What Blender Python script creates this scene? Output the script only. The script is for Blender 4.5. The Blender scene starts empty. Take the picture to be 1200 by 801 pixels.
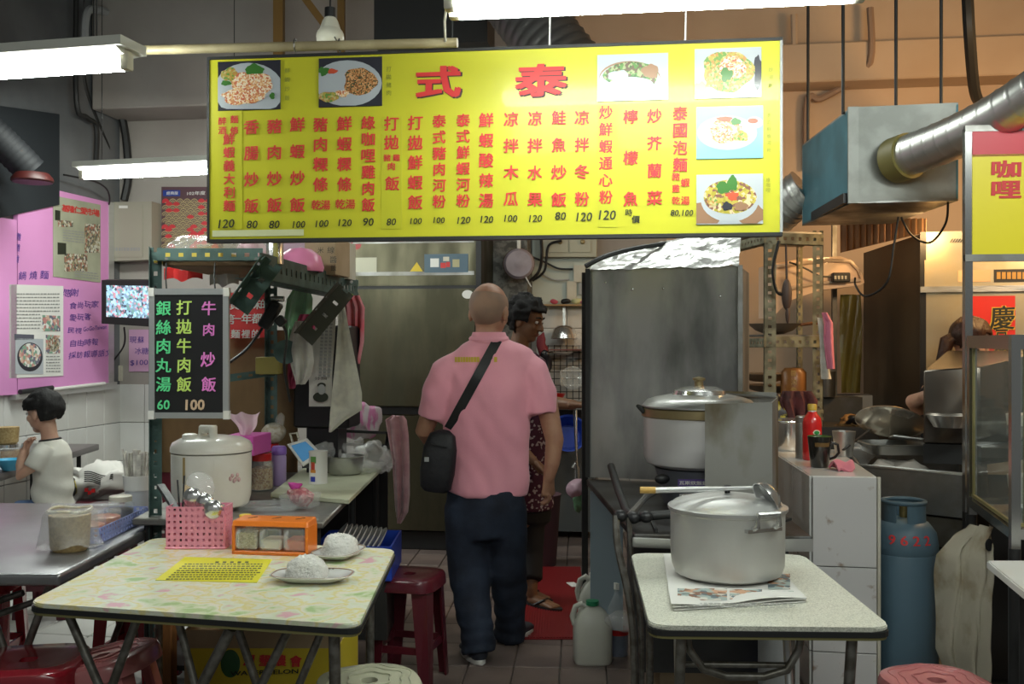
import bpy, bmesh, math, random
from mathutils import Vector, Matrix, noise, Euler
random.seed(7)
SC = bpy.context.scene
C = SC.collection
R = math.radians
F, H = 1167.0, 1.45
ROT = R(-8)

# ---------------------------------------------------------------- camera, world, lights, exposure
cd = bpy.data.cameras.new('camera'); cam = bpy.data.objects.new('camera', cd); C.objects.link(cam)
cd.sensor_width = 36; cd.lens = 36 * F / 1200; cd.clip_start = 0.05
cam.location = (0, 0, H); cam.rotation_euler = (R(90), 0, 0); SC.camera = cam
w = bpy.data.worlds.new('world'); SC.world = w; w.use_nodes = True
w.node_tree.nodes['Background'].inputs[0].default_value = (0.85, 0.88, 0.86, 1)
w.node_tree.nodes['Background'].inputs[1].default_value = 0.17
SC.view_settings.view_transform = 'Standard'; SC.view_settings.look = 'None'
SC.view_settings.exposure = 0.15; SC.view_settings.gamma = 1; SC.view_settings.use_curve_mapping = False

def area(name, loc, target, size, power, col, sy=None):
    l = bpy.data.lights.new(name, 'AREA'); l.energy = power; l.color = col
    l.shape = 'RECTANGLE'; l.size = size; l.size_y = sy or size
    o = bpy.data.objects.new(name, l); C.objects.link(o); o.location = loc
    o.rotation_euler = (Vector(target) - Vector(loc)).to_track_quat('-Z', 'Y').to_euler()
    return o
COOL = (0.93, 1.0, 0.93)
WARM = (1.0, 0.6, 0.25)
# unseen lights: kitchen and rear fluorescents, warm stall lamps, and fills added to brighten
area('hall_fill_light', (0.2, -0.9, 3.1), (0.1, 3.4, 0.6), 2.4, 32, COOL, 0.5)  # unseen fill added behind the viewer to brighten the front
area('kitchen_fluorescent_light', (-0.3, 5.9, 3.0), (-0.3, 5.9, 0), 1.2, 6, COOL, 0.15)
area('rear_fluorescent_light', (-2.3, 6.2, 3.0), (-2.5, 6.9, 0), 1.2, 42, COOL, 0.15)
area('booth_fill_light', (0.7, 5.3, 3.0), (0.7, 5.0, 1.5), 1.2, 12, COOL, 0.15)  # unseen light added to brighten the foil top of the booth
area('front_right_fill_light', (2.2, 2.3, 2.9), (2.0, 4.0, 1.6), 1.2, 30, COOL, 0.15)  # unseen fill added so the curry sign reads brighter
area('hood_fill_light', (2.25, 5.3, 2.1), (1.9, 6.4, 1.7), 0.15, 5, WARM)  # unseen warm fill added to brighten the extractor cover
area('stall_warm_light', (3.4, 5.0, 2.9), (2.4, 6.6, 2.2), 0.5, 34, WARM, 0.3)
area('stall_heat_light', (2.75, 4.75, 2.15), (2.3, 5.4, 1.2), 0.25, 9, WARM, 0.15)

# ---------------------------------------------------------------- helpers
def P(px, py, D): return Vector(((px - 600) * D / F, D, H - (py - 400.5) * D / F))
def PZ(px, py, z): return P(px, py, (H - z) * F / (py - 400.5))

def mat(name, col, rough=0.5, metal=0.0, col2=None, nscale=6.0, ncontrast=(0.4, 0.6), bump=0.0, bscale=60.0,
        alpha=1.0, emit=0.0, trans=0.0, coat=0.0, stretch=(1, 1, 1), rough2=None, ior=1.45, sheen=0):
    m = bpy.data.materials.new(name); m.use_nodes = True
    nt = m.node_tree; b = nt.nodes['Principled BSDF']; L = nt.links.new
    b.inputs['Base Color'].default_value = (*col, 1); b.inputs['Roughness'].default_value = rough
    b.inputs['Metallic'].default_value = metal; b.inputs['IOR'].default_value = ior
    b.inputs['Alpha'].default_value = alpha; b.inputs['Transmission Weight'].default_value = trans
    b.inputs['Coat Weight'].default_value = coat; b.inputs['Sheen Weight'].default_value = sheen
    if emit: b.inputs['Emission Color'].default_value = (*col, 1); b.inputs['Emission Strength'].default_value = emit
    if col2 or bump or rough2 is not None:
        tc = nt.nodes.new('ShaderNodeTexCoord'); mp = nt.nodes.new('ShaderNodeMapping'); mp.inputs['Scale'].default_value = stretch
        L(tc.outputs['Object'], mp.inputs['Vector'])
    if col2 or rough2 is not None:
        n = nt.nodes.new('ShaderNodeTexNoise'); n.inputs['Scale'].default_value = nscale; n.inputs['Detail'].default_value = 6
        L(mp.outputs[0], n.inputs['Vector'])
        r = nt.nodes.new('ShaderNodeMapRange'); r.inputs[1].default_value = ncontrast[0]; r.inputs[2].default_value = ncontrast[1]
        L(n.outputs['Fac'], r.inputs[0])
        if col2:
            mx = nt.nodes.new('ShaderNodeMix'); mx.data_type = 'RGBA'
            mx.inputs[6].default_value = (*col, 1); mx.inputs[7].default_value = (*col2, 1)
            L(r.outputs[0], mx.inputs[0]); L(mx.outputs[2], b.inputs['Base Color'])
        if rough2 is not None:
            mr = nt.nodes.new('ShaderNodeMapRange'); mr.inputs[3].default_value = rough; mr.inputs[4].default_value = rough2
            L(r.outputs[0], mr.inputs[0]); L(mr.outputs[0], b.inputs['Roughness'])
    if bump:
        n2 = nt.nodes.new('ShaderNodeTexNoise'); n2.inputs['Scale'].default_value = bscale; n2.inputs['Detail'].default_value = 4
        L(mp.outputs[0], n2.inputs['Vector'])
        bp = nt.nodes.new('ShaderNodeBump'); bp.inputs['Strength'].default_value = bump; bp.inputs['Distance'].default_value = 0.01
        L(n2.outputs['Fac'], bp.inputs['Height']); L(bp.outputs[0], b.inputs['Normal'])
    return m

def vor_mat(name, cols, scale, rough=0.5, smooth=False, warp=0.0):
    """cells of several colours (food prints, floral laminate, dots)"""
    m = bpy.data.materials.new(name); m.use_nodes = True; nt = m.node_tree; b = nt.nodes['Principled BSDF']; L = nt.links.new
    b.inputs['Roughness'].default_value = rough
    tc = nt.nodes.new('ShaderNodeTexCoord'); v = tc.outputs['Object']
    if warp:
        n = nt.nodes.new('ShaderNodeTexNoise'); n.inputs['Scale'].default_value = scale * 0.7; n.inputs['Detail'].default_value = 3
        L(v, n.inputs['Vector']); mx = nt.nodes.new('ShaderNodeMix'); mx.data_type = 'RGBA'; mx.blend_type = 'LINEAR_LIGHT'
        mx.inputs[0].default_value = warp; L(v, mx.inputs[6]); L(n.outputs['Color'], mx.inputs[7]); v = mx.outputs[2]
    if smooth:
        t = nt.nodes.new('ShaderNodeTexNoise'); t.inputs['Scale'].default_value = scale; t.inputs['Detail'].default_value = 5; out = t.outputs['Fac']
    else:
        t = nt.nodes.new('ShaderNodeTexVoronoi'); t.inputs['Scale'].default_value = scale
        s = nt.nodes.new('ShaderNodeSeparateColor'); L(t.outputs['Color'], s.inputs[0]); out = s.outputs[0]
    L(v, t.inputs['Vector'])
    cr = nt.nodes.new('ShaderNodeValToRGB'); el = cr.color_ramp.elements
    cr.color_ramp.interpolation = 'LINEAR' if smooth else 'CONSTANT'
    lo, hi = (0.32, 0.68) if smooth else (0.0, 1.0)
    for i, c in enumerate(cols):
        p = lo + (hi - lo) * i / (len(cols) - (1 if smooth else 0))
        e = el[i] if i < 2 else el.new(p)
        e.position = p; e.color = (*c, 1)
    L(out, cr.inputs[0]); L(cr.outputs[0], b.inputs['Base Color'])
    return m

MATS = {}
class B:
    def __init__(s): s.bm = bmesh.new(); s.mi = 0
    def _new(s, vs): return [s.bm.verts.new(v) for v in vs]
    def face(s, vs):
        try:
            f = s.bm.faces.new(vs); f.material_index = s.mi; return f
        except ValueError: return None
    def poly(s, pts): return s.face(s._new(pts))
    def hexa(s, p, bev=0.0, seg=1):
        """p: four bottom points then four top points"""
        v = s._new(p)
        fs = [s.face([v[i] for i in q]) for q in ((3, 2, 1, 0), (4, 5, 6, 7), (0, 1, 5, 4), (1, 2, 6, 5), (2, 3, 7, 6), (3, 0, 4, 7))]
        if bev: 
            ed = list({e for f in fs if f for e in f.edges})
            r = bmesh.ops.bevel(s.bm, geom=ed, offset=bev, segments=seg, affect='EDGES', profile=0.6)
            for f in r['faces']: f.material_index = s.mi
        return s
    def box(s, c, size, rz=0, bev=0.0, seg=1, rot=None, taper=1.0):
        hx, hy, hz = size[0] / 2, size[1] / 2, size[2] / 2
        M = rot if rot is not None else Matrix.Rotation(rz, 3, 'Z')
        c = Vector(c); pts = []
        for z in (-hz, hz):
            t = taper if z > 0 else 1
            for x, y in ((-hx, -hy), (hx, -hy), (hx, hy), (-hx, hy)): pts.append(c + M @ Vector((x * t, y * t, z)))
        return s.hexa(pts, bev, seg)
    def bar(s, a, b, w, h, up=(0, 0, 1), bev=0):
        a, b = Vector(a), Vector(b); d = (b - a); L = d.length; d.normalize()
        up = Vector(up); x = d.cross(up)
        if x.length < 1e-4: x = d.cross(Vector((0, 1, 0)))
        x.normalize(); y = x.cross(d)
        M = Matrix((x, d, y)).transposed()
        return s.box((a + b) / 2, (w, L, h), rot=M, bev=bev)
    def prism(s, pts, z0, z1, bev=0):
        a = s._new([(p[0], p[1], z0) for p in pts]); b = s._new([(p[0], p[1], z1) for p in pts]); n = len(pts)
        f1 = s.face(a[::-1]); f2 = s.face(b)
        for i in range(n): s.face([a[i], a[(i + 1) % n], b[(i + 1) % n], b[i]])
        if bev:
            ed = [e for e in list(f1.edges) + list(f2.edges)]
            r = bmesh.ops.bevel(s.bm, geom=ed, offset=bev, segments=2, affect='EDGES')
            for f in r['faces']: f.material_index = s.mi
        return s
    def ring(s, pts, r, seg, n0=None):
        pass
    def tube(s, pts, r, seg=8, closed=False, caps=True):
        pts = [Vector(p) for p in pts]; n = len(pts); rs = r if isinstance(r, (list, tuple)) else [r] * n
        rings = []; prev = None
        for i, p in enumerate(pts):
            if closed: t = pts[(i + 1) % n] - pts[i - 1]
            else: t = pts[min(i + 1, n - 1)] - pts[max(i - 1, 0)]
            if t.length < 1e-9: t = Vector((0, 0, 1))
            t.normalize()
            if prev is None:
                a = t.orthogonal().normalized()
            else:
                a = prev - t * prev.dot(t)
                a = a.normalized() if a.length > 1e-6 else t.orthogonal().normalized()
            prev = a; b = t.cross(a)
            rings.append(s._new([p + (a * math.cos(k * 2 * math.pi / seg) + b * math.sin(k * 2 * math.pi / seg)) * rs[i] for k in range(seg)]))
        m = n if closed else n - 1
        for i in range(m):
            A, Bq = rings[i], rings[(i + 1) % n]
            for k in range(seg): s.face([A[k], A[(k + 1) % seg], Bq[(k + 1) % seg], Bq[k]])
        if caps and not closed: s.face(rings[0][::-1]); s.face(rings[-1])
        return s
    def cyl(s, a, b, r, seg=16): return s.tube([a, b], r, seg)
    def lathe(s, prof, c=(0, 0, 0), seg=32, M=None, sx=1.0, sy=1.0, caps=False, sq=None):
        """prof: (radius, z) pairs; sq: superellipse power for rounded-square outlines"""
        c = Vector(c); M = M or Matrix.Identity(3); rings = []
        for r, z in prof:
            if r < 1e-6: rings.append(s._new([c + M @ Vector((0, 0, z))])); continue
            ring = []
            for k in range(seg):
                t = k * 2 * math.pi / seg; cx, sy_ = math.cos(t), math.sin(t)
                q = 1.0
                if sq: q = (abs(cx) ** sq + abs(sy_) ** sq) ** (-1 / sq)
                ring.append(c + M @ Vector((r * cx * q * sx, r * sy_ * q * sy, z)))
            rings.append(s._new(ring))
        for A, Bq in zip(rings, rings[1:]):
            if len(A) == 1 and len(Bq) == 1: continue
            for k in range(seg):
                k2 = (k + 1) % seg
                if len(A) == 1: s.face([A[0], Bq[k2], Bq[k]][::-1])
                elif len(Bq) == 1: s.face([A[k], A[k2], Bq[0]])
                else: s.face([A[k], A[k2], Bq[k2], Bq[k]])
        if caps:
            if len(rings[0]) > 1: s.face(rings[0][::-1])
            if len(rings[-1]) > 1: s.face(rings[-1])
        return s
    def ell(s, c, r, M=None, seg=20, rings=12):
        prof = [(math.sin(math.pi * i / rings), -math.cos(math.pi * i / rings) * r[2]) for i in range(rings + 1)]
        prof[0] = (0, -r[2]); prof[-1] = (0, r[2])
        return s.lathe(prof, c, seg, M, sx=r[0], sy=r[1])
    def chain(s, items, seg=16, fwd=(0, 1, 0)):
        """body piece: items (point, rx, ry): rx across, ry along fwd; rounded ends"""
        its = [(Vector(i[0]), i[1], i[2] if len(i) > 2 else i[1]) for i in items]
        n = len(its); fw = Vector(fwd); rings = []
        def add(p, x, y, rx, ry):
            rings.append(s._new([p + x * (rx * math.cos(k * 2 * math.pi / seg)) + y * (ry * math.sin(k * 2 * math.pi / seg)) for k in range(seg)]))
        for i, (p, rx, ry) in enumerate(its):
            t = (its[min(i + 1, n - 1)][0] - its[max(i - 1, 0)][0]).normalized()
            y = fw - t * fw.dot(t)
            if y.length < 0.1: y = Vector((0, 0, 1)) - t * t.z
            y.normalize(); x = y.cross(t)
            if i == 0:
                for a in (75, 50, 25): add(p - t * math.sin(R(a)) * min(rx, ry), x, y, rx * math.cos(R(a)), ry * math.cos(R(a)))
            add(p, x, y, rx, ry)
            if i == n - 1:
                for a in (25, 50, 75): add(p + t * math.sin(R(a)) * min(rx, ry), x, y, rx * math.cos(R(a)), ry * math.cos(R(a)))
        for A, Bq in zip(rings, rings[1:]):
            for k in range(seg): s.face([A[k], A[(k + 1) % seg], Bq[(k + 1) % seg], Bq[k]])
        s.face(rings[0][::-1]); s.face(rings[-1])
        return s
    def sheet(s, fn, nu, nv, th=0.002):
        g = [[Vector(fn(i / nu, j / nv)) for j in range(nv + 1)] for i in range(nu + 1)]
        def nor(i, j):
            a = g[min(i + 1, nu)][j] - g[max(i - 1, 0)][j]; b = g[i][min(j + 1, nv)] - g[i][max(j - 1, 0)]
            n = a.cross(b); return n.normalized() if n.length > 1e-9 else Vector((0, 0, 1))
        T = [[s.bm.verts.new(g[i][j] + nor(i, j) * th / 2) for j in range(nv + 1)] for i in range(nu + 1)]
        U = [[s.bm.verts.new(g[i][j] - nor(i, j) * th / 2) for j in range(nv + 1)] for i in range(nu + 1)]
        for i in range(nu):
            for j in range(nv):
                s.face([T[i][j], T[i + 1][j], T[i + 1][j + 1], T[i][j + 1]]); s.face([U[i][j], U[i][j + 1], U[i + 1][j + 1], U[i + 1][j]])
        for i in range(nu):
            s.face([T[i][0], U[i][0], U[i + 1][0], T[i + 1][0]]); s.face([T[i][nv], T[i + 1][nv], U[i + 1][nv], U[i][nv]])
        for j in range(nv):
            s.face([T[0][j], T[0][j + 1], U[0][j + 1], U[0][j]]); s.face([T[nu][j], U[nu][j], U[nu][j + 1], T[nu][j + 1]])
        return s
    def noise(s, amp, scale, seed=0.0):
        s.bm.normal_update()
        off = Vector((seed * 3.1, seed * 1.7, seed))
        for v in s.bm.verts: v.co += v.normal * (noise.noise(v.co * scale + off) * amp)
        return s
    def crumple(s, amp, scale, seed=0.0):
        off = Vector((seed * 3.1, seed * 1.7, seed))
        for v in s.bm.verts: v.co += noise.noise_vector(v.co * scale + off) * amp
        return s
    def remesh(s, voxel, smooth=2, keep=0):
        me = bpy.data.meshes.new('tmp'); s.bm.to_mesh(me); o = bpy.data.objects.new('tmp', me); C.objects.link(o)
        md = o.modifiers.new('r', 'REMESH'); md.mode = 'VOXEL'; md.voxel_size = voxel; md.adaptivity = 0
        if smooth:
            m2 = o.modifiers.new('s', 'SMOOTH'); m2.factor = 0.5; m2.iterations = smooth
        dg = bpy.context.evaluated_depsgraph_get(); nm = bpy.data.meshes.new_from_object(o.evaluated_get(dg))
        s.bm.free(); s.bm = bmesh.new(); s.bm.from_mesh(nm)
        bpy.data.objects.remove(o); bpy.data.meshes.remove(me); bpy.data.meshes.remove(nm)
        return s
    def cut(s, co, no):
        g = s.bm.verts[:] + s.bm.edges[:] + s.bm.faces[:]
        bmesh.ops.bisect_plane(s.bm, geom=g, plane_co=co, plane_no=no, clear_outer=True)
        return s
    def obj(s, name, m, parent=None, smooth=True, local=False, normals=True, ang=40):
        """world-space mesh -> one object; without a parent its origin is the middle of its base"""
        if normals and len(s.bm.faces): bmesh.ops.recalc_face_normals(s.bm, faces=s.bm.faces)
        me = bpy.data.meshes.new(name)
        if parent is not None:
            M = MATS[parent.name]
            if not local: bmesh.ops.transform(s.bm, matrix=M.inverted(), verts=s.bm.verts)
            s.bm.to_mesh(me)
            o = bpy.data.objects.new(name, me); C.objects.link(o); o.parent = parent; MATS[o.name] = M
        elif local:
            s.bm.to_mesh(me); o = bpy.data.objects.new(name, me); C.objects.link(o); MATS[o.name] = Matrix.Identity(4)
        else:
            xs = [v.co.x for v in s.bm.verts]; ys = [v.co.y for v in s.bm.verts]; zs = [v.co.z for v in s.bm.verts]
            b = Vector(((min(xs) + max(xs)) / 2, (min(ys) + max(ys)) / 2, min(zs)))
            bmesh.ops.translate(s.bm, vec=-b, verts=s.bm.verts); s.bm.to_mesh(me)
            o = bpy.data.objects.new(name, me); C.objects.link(o); o.location = b; MATS[o.name] = Matrix.Translation(b)
        s.bm.free()
        for q in (m if isinstance(m, (list, tuple)) else [m]): me.materials.append(q)
        if smooth:
            for p in me.polygons: p.use_smooth = True
            me.set_sharp_from_angle(angle=R(ang))
        return o

def tag(o, label, cat, group=None, kind=None):
    if label: o['label'] = label
    if cat: o['category'] = cat
    if group: o['group'] = group
    if kind: o['kind'] = kind
    return o
def thing(name, label, cat, loc=(0, 0, 0), rz=0.0, group=None, M=None):
    o = bpy.data.objects.new(name, None); C.objects.link(o); o.empty_display_size = 0.05
    if M is None: M = Matrix.Translation(Vector(loc)) @ Matrix.Rotation(rz, 4, 'Z')
    o.matrix_world = M; o.location = M.to_translation(); o.rotation_euler = M.to_euler()
    MATS[o.name] = M
    return tag(o, label, cat, group)
def struct(o): o['kind'] = 'structure'; return o
def stuff(o): o['kind'] = 'stuff'; return o
def clone(o, M, label=None, group=None, parent=None):
    """copy of a thing with copies of its parts and sub-parts"""
    c = o.copy(); C.objects.link(c)
    if parent is None:
        c.location = M.to_translation(); c.rotation_euler = M.to_euler(); MATS[c.name] = M
        if label: c['label'] = label
        if group: c['group'] = group
    else: c.parent = parent; MATS[c.name] = M
    for ch in list(o.children): clone(ch, M, parent=c)
    return c
def TR(loc, rz=0.0, tilt=None):
    M = Matrix.Translation(Vector(loc)) @ Matrix.Rotation(rz, 4, 'Z')
    if tilt: M = M @ Matrix.Rotation(tilt[0], 4, tilt[1])
    return M

# flat planes that carry printing: rays through photo pixels give places on the real board
class Plane:
    def __init__(s, O, U, V=(0, 0, 1)):
        s.O = Vector(O); s.U = Vector(U).normalized(); V = Vector(V); s.V = (V - s.U * V.dot(s.U)).normalized(); s.N = s.U.cross(s.V)
        if s.N.dot(Vector((0, 0, H)) - s.O) < 0: s.N = -s.N
    def at(s, px, py, off=0.0):
        c = Vector((0, 0, H)); d = P(px, py, 1.0) - c
        t = (s.O - c).dot(s.N) / d.dot(s.N)
        return c + d * t + s.N * off
    def uv(s, px, py): q = s.at(px, py) - s.O; return q.dot(s.U), q.dot(s.V)
    def pt(s, u, v, off=0.0): return s.O + s.U * u + s.V * v + s.N * off
    def scale(s, px, py): return (s.at(px, py - 5) - s.at(px, py + 5)).length / 10
    def hs(s, px, py): return (s.at(px - 5, py) - s.at(px + 5, py)).dot(s.U) / -10 / s.scale(px, py)

_G = {}
def glyph(ch, bold):
    k = (ch, bold)
    if k not in _G:
        t = bpy.data.curves.new('g', 'FONT'); t.body = ch; t.size = 1.0; t.offset = bold; t.resolution_u = 2
        o = bpy.data.objects.new('g', t); C.objects.link(o)
        me = bpy.data.meshes.new_from_object(o.evaluated_get(bpy.context.evaluated_depsgraph_get()))
        vs = [v.co.xy.copy() for v in me.vertices]; fs = [tuple(p.vertices) for p in me.polygons]
        bpy.data.objects.remove(o); bpy.data.curves.remove(t); bpy.data.meshes.remove(me)
        if vs:
            x0, x1 = min(v.x for v in vs), max(v.x for v in vs); y0, y1 = min(v.y for v in vs), max(v.y for v in vs)
            vs = [((v.x - (x0 + x1) / 2), (v.y - (y0 + y1) / 2)) for v in vs]
            _G[k] = (vs, fs, x1 - x0, y1 - y0)
        else: _G[k] = ([], [], 1, 1)
    return _G[k]
def letters(pl, items, m, parent, name='lettering', bold=0.02, off=0.0035, shear=0.12, rise=0.0, label=None, jit=0.04):
    """items: (string, px centre, py centre, height px[, width px])"""
    b = B()
    for it in items:
        ch, cx, cy, h = it[:4]
        vs, fs, gw, gh = glyph(ch, 0)
        if not vs: continue
        c = pl.at(cx, cy, off); sc = pl.scale(cx, cy); k = h * sc / gh; fo = pl.hs(cx, cy)
        kx = it[4] * sc / gw if len(it) > 4 else k
        if len(ch) == 1 and len(it) <= 4 and ord(ch) > 1000: k = kx = h * sc / max(gh, gw, 0.75)
        a = random.uniform(-jit, jit); kr = random.uniform(1 - jit, 1 + jit)
        e = bold * k   # a brush-thick stroke: the glyph laid down a few times, slightly shifted
        for n, (ox, oy) in enumerate(((0, 0),) if not bold else ((-e, -e * .6), (e, -e * .6), (-e, e * .6), (e, e * .6), (0, 0))):
            nv = []
            for x, y in vs:
                X, Y = x * kx * kr * fo, y * k
                X += Y * shear * 0.3; Y += X * (rise + a)
                nv.append(b.bm.verts.new(c + pl.U * (X + ox) + pl.V * (Y + oy) + pl.N * (n * 0.00012)))
            for f in fs: b.face([nv[i] for i in f])
    o = b.obj(name, m, parent, smooth=False, normals=False)
    if name != 'title_lettering': o['kind'] = 'stuff'
    if label: o['label'] = label
    return o

# ---------------------------------------------------------------- materials
STEEL = mat('stainless_steel', (0.50, 0.50, 0.48), 0.28, 0.9, bump=0.08, bscale=30, rough2=0.42, nscale=8, stretch=(1, 1, 6))
STEELD = mat('dull_steel', (0.30, 0.30, 0.29), 0.35, 0.85, col2=(0.2, 0.19, 0.17), nscale=5, rough2=0.55)
ALU = mat('brushed_aluminium', (0.60, 0.60, 0.59), 0.33, 0.75, rough2=0.48, nscale=4, stretch=(1, 1, 12))
CHROME = mat('chrome', (0.72, 0.72, 0.71), 0.2, 0.9)
GALV = mat('galvanised_sheet', (0.34, 0.35, 0.33), 0.5, 0.5, col2=(0.27, 0.28, 0.26), nscale=9)
TUBEM = mat('grey_tube_steel', (0.22, 0.21, 0.19), 0.4, 0.7, col2=(0.13, 0.12, 0.10), nscale=30)
GREEN = mat('green_angle_paint', (0.075, 0.13, 0.12), 0.5, 0.2, col2=(0.045, 0.08, 0.072), nscale=12)
OLIVE = mat('olive_angle_paint', (0.26, 0.25, 0.17), 0.6, 0.1, col2=(0.12, 0.11, 0.07), nscale=14)
BLACK = mat('black_plastic', (0.012, 0.012, 0.013), 0.4)
DARK = mat('dark_metal', (0.03, 0.03, 0.03), 0.5, 0.3)
WHITE = mat('white_enamel', (0.72, 0.71, 0.68), 0.3, col2=(0.66, 0.63, 0.56), nscale=3, coat=0.3)
CREAM = mat('cream_plastic', (0.60, 0.57, 0.48), 0.4, col2=(0.5, 0.46, 0.36), nscale=4)
PAPER = mat('white_paper', (0.72, 0.71, 0.67), 0.7)
GREYP = mat('grey_paint', (0.36, 0.37, 0.37), 0.5)
TILEW = mat('white_glazed_tile', (0.66, 0.66, 0.64), 0.18, col2=(0.60, 0.59, 0.56), nscale=1.5, coat=0.3)
GROUT = mat('grout', (0.20, 0.19, 0.18), 0.9)
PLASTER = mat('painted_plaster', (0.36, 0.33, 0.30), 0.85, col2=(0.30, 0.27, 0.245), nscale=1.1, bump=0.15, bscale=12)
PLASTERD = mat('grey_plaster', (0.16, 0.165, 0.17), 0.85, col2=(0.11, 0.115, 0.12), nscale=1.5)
PEACH = mat('peach_plaster', (0.56, 0.42, 0.30), 0.85, col2=(0.50, 0.36, 0.25), nscale=1.2, bump=0.1, bscale=10)
WOOD = mat('brown_plywood', (0.20, 0.115, 0.045), 0.6, col2=(0.12, 0.065, 0.025), nscale=5, stretch=(1, 1, 0.4))
YELLOW = mat('yellow_vinyl', (0.54, 0.52, 0.02), 0.38, col2=(0.50, 0.48, 0.02), nscale=2, coat=0.15)
YELLOWP = mat('yellow_patch_vinyl', (0.49, 0.48, 0.02), 0.4)
REDINK = mat('red_brush_ink', (0.62, 0.035, 0.035), 0.5)
BLKINK = mat('black_ink', (0.02, 0.025, 0.015), 0.5)
GREYINK = mat('faded_ink', (0.22, 0.24, 0.03), 0.6)
BLUEINK = mat('blue_marker', (0.06, 0.035, 0.28), 0.5)
PINKBRD = mat('pink_board', (0.70, 0.30, 0.60), 0.5, col2=(0.64, 0.26, 0.54), nscale=1)
MAROON = mat('maroon_stool_plastic', (0.085, 0.01, 0.018), 0.3, coat=0.3)
RED = mat('red_stool_plastic', (0.28, 0.012, 0.022), 0.22, coat=0.4)
ROSE = mat('rose_stool_plastic', (0.50, 0.17, 0.17), 0.25, coat=0.4)
CREAMST = mat('cream_stool_plastic', (0.52, 0.52, 0.38), 0.35, coat=0.2)
SKIN = mat('skin', (0.42, 0.225, 0.14), 0.5, col2=(0.36, 0.175, 0.11), nscale=12)
SKINP = mat('pale_skin', (0.62, 0.38, 0.27), 0.5, col2=(0.56, 0.31, 0.22), nscale=12)
SKIND = mat('brown_skin', (0.21, 0.105, 0.055), 0.5)
HAIR = mat('black_hair', (0.006, 0.005, 0.005), 0.8, bump=0.3, bscale=120, stretch=(1, 1, 0.25))
GLASS = mat('clear_plastic', (0.8, 0.85, 0.85), 0.12, alpha=0.22, coat=0.5)
BAG = mat('clear_bag_plastic', (0.75, 0.75, 0.73), 0.16, alpha=0.30, bump=0.8, bscale=25, coat=0.6)
PANE = mat('glass_pane', (0.35, 0.42, 0.40), 0.04, alpha=0.22, coat=0.6)

# ================================================================ the setting
def back_D(px): return 7.69 / (1 + 0.158 * (px - 600) / F)
def left_D(px): return 4.575 / (0.164 + (600 - px) / F)
BU = Vector((math.cos(ROT), math.sin(ROT), 0)); BV = Vector((-math.sin(ROT), math.cos(ROT), 0))   # room axes: right, deep
CORNER = Vector((-3.23, 8.2, 0))
WB = Plane(CORNER, BU)
LWD = Vector((-0.162, -0.987, 0))           # along the left wall, towards the viewer
WL = Plane(CORNER, LWD)

b = B(); b.box((0, 3.6, -0.05), (11, 13, 0.06)); floor = struct(b.obj('floor', GROUT, smooth=False))
TILEF = mat('brown_floor_tile', (0.20, 0.15, 0.13), 0.35, col2=(0.14, 0.105, 0.095), nscale=3, bump=0.05, bscale=40)
TILEF2 = mat('grey_floor_tile', (0.58, 0.57, 0.54), 0.35, col2=(0.50, 0.49, 0.46), nscale=2)
def tile_mesh(w, h, t, m, name='tile'):
    b = B(); b.box((0, 0, 0), (w, h, t), bev=min(w, h) * 0.02)
    me = bpy.data.meshes.new(name); bmesh.ops.recalc_face_normals(b.bm, faces=b.bm.faces); b.bm.to_mesh(me); b.bm.free(); me.materials.append(m); return me
def put(me, name, parent, loc, rot=(0, 0, 0)):
    o = bpy.data.objects.new(name, me); C.objects.link(o); o.parent = parent
    M = MATS[parent.name].inverted() @ (Matrix.Translation(Vector(loc)) @ Euler(rot).to_matrix().to_4x4())
    o.matrix_local = M; return o
tf = tile_mesh(0.202, 0.326, 0.02, TILEF)
a5 = R(-4)
for i in range(-6, 7):
    for j in range(12):
        u, v = i * 0.206 + 0.06, 3.95 + j * 0.33
        x = u * math.cos(a5) - (v - 3) * math.sin(a5) - 0.05; y = u * math.sin(a5) + v
        put(tf, 'tile', floor, (x, y, -0.010 + random.uniform(-0.0008, 0.0008)), (0, 0, a5))
tf2 = tile_mesh(0.296, 0.296, 0.02, TILEF2)
a9 = R(-9)
for i in range(9):
    for j in range(10):
        u, v = -3.75 + i * 0.30, 4.2 + j * 0.30
        x = u - (v - 6.8) * math.sin(a9) * 1.0; y = v + (u + 2) * math.sin(a9)
        if x < -1.42: put(tf2, 'tile', floor, (x, y, -0.010), (0, 0, a9))

def wall(name, a, bq, z0, z1, th, m):
    a, bq = Vector(a), Vector(bq); d = (bq - a).normalized(); n = Vector((-d.y, d.x, 0)) * th
    b = B(); b.hexa([(a.x, a.y, z0), (bq.x, bq.y, z0), (bq.x + n.x, bq.y + n.y, z0), (a.x + n.x, a.y + n.y, z0),
                     (a.x, a.y, z1), (bq.x, bq.y, z1), (bq.x + n.x, bq.y + n.y, z1), (a.x + n.x, a.y + n.y, z1)])
    return struct(b.obj(name, m, smooth=False))
wb = wall('wall_back', CORNER, CORNER + BU * 4.45, 0, 4.3, 0.15, PLASTER)
wb2 = wall('wall_rear', CORNER + BU * 4.45, CORNER + BU * 9.2, 0, 4.3, 0.15, PEACH)
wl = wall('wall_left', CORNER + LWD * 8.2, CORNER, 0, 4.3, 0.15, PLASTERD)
wr = wall('wall_right', CORNER + BU * 8.6, CORNER + BU * 8.6 + LWD * -0.01 + Vector((0.2, -8.2, 0)), 0, 4.3, -0.15, PEACH)
b = B(); b.box((0, 3.6, 4.33), (11, 13, 0.06)); struct(b.obj('ceiling', PLASTERD, smooth=False))
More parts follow.
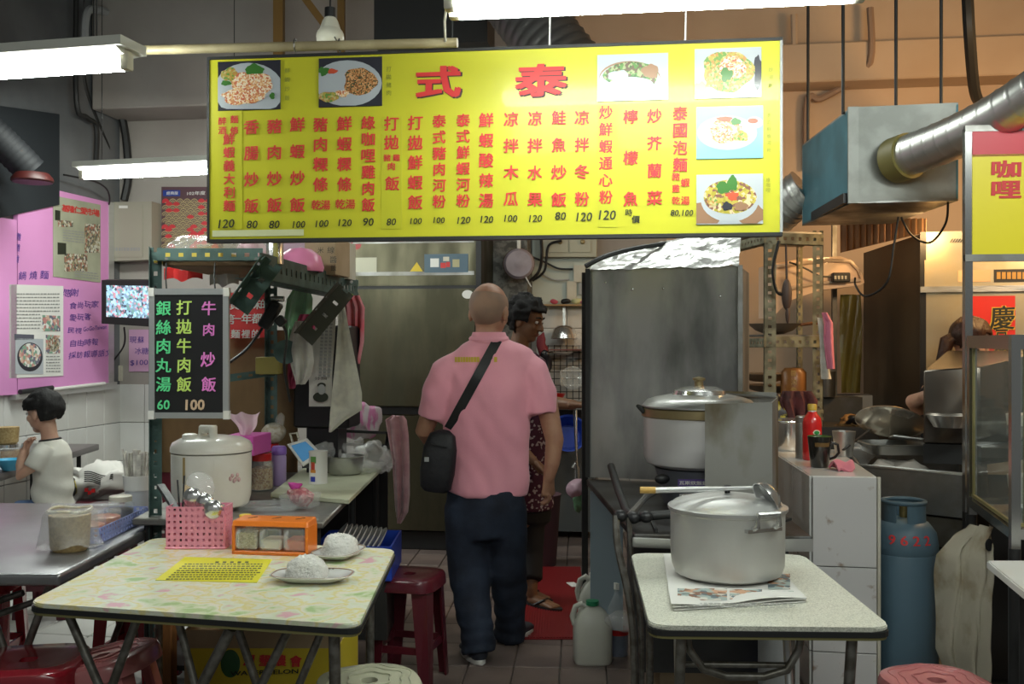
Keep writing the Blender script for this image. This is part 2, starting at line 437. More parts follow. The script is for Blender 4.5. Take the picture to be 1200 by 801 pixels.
# soffit beams across the back
def soffit(name, u0, u1, z0, z1, dep, m):
    b = B(); o = CORNER
    p = [o + BU * u0 - BV * dep, o + BU * u1 - BV * dep, o + BU * u1 - BV * 0.005, o + BU * u0 - BV * 0.005]
    b.hexa([(q.x, q.y, z0) for q in p] + [(q.x, q.y, z1) for q in p], bev=0.01); return struct(b.obj(name, m, smooth=False))
soffit('trim_1', 0.02, 3.7, 3.26, 4.28, 0.45, PLASTER)
soffit('trim_2', 3.76, 8.5, 3.32, 3.60, 0.28, PEACH)
soffit('trim_3', 3.76, 8.5, 3.605, 4.28, 0.16, PEACH)
# wall tiles, lower left and behind the kitchen
tw = tile_mesh(0.236, 0.311, 0.012, TILEW)
lang = math.atan2(LWD.y, LWD.x)
for i in range(9):
    for j in range(4):
        q = WL.pt(0.125 + i * 0.24, 1.105 - 0.158 - 0.315 * j, 0.005)
        put(tw, 'tile', wl, q, (R(90), 0, lang))
for i in range(3):
    for j in range(4):
        q = WB.pt(0.10 + i * 0.24, 1.105 - 0.158 - 0.315 * j, 0.005)
        put(tw, 'tile', wb, q, (R(90), 0, ROT))
ukit = WB.uv(628, 350)[0]
for i in range(4):
    for j in range(6):
        q = WB.pt(ukit + 0.12 + i * 0.24, 1.87 - 0.158 - 0.315 * j, 0.005)
        put(tw, 'tile', wb if ukit + 0.12 + i * 0.24 < 4.45 else wb2, q, (R(90), 0, ROT))
b = B(); b.hexa([WB.at(x, y, o) for x, y, o in ((624, 357, .011), (700, 357, .011), (700, 357, .02), (624, 357, .02), (624, 262, .011), (700, 262, .011), (700, 262, .02), (624, 262, .02))]); struct(b.obj('trim_7', mat('white_board', (.50, .54, .48), .5), smooth=False))
# tiles seen on the upper left, beside the pillar
for i in range(2):
    for j in range(3):
        q = WB.pt(WB.uv(64, 140)[0] + 0.0 + i * 0.26 + 0.25, 3.1 - 0.31 * j, 0.005)
        if q.x > CORNER.x + 0.14: put(tw, 'tile', wb, q, (R(90), 0, ROT))
# low tiled plinth under the right-hand stalls
b = B(); p0 = P(985, 466, 6.6); b.box((p0.x + 0.3, 6.7, 0.55), (1.1, 0.12, 1.1)); plinth = struct(b.obj('trim_4', GROUT, smooth=False))
tq = tile_mesh(0.27, 0.33, 0.012, TILEW)
for i in range(4):
    for j in range(2): put(tq, 'tile', plinth, (p0.x - 0.1 + i * 0.275, 6.635, 0.93 - j * 0.335), (R(90), 0, 0))

# ================================================================ tube light fixtures
FIXT = mat('fixture_enamel', (0.60, 0.60, 0.54), 0.4)
def tube_light(a, bq, label, r=0.016, w=0.12, cord=True, double=False, power=40):
    TUBEL = mat('lit_fluorescent_tube', (0.93, 1.0, 0.95), 0.5, emit=power)
    a, bq = Vector(a), Vector(bq); mid = (a + bq) / 2; d = (bq - a); L = d.length; rz = math.atan2(d.y, d.x)
    t = thing('tube_light', label, 'light', mid, rz, 'fluorescent tube lights')
    b = B(); b.prism([(-L / 2 - .02, -w / 2), (L / 2 + .02, -w / 2), (L / 2 + .02, w / 2), (-L / 2 - .02, w / 2)], 0.045, 0.075)
    b.hexa([(-L / 2, -w * .25, .03), (L / 2, -w * .25, .03), (L / 2, w * .25, .03), (-L / 2, w * .25, .03), (-L / 2, -w / 2, .045), (L / 2, -w / 2, .045), (L / 2, w / 2, .045), (-L / 2, w / 2, .045)])
    b.obj('housing', FIXT, t, smooth=False, local=True)
    for y in ((-0.035, 0.035) if double else (0,)):
        b = B(); b.cyl((-L / 2 + .02, y, 0), (L / 2 - .02, y, 0), r, 14); b.obj('fluorescent_tube', TUBEL, t, local=True)
        for s in (-1, 1):
            b = B(); b.box((s * (L / 2 - .005), y, 0.012), (0.03, 0.036, 0.06), bev=0.008, seg=2); b.obj('lamp_holder', CREAM, t, local=True)
    if cord:
        for s in (-0.38, 0.38):
            b = B(); b.cyl((s * L, 0, .075), (s * L, 0, 4.29 - mid.z), 0.0025, 6); b.obj('hanging_wire', DARK, t, local=True)
    return t
tube_light(P(528, 4, 2.74), P(1012, -4, 2.60), 'big bright white double tube light hanging above the yellow menu sign', r=0.02, w=0.16, double=True, power=37)
tube_light(P(-140, 88, 3.35), P(150, 84, 3.15), 'bright white tube light hanging over the left tables, above the pink board', r=0.019, w=0.14, power=95)
tube_light(P(96, 206, 5.6), P(300, 198, 5.35), 'white tube light behind the left edge of the yellow menu sign', r=0.019, w=0.12, power=75)

# ================================================================ yellow menu sign
A0 = P(243, 68, 3.36); A1 = P(917, 46, 3.14)
SU = Vector((A1.x - A0.x, A1.y - A0.y, 0)); SW = SU.length; SU.normalize()
SP = Plane((A0.x, A0.y, 0), SU); ST, SB = 2.406, 1.788; srz = math.atan2(SU.y, SU.x)
sign = thing('menu_sign', 'long yellow hanging menu board with red brush lettering and food photographs', 'sign', (A0 + Vector((A1.x, A1.y, A0.z))) / 2 - Vector((0, 0, (A0.z - SB))), srz)
def slab(pl, u0, u1, v0, v1, off0, off1, m, name, parent, bev=0):
    b = B(); q = [pl.pt(u0, v0, off0), pl.pt(u1, v0, off0), pl.pt(u1, v0, off1), pl.pt(u0, v0, off1)]
    q += [pl.pt(u0, v1, off0), pl.pt(u1, v1, off0), pl.pt(u1, v1, off1), pl.pt(u0, v1, off1)]
    b.hexa(q, bev=bev); return b.obj(name, m, parent, smooth=False)
slab(SP, 0.006, SW - .006, SB + .006, ST - .004, 0, -0.03, YELLOW, 'panel', sign)
for (u0, u1, v0, v1, m) in ((0, .008, SB, ST, DARK), (SW - .008, SW, SB, ST, GREYP), (0, SW, SB - .004, SB + .008, DARK), (0, SW, ST - .006, ST + .004, DARK)):
    slab(SP, u0, u1, v0, v1, 0.004, -0.034, m, 'frame', sign)
def pxslab(pl, x0, x1, y0, y1, off, m, name, parent, th=0.0015):
    u0, v1 = pl.uv(x0, y0); u1, v0 = pl.uv(x1, y1); return slab(pl, min(u0, u1), max(u0, u1), v0, v1, off, off - th, m, name, parent)
pxslab(SP, 257, 284, 130, 268, 0.002, YELLOWP, 'pasted_strip', sign)
pxslab(SP, 701, 724, 123, 266, 0.002, YELLOWP, 'pasted_strip', sign)
pxslab(SP, 447, 471, 137, 268, 0.002, YELLOWP, 'pasted_strip', sign)
pxslab(SP, 249, 356, 270, 276, 0.002, mat('grey_tape', (0.6, 0.62, 0.35), 0.5), 'tape', sign)
TITLE = REDINK
TSH = mat('title_shadow_ink', (0.07, 0.03, 0.03), 0.5)
for q in (('式', 514, 96, 35, 50), ('泰', 634, 94, 36, 58)):
    letters(SP, [(q[0], q[1] + 1.5, q[2] + 1.2, q[3] + 1, q[4] + 1)], TSH, sign, 'title_outline', bold=0.045, off=0.0012, jit=0)
    letters(SP, [q], TITLE, sign, 'title_lettering', bold=0.045, off=0.003, jit=0)
def spread(s, x, y0, y1, h): 
    n = len(s); return [(c, x, y0 + (y1 - y0) * i / max(n - 1, 1), h) for i, c in enumerate(s)]
HQ = 16.5
cols = [
    (spread('醉酒', 261, 142, 153, 9) + spread('麵條', 275, 140, 153, 9) + spread('鮮蝦義大利麵', 269, 163, 241, 13), ('120', 266, 262, 10)),
    (spread('香腸炒飯', 295, 149, 241, HQ), ('80', 296, 263, 9)), (spread('豬肉炒飯', 322, 148, 240, HQ), ('80', 322, 263, 9)),
    (spread('鮮蝦炒飯', 349, 146, 240, HQ), ('100', 351, 263, 8)),
    (spread('豬肉粿條', 376, 146, 216, HQ) + [('乾', 371, 240, 11), ('湯', 382, 240, 11)], ('100', 378, 262, 8)),
    (spread('鮮蝦粿條', 404, 145, 216, HQ) + [('乾', 399, 239, 11), ('湯', 411, 239, 11)], ('120', 405, 261, 8)),
    (spread('綠咖哩雞肉飯', 432, 144, 240, HQ - 1), ('90', 432, 260, 9)),
    (spread('打拋', 459, 145, 167, HQ) + [('豬', 454, 185, 8), ('雞', 465, 185, 8), ('肉', 459, 195, 9), ('飯', 460, 215, HQ)], ('80', 459, 260, 8)),
    (spread('打拋鮮蝦飯', 487, 144, 237, HQ), ('100', 488, 259, 7)), (spread('泰式豬肉河粉', 515, 142, 236, HQ - 1.5), ('100', 515, 258, 7)),
    (spread('泰式鮮蝦河粉', 543, 141, 235, HQ - 1.5), ('120', 544, 258, 8)), (spread('鮮蝦酸辣湯', 570, 141, 235, HQ), ('120', 571, 257, 8)),
    (spread('凉拌木瓜', 599, 140, 233, HQ), ('100', 599, 256, 8)), (spread('凉拌水果', 627, 139, 234, HQ), ('120', 628, 256, 8)),
    (spread('鮭魚炒飯', 655, 138, 234, HQ), ('80', 657, 253, 9)), (spread('凉拌冬粉', 682, 138, 233, HQ), ('120', 685, 254, 10)),
    (spread('炒鮮蝦通心粉', 710, 132, 231, HQ - 1), ('120', 712, 252, 11)), (spread('檸檬魚', 739, 137, 233, HQ), None),
    (spread('炒芥蘭菜', 767, 136, 232, HQ), None), (spread('泰國泡麵', 797, 133, 193, HQ) + spread('豬雞乾', 792, 207, 235, 9) + spread('蝦湯', 803, 214, 235, 10), ('80,100', 799, 250, 8))]
for c, p in cols:
    letters(SP, c, REDINK, sign, 'dish_lettering', bold=0.022)
    if p: letters(SP, [p], BLKINK, sign, 'price_lettering', bold=0.012, shear=0.5)
letters(SP, [('時', 737, 249, 8), ('價', 745, 257, 9)], BLKINK, sign, 'price_lettering', bold=0.02)
for s, x, y0, y1, h in (('鮮蝦炒飯', 337, 83, 115, 6), ('打拋豬肉', 456, 81, 109, 6), ('泰式鮮蝦河粉', 901, 135, 176, 5), ('綠咖哩', 900, 211, 223, 5), ('炒河粉', 903, 82, 100, 5)):
    letters(SP, spread(s, x, y0, y1, h), GREYINK, sign, 'caption_lettering', bold=0.0)
# the five food photographs: flat prints of plates of food
def ellip(pl, b, cx, cy, rx, ry, off, mi, n=28, wob=0.0, x0=None, x1=None, y0=None, y1=None, seed=0):
    rnd = random.Random(seed); ph = [rnd.uniform(0, 6.3) for _ in range(4)]
    b.mi = mi; pts = []
    for k in range(n):
        t = 2 * math.pi * k / n; q = 1 + wob * (math.sin(3 * t + ph[0]) + math.sin(5 * t + ph[1]) * .7 + math.sin(8 * t + ph[2]) * .5)
        x, y = cx + rx * q * math.cos(t), cy - ry * q * math.sin(t)
        if x0 is not None: x = min(max(x, x0), x1); y = min(max(y, y0), y1)
        pts.append(pl.at(x, y, off))
    b.poly(pts)
def solid(n, c): return mat(n, c, 0.35, coat=0.3)
pw, pb = solid('print_white', (0.42, 0.45, 0.48)), solid('print_black', (0.02, 0.02, 0.03))
pgn, pcy = solid('print_green', (0.04, 0.16, 0.02)), solid('print_cyan', (0.22, 0.48, 0.56))
prd, pbr = solid('print_red', (0.6, 0.08, 0.03)), solid('print_brown', (0.28, 0.15, 0.08))
fo1 = vor_mat('print_fried_rice', [(0.55, 0.12, 0.05), (0.75, 0.45, 0.2), (0.8, 0.65, 0.45), (0.6, 0.25, 0.1), (0.78, 0.7, 0.55)], 220, 0.35)
fo2 = vor_mat('print_minced_pork', [(0.25, 0.09, 0.02), (0.5, 0.22, 0.07), (0.65, 0.35, 0.15), (0.05, 0.06, 0.02)], 260, 0.35)
fo3 = vor_mat('print_greens', [(0.02, 0.09, 0.01), (0.07, 0.2, 0.03), (0.30, 0.34, 0.16), (0.10, 0.06, 0.03)], 130, 0.35)
fo4 = vor_mat('print_noodles', [(0.42, 0.33, 0.06), (0.45, 0.22, 0.05), (0.12, 0.26, 0.04), (0.5, 0.42, 0.18)], 150, 0.35)
fo5 = vor_mat('print_curry', [(0.35, 0.3, 0.02), (0.45, 0.36, 0.05), (0.65, 0.5, 0.3), (0.2, 0.08, 0.05)], 110, 0.35)
FM = [pw, pb, pgn, pcy, prd, pbr, fo1, fo2, fo3, fo4, fo5]
def photo(x0, x1, y0, y1, bg, shapes, label):
    o = pxslab(SP, x0, x1, y0, y1, 0.0045, [FM[bg]], 'photo_print', sign, th=0.004); o['label'] = label
    for i, (cx, cy, rx, ry, mi, wob) in enumerate(shapes):
        b = B(); ellip(SP, b, cx, cy, rx, ry, 0.0052 + i * 0.0004, 0, wob=wob, x0=x0, x1=x1, y0=y0, y1=y1, seed=i + int(x0))
        q = b.obj('printed_shape', FM[mi], o, smooth=False, normals=False)
photo(256, 329, 73, 128, 1, [(292, 106, 41, 32, 0, 0), (262, 76, 12, 4, 1, .1), (270, 88, 10, 8, 9, .1), (296, 100, 24, 16, 6, .06), (285, 114, 25, 9, 6, .1), (299, 82, 11, 6, 2, .12), (266, 98, 6, 3, 2, .1), (320, 113, 3, 4, 2, .1)], 'photo of prawn fried rice')
photo(374, 448, 69, 124, 1, [(408, 98, 40, 27, 0, 0), (422, 96, 20, 16, 7, .05), (390, 94, 16, 14, 0, 0), (390, 84, 6, 3, 4, .1), (380, 84, 6, 5, 2, .15), (386, 114, 12, 6, 9, .05), (402, 110, 8, 4, 6, .1)], 'photo of minced pork with rice')
photo(700, 783, 65, 117, 0, [(738, 92, 36, 20, 5, 0), (738, 95, 36, 21, 0, 0), (740, 89, 32, 16, 8, .03), (741, 84, 22, 11, 8, .08), (725, 90, 12, 7, 0, .1), (762, 84, 10, 8, 5, .1), (740, 99, 26, 8, 0, .02)], 'photo of a soup bowl with greens')
photo(814, 892, 58, 114, 0, [(852, 85, 39, 29, 0, 0), (820, 106, 8, 10, 5, .1), (888, 85, 5, 20, 1, .1), (853, 84, 30, 24, 9, .05), (858, 80, 16, 13, 6, .05), (840, 96, 14, 8, 9, .1), (851, 88, 7, 8, 2, .15)], 'photo of fried noodles with egg')
photo(816, 894, 126, 185, 3, [(855, 158, 37, 22, 3, 0), (852, 156, 35, 20, 0, 0), (884, 144, 10, 7, 0, 0), (882, 142, 6, 3, 4, 0), (850, 154, 19, 14, 6, .06), (868, 160, 9, 6, 9, .1), (849, 140, 9, 3, 4, .1), (862, 143, 6, 4, 2, .1)], 'photo of red prawn noodles')
photo(816, 894, 205, 262, 0, [(828, 252, 20, 16, 5, .1), (880, 252, 16, 14, 5, .1), (855, 234, 34, 26, 0, 0), (855, 231, 31, 20, 10, .01), (848, 220, 9, 7, 2, .1), (858, 215, 6, 9, 2, .1), (858, 230, 7, 5, 4, .15), (852, 242, 6, 5, 1, .1), (835, 236, 6, 6, 9, .1), (868, 242, 8, 5, 5, .1)], 'photo of green curry bowl')
for (px, D, z1) in ((645, 3.22, 4.28), (804, 3.17, 4.28), (455, 3.29, 2.47)):
    pass
for px in (644, 804):
    t = SP.at(px, 60); b = B(); b.tube([(t.x, t.y + .017, ST + .002), (t.x + .004, t.y + .017, ST + .2), (t.x, t.y + .017, 4.29)], 0.003, 6)
    b.obj('hanging_string', PAPER, sign)
# bamboo-coloured pipe the sign is tied to
b = B(); q0, q1 = P(66, 61, 3.42), P(536, 50, 3.24); b.cyl(q0, q1, 0.016, 14)
pole = b.obj('hanging_pole', mat('cream_pipe', (0.45, 0.38, 0.22), 0.45, col2=(0.33, 0.27, 0.15), nscale=6)); tag(pole, 'long cream pipe running along the top of the yellow sign', 'pipe')
b = B()
for px in (346, 398, 496):
    D = 3.3; c = P(px, 53, D); b.tube([c + Vector((0, math.cos(a) * .02, math.sin(a) * .02)) for a in [k * math.pi / 6 for k in range(12)]], 0.003, 5, closed=True)
b.cyl(P(398, 53, 3.3), P(392, 43, 3.3), .0025, 5)
b.obj('tie_wire', TUBEM, pole)
b = B(); b.tube([P(522, 50, 3.24), P(521, 25, 3.1), P(524, 2, 3.0)], .004, 6); b.obj('tie_string', PAPER, pole)
for px in (110, 530):
    c = P(px, 55, 3.3 if px < 200 else 3.24); b = B(); b.cyl(c, (c.x, c.y, 4.29), .003, 6); b.obj('hanging_wire', DARK, pole)

# ================================================================ tables
def rounded(pts, r, n=5):
    out = []; m = len(pts)
    for i in range(m):
        p, a, c = Vector(pts[i]), Vector(pts[i - 1]), Vector(pts[(i + 1) % m])
        u, v = (a - p).normalized(), (c - p).normalized(); s, e = p + u * r, p + v * r
        for k in range(n + 1):
            t = k / n; out.append((s * (1 - t) ** 2 + p * 2 * t * (1 - t) + e * t * t))
    return out
FLORAL = vor_mat('floral_laminate', [(0.46, 0.62, 0.30), (0.72, 0.78, 0.52), (0.84, 0.80, 0.68), (0.80, 0.72, 0.32), (0.80, 0.82, 0.70), (0.74, 0.80, 0.58), (0.80, 0.46, 0.52)], 10, 0.22, smooth=True, warp=0.06)
SPECK = vor_mat('speckled_laminate', [(0.50, 0.50, 0.42), (0.70, 0.70, 0.60), (0.62, 0.62, 0.52), (0.76, 0.76, 0.66)], 330, 0.3)
gold = mat('yellow_edge', (0.20, 0.18, 0.07), 0.5)
def folding_table(label, pts, z, topm, edge2=gold, trimm=DARK):
    cx, cy = sum(p[0] for p in pts) / 4, sum(p[1] for p in pts) / 4
    t = thing('folding_table', label, 'table', (cx, cy, 0))
    v = [Vector((p[0], p[1])) for p in pts]
    b = B(); b.prism(rounded(v, 0.05), z - .012, z, bev=0.003); b.obj('tabletop', topm, t, smooth=False)
    def ins(k): c = Vector((cx, cy)); return [p + (p - c).normalized() * k for p in v]
    b = B(); b.prism(rounded(ins(.004), .05), z - .026, z - .0125); b.obj('edge_band', trimm, t, smooth=False)
    b = B(); b.prism(rounded(ins(-.001), .05), z - .034, z - .0265); b.obj('lower_edge_band', edge2, t, smooth=False)
    # crossed round-tube legs: FL, FR, BR, BL corners
    FL, FR, BR, BL = [Vector((p.x, p.y, 0)) for p in v]
    c = Vector((cx, cy, 0)); Z = Vector((0, 0, 1)); r = .0125
    def at(s, d): return (FL * (1 - s) + FR * s) * (1 - d) + (BL * (1 - s) + BR * s) * d
    zt = z - .045
    return t, at, zt
# left front table: floral top
t1, at, zt = folding_table('folding table with pale green floral top in the left foreground', [(-1.322, 2.715), (-0.385, 2.50), (-0.40, 3.42), (-1.30, 3.62)], 0.74, FLORAL)
def leg(pts, t, r=0.0125, name='leg', m=TUBEM):
    b = B(); b.tube(pts, r, 10); return b.obj(name, m, t)
Zv = Vector((0, 0, 1))
def arc_frame(p, q, t, r, drop, lat):
    pass
for (s0, s1, d0, d1) in ((0.10, 0.36, 0.08, 0.06), (0.36, 0.10, 0.16, 0.14)):
    pass
leg([at(0.08, .10) + Zv * zt, at(0.25, .12) + Zv * 0.35, at(0.40, .12) + Zv * .02], t1)
leg([at(0.30, .14) + Zv * zt, at(0.17, .15) + Zv * 0.40, at(0.02, .15) + Zv * .02], t1)
leg([at(0.44, .10) + Zv * zt, at(0.50, .10) + Zv * .50, at(0.56, .11) + Zv * .44, at(.70, .11) + Zv * .44, at(.80, .10) + Zv * .52, at(.88, .10) + Zv * zt], t1, .011, 'curved_brace')
leg([at(0.62, .05) + Zv * zt, at(0.45, .07) + Zv * 0.40, at(0.30, .08) + Zv * .02], t1, .015)
leg([at(0.78, .14) + Zv * zt, at(0.62, .16) + Zv * 0.40, at(0.46, .16) + Zv * .02], t1, .012)
leg([at(0.58, .20) + Zv * zt, at(0.72, .20) + Zv * 0.35, at(0.80, .20) + Zv * .02], t1, .012)
leg([at(0.92, .07) + Zv * zt, at(0.93, .08) + Zv * .02], t1, .015)
leg([at(0.92, .85) + Zv * zt, at(0.92, .85) + Zv * .02], t1, .014)
leg([at(0.08, .85) + Zv * zt, at(0.08, .85) + Zv * .02], t1, .014)
leg([at(0.08, .85) + Zv * .25, at(0.92, .85) + Zv * .25], t1, .010, 'crossbar')
for d in (.05, .9): leg([at(0.05, d) + Zv * (zt + .004), at(.95, d) + Zv * (zt + .004)], t1, .006, 'top_rail')
# right front table: speckled top
t2, at, zt = folding_table('narrow folding table with speckled cream top under the big aluminium pot', [(0.343, 2.48), (0.940, 2.46), (0.964, 3.31), (0.397, 3.33)], 0.745, SPECK)
leg([at(0.14, .06) + Zv * zt, at(0.10, .08) + Zv * .02], t2, .014)
leg([at(0.86, .06) + Zv * zt, at(0.80, .08) + Zv * .02], t2, .014)
leg([at(0.16, .30) + Zv * zt, at(0.15, .16) + Zv * .35, at(0.17, .1) + Zv * .02], t2, .011, m=ALU)
leg([at(0.66, .30) + Zv * zt, at(0.65, .16) + Zv * .35, at(0.68, .1) + Zv * .02], t2, .011, m=ALU)
leg([at(0.17, .10) + Zv * zt, at(0.18, .10) + Zv * .66, at(0.24, .10) + Zv * .61, at(0.34, .10) + Zv * .592, at(0.50, .10) + Zv * .592, at(0.60, .10) + Zv * .61, at(0.65, .10) + Zv * .66, at(0.66, .10) + Zv * zt], t2, .0105, 'curved_brace')
leg([at(0.17, .18) + Zv * .60, at(0.66, .18) + Zv * .60], t2, .008, 'crossbar')
leg([at(0.10, .9) + Zv * zt, at(0.10, .9) + Zv * .02], t2, .013)
leg([at(0.90, .9) + Zv * zt, at(0.90, .9) + Zv * .02], t2, .013)
# steel table on the left
st = thing('steel_table', 'grey stainless steel table at the left edge with bagged jar on it', 'table', (-2.1, 3.75, 0))
b = B(); b.hexa([(-2.95, 3.10, .700), (-1.385, 3.05, .700), (-1.385, 4.38, .700), (-2.95, 4.42, .700), (-2.95, 3.10, .74), (-1.385, 3.05, .74), (-1.385, 4.38, .74), (-2.95, 4.42, .74)], bev=.012, seg=3)
b.obj('tabletop', mat('worn_steel_top', (0.30, 0.30, 0.31), 0.30, 0.85, rough2=0.45, nscale=3), st)
for (x0, x1) in ((-1.50, -1.75), (-1.75, -1.50)):
    for y in (3.25, 4.2): leg([(x0, y + (.02 if x0 > x1 else 0), .70), (x1, y + (.02 if x0 > x1 else 0), .02)], st, .013)
for x in (-2.7,):
    for y in (3.25, 4.2): leg([(x, y, .70), (x, y, .02)], st, .013)
leg([(-2.5, 3.3, .32), (-1.62, 3.3, .62)], st, .011, 'brace')
leg([(-2.5, 3.34, .27), (-1.60, 3.34, .58)], st, .011, 'brace')
# dining table beside the boy
bt = thing('dining_table', 'dark grey table against the left wall where the boy eats', 'table', (-3.2, 6.0, 0))
b = B(); b.hexa([(-3.30, 5.45, .69), (-2.78, 5.40, .69), (-2.90, 7.0, .69), (-3.40, 7.05, .69), (-3.30, 5.45, .735), (-2.78, 5.40, .735), (-2.90, 7.0, .735), (-3.40, 7.05, .735)], bev=.012, seg=2)
b.obj('tabletop', mat('dark_laminate', (0.13, 0.115, 0.115), 0.3), bt)
for x, y in ((-3.2, 5.55), (-2.88, 5.55), (-3.3, 6.85), (-2.98, 6.85)): leg([(x, y, .69), (x, y, .01)], bt, .015, m=DARK)
leg([(-3.2, 5.55, .35), (-2.88, 5.55, .35)], bt, .012, 'crossbar', DARK)
b = B(); b.box((-3.0, 5.65, .7375), (.36, .30, .003), R(5)); tag(b.obj('table_paper', mat('pale_paper', (0.5, 0.56, 0.62), .6)), 'pale sheet under the blue bowl', 'paper')
# corner of a white table at the right edge
wt = thing('white_table', 'white topped table cut off by the right edge', 'table', (2.0, 3.0, 0))
b = B(); b.prism([(1.545, 3.24), (1.46, 2.83), (2.3, 2.7), (2.4, 3.24)][::1], .712, .74, bev=.004); b.obj('tabletop', WHITE, wt, smooth=False)
for x, y in ((1.62, 3.15), (1.62, 2.88), (2.25, 2.85), (2.3, 3.15)): leg([(x, y, .712), (x, y, .01)], wt, .015, m=DARK)

# ================================================================ plastic stools
def stool(kind, m, label, M, h=0.46, r=0.155):
    t = thing('plastic_stool', label, 'stool', M=M, group='plastic stools')
    sq = 2.6 if kind == 'round' else 4.5
    b = B(); hr = 0.025
    b.lathe([(hr, h - .02), (hr, h - .004), (r * .55, h - .002), (r * .9, h), (r * .98, h - .006), (r * 1.02, h - .02), (r * 1.04, h - .055), (r * 1.02, h - .055), (r * .97, h - .02), (r * .6, h - .018), (hr, h - .02)], seg=40, sq=sq)
    b.obj('seat', m, t, local=True)
    if kind == 'round':   # raised wavy relief on the seat
        for rr in (.42, .66, .84):
            b = B(); b.tube([(r * rr * (1 + .08 * math.sin(6 * a)) * math.cos(a), r * rr * (1 + .08 * math.sin(6 * a)) * math.sin(a), h - .0005) for a in [2 * math.pi * k / 48 for k in range(48)]], .0025, 5, closed=True)
            b.obj('relief_ring', m, t, local=True)
    for k in range(4):
        a = math.pi / 4 + k * math.pi / 2; ca, sa = math.cos(a), math.sin(a); ra, rb = r * .98, r * 1.18
        if kind != 'round': ra, rb = r * 1.2, r * 1.4
        u = Vector((-sa, ca, 0)); o = Vector((ca, sa, 0)); wt_, wb_ = .052, .032
        pts = []
        for z, rad, ww in ((0, rb, wb_), (h - .05, ra, wt_)):
            for du, do in ((-ww, -.012 - ww * .5), (0, 0), (ww, -.012 - ww * .5), (ww * .8, -.018 - ww * .5), (0, -.012), (-ww * .8, -.018 - ww * .5)):
                pts.append(u * du + o * (rad + do) + Vector((0, 0, z)))
        b = B(); v = b._new(pts); n = 6
        b.face(v[:6][::-1]); b.face(v[6:])
        for i in range(n): b.face([v[i], v[(i + 1) % n], v[6 + (i + 1) % n], v[6 + i]])
        b.obj('leg', m, t, smooth=False, local=True)
    zz = .16; q = (r * 1.10 if kind == 'round' else r * 1.30) * .92
    for k in range(4):
        a0 = math.pi / 4 + k * math.pi / 2; a1 = a0 + math.pi / 2
        b = B(); b.bar((q * math.cos(a0), q * math.sin(a0), zz), (q * math.cos(a1), q * math.sin(a1), zz), .010, .03); b.obj('stretcher', m, t, smooth=False, local=True)
    return t
stool('square', RED, 'bright red stool at the bottom left edge with a round hole', TR((-1.515, 3.12, 0), R(10)), r=.165)
stool('round', ROSE, 'faded rose stool tipped against the floral table', TR((-1.23, 3.20, .0), R(-5), (R(-12), 'Y')), h=.455, r=.165)
stool('round', CREAMST, 'cream round stool at the bottom in front of the yellow carton', TR((-.42, 2.93, 0), R(20)), r=.150)
stool('round', ROSE, 'faded rose stool at the bottom right below the gas cylinder', TR((1.25, 2.93, 0), R(12)), r=.15)
stool('square', MAROON, 'maroon square stool standing between the floral table and the man', TR((-.44, 4.28, 0), R(-14)), r=.135)
stool('square', RED, 'dark red stool under the back edge of the floral table', TR((-1.60, 4.25, 0), R(-6)), h=.46, r=.14)
stool('square', RED, 'dark red stool under the steel table at the left edge', TR((-2.25, 4.25, 0), R(4)), h=.46, r=.14)
stool('square', MAROON, 'maroon stool beside the boy carrying a patterned bag', TR((-2.42, 5.95, 0), R(10)), h=.52, r=.16)
s0 = stool('square', MAROON, 'maroon stool behind the chopstick holder near the tiled corner', TR((-2.45, 6.75, 0), R(15)), h=.64, r=.16)
stool('square', MAROON, 'maroon stool the boy sits on', TR((-2.47, 5.33, 0), R(0)), h=.46, r=.14)

# ================================================================ left wall and back-left corner
WLT = Plane(CORNER, -LWD)
def wallpanel(pl, x0, x1, yt0, yt1, yb0, yb1, off, th, m, name, parent=None, smooth=False):
    """quadrilateral board given by its pixel corners (top-left, top-right, bottom-left, bottom-right)"""
    b = B(); c = [(x0, yb0), (x1, yb1), (x1, yt1), (x0, yt0)]
    f = [pl.at(x, y, off) for x, y in c]; g = [pl.at(x, y, off - th) for x, y in c]
    v = [g[0], g[1], f[1], f[0], g[3], g[2], f[2], f[3]]
    b.hexa(v); return b.obj(name, m, parent, smooth=False)
brd = thing('notice_board', 'large pink notice board with blue handwriting and two pasted articles', 'board', WL.at(60, 455))
wallpanel(WL, 14, 121, 212, 237, 461, 449, 0.045, 0.035, PINKBRD, 'panel', brd)
wallpanel(WL, 121, 127, 236, 238, 449, 447, 0.05, 0.045, ALU, 'frame', brd)
wallpanel(WL, 8, 128, 462, 447, 468, 455, 0.07, 0.065, ALU, 'pen_tray', brd)
wallpanel(WL, -60, 12, 246, 258, 466, 455 + 7, 0.05, 0.04, PINKBRD, 'lower_panel', brd)
b = B(); b.cyl(WL.at(12, 459, .075), WL.at(50, 454, .075), .018, 10); b.obj('brush', DARK, brd)
b = B(); b.cyl(WL.at(50, 456, .075), WL.at(112, 449, .075), .014, 10); b.obj('rolled_paper', PAPER, brd)
art1 = wallpanel(WL, 55, 111, 229, 240, 324, 331, 0.05, 0.002, vor_mat('aged_print', [(0.26, 0.28, 0.20), (0.36, 0.37, 0.27), (0.42, 0.43, 0.33)], 2.2, .6, smooth=True), 'magazine_page', brd)
art2 = wallpanel(WL, 3, 67, 333, 335, 443, 440, 0.05, 0.002, PAPER, 'article_page', brd)
letters(WLT, [(c, 69 + i * 7.3, 244 + i * 1.1, 8) for i, c in enumerate('基隆仁愛市場')], REDINK, brd, 'title_lettering_row', bold=.03, off=.053)
def prints(pl, parent, rects, off):
    for x0, x1, y0, y1, m in rects:
        wallpanel(pl, x0, x1, y0, y0 + (1 if pl is WL else 0), y1, y1, off, .001, m, 'printed_picture', parent)
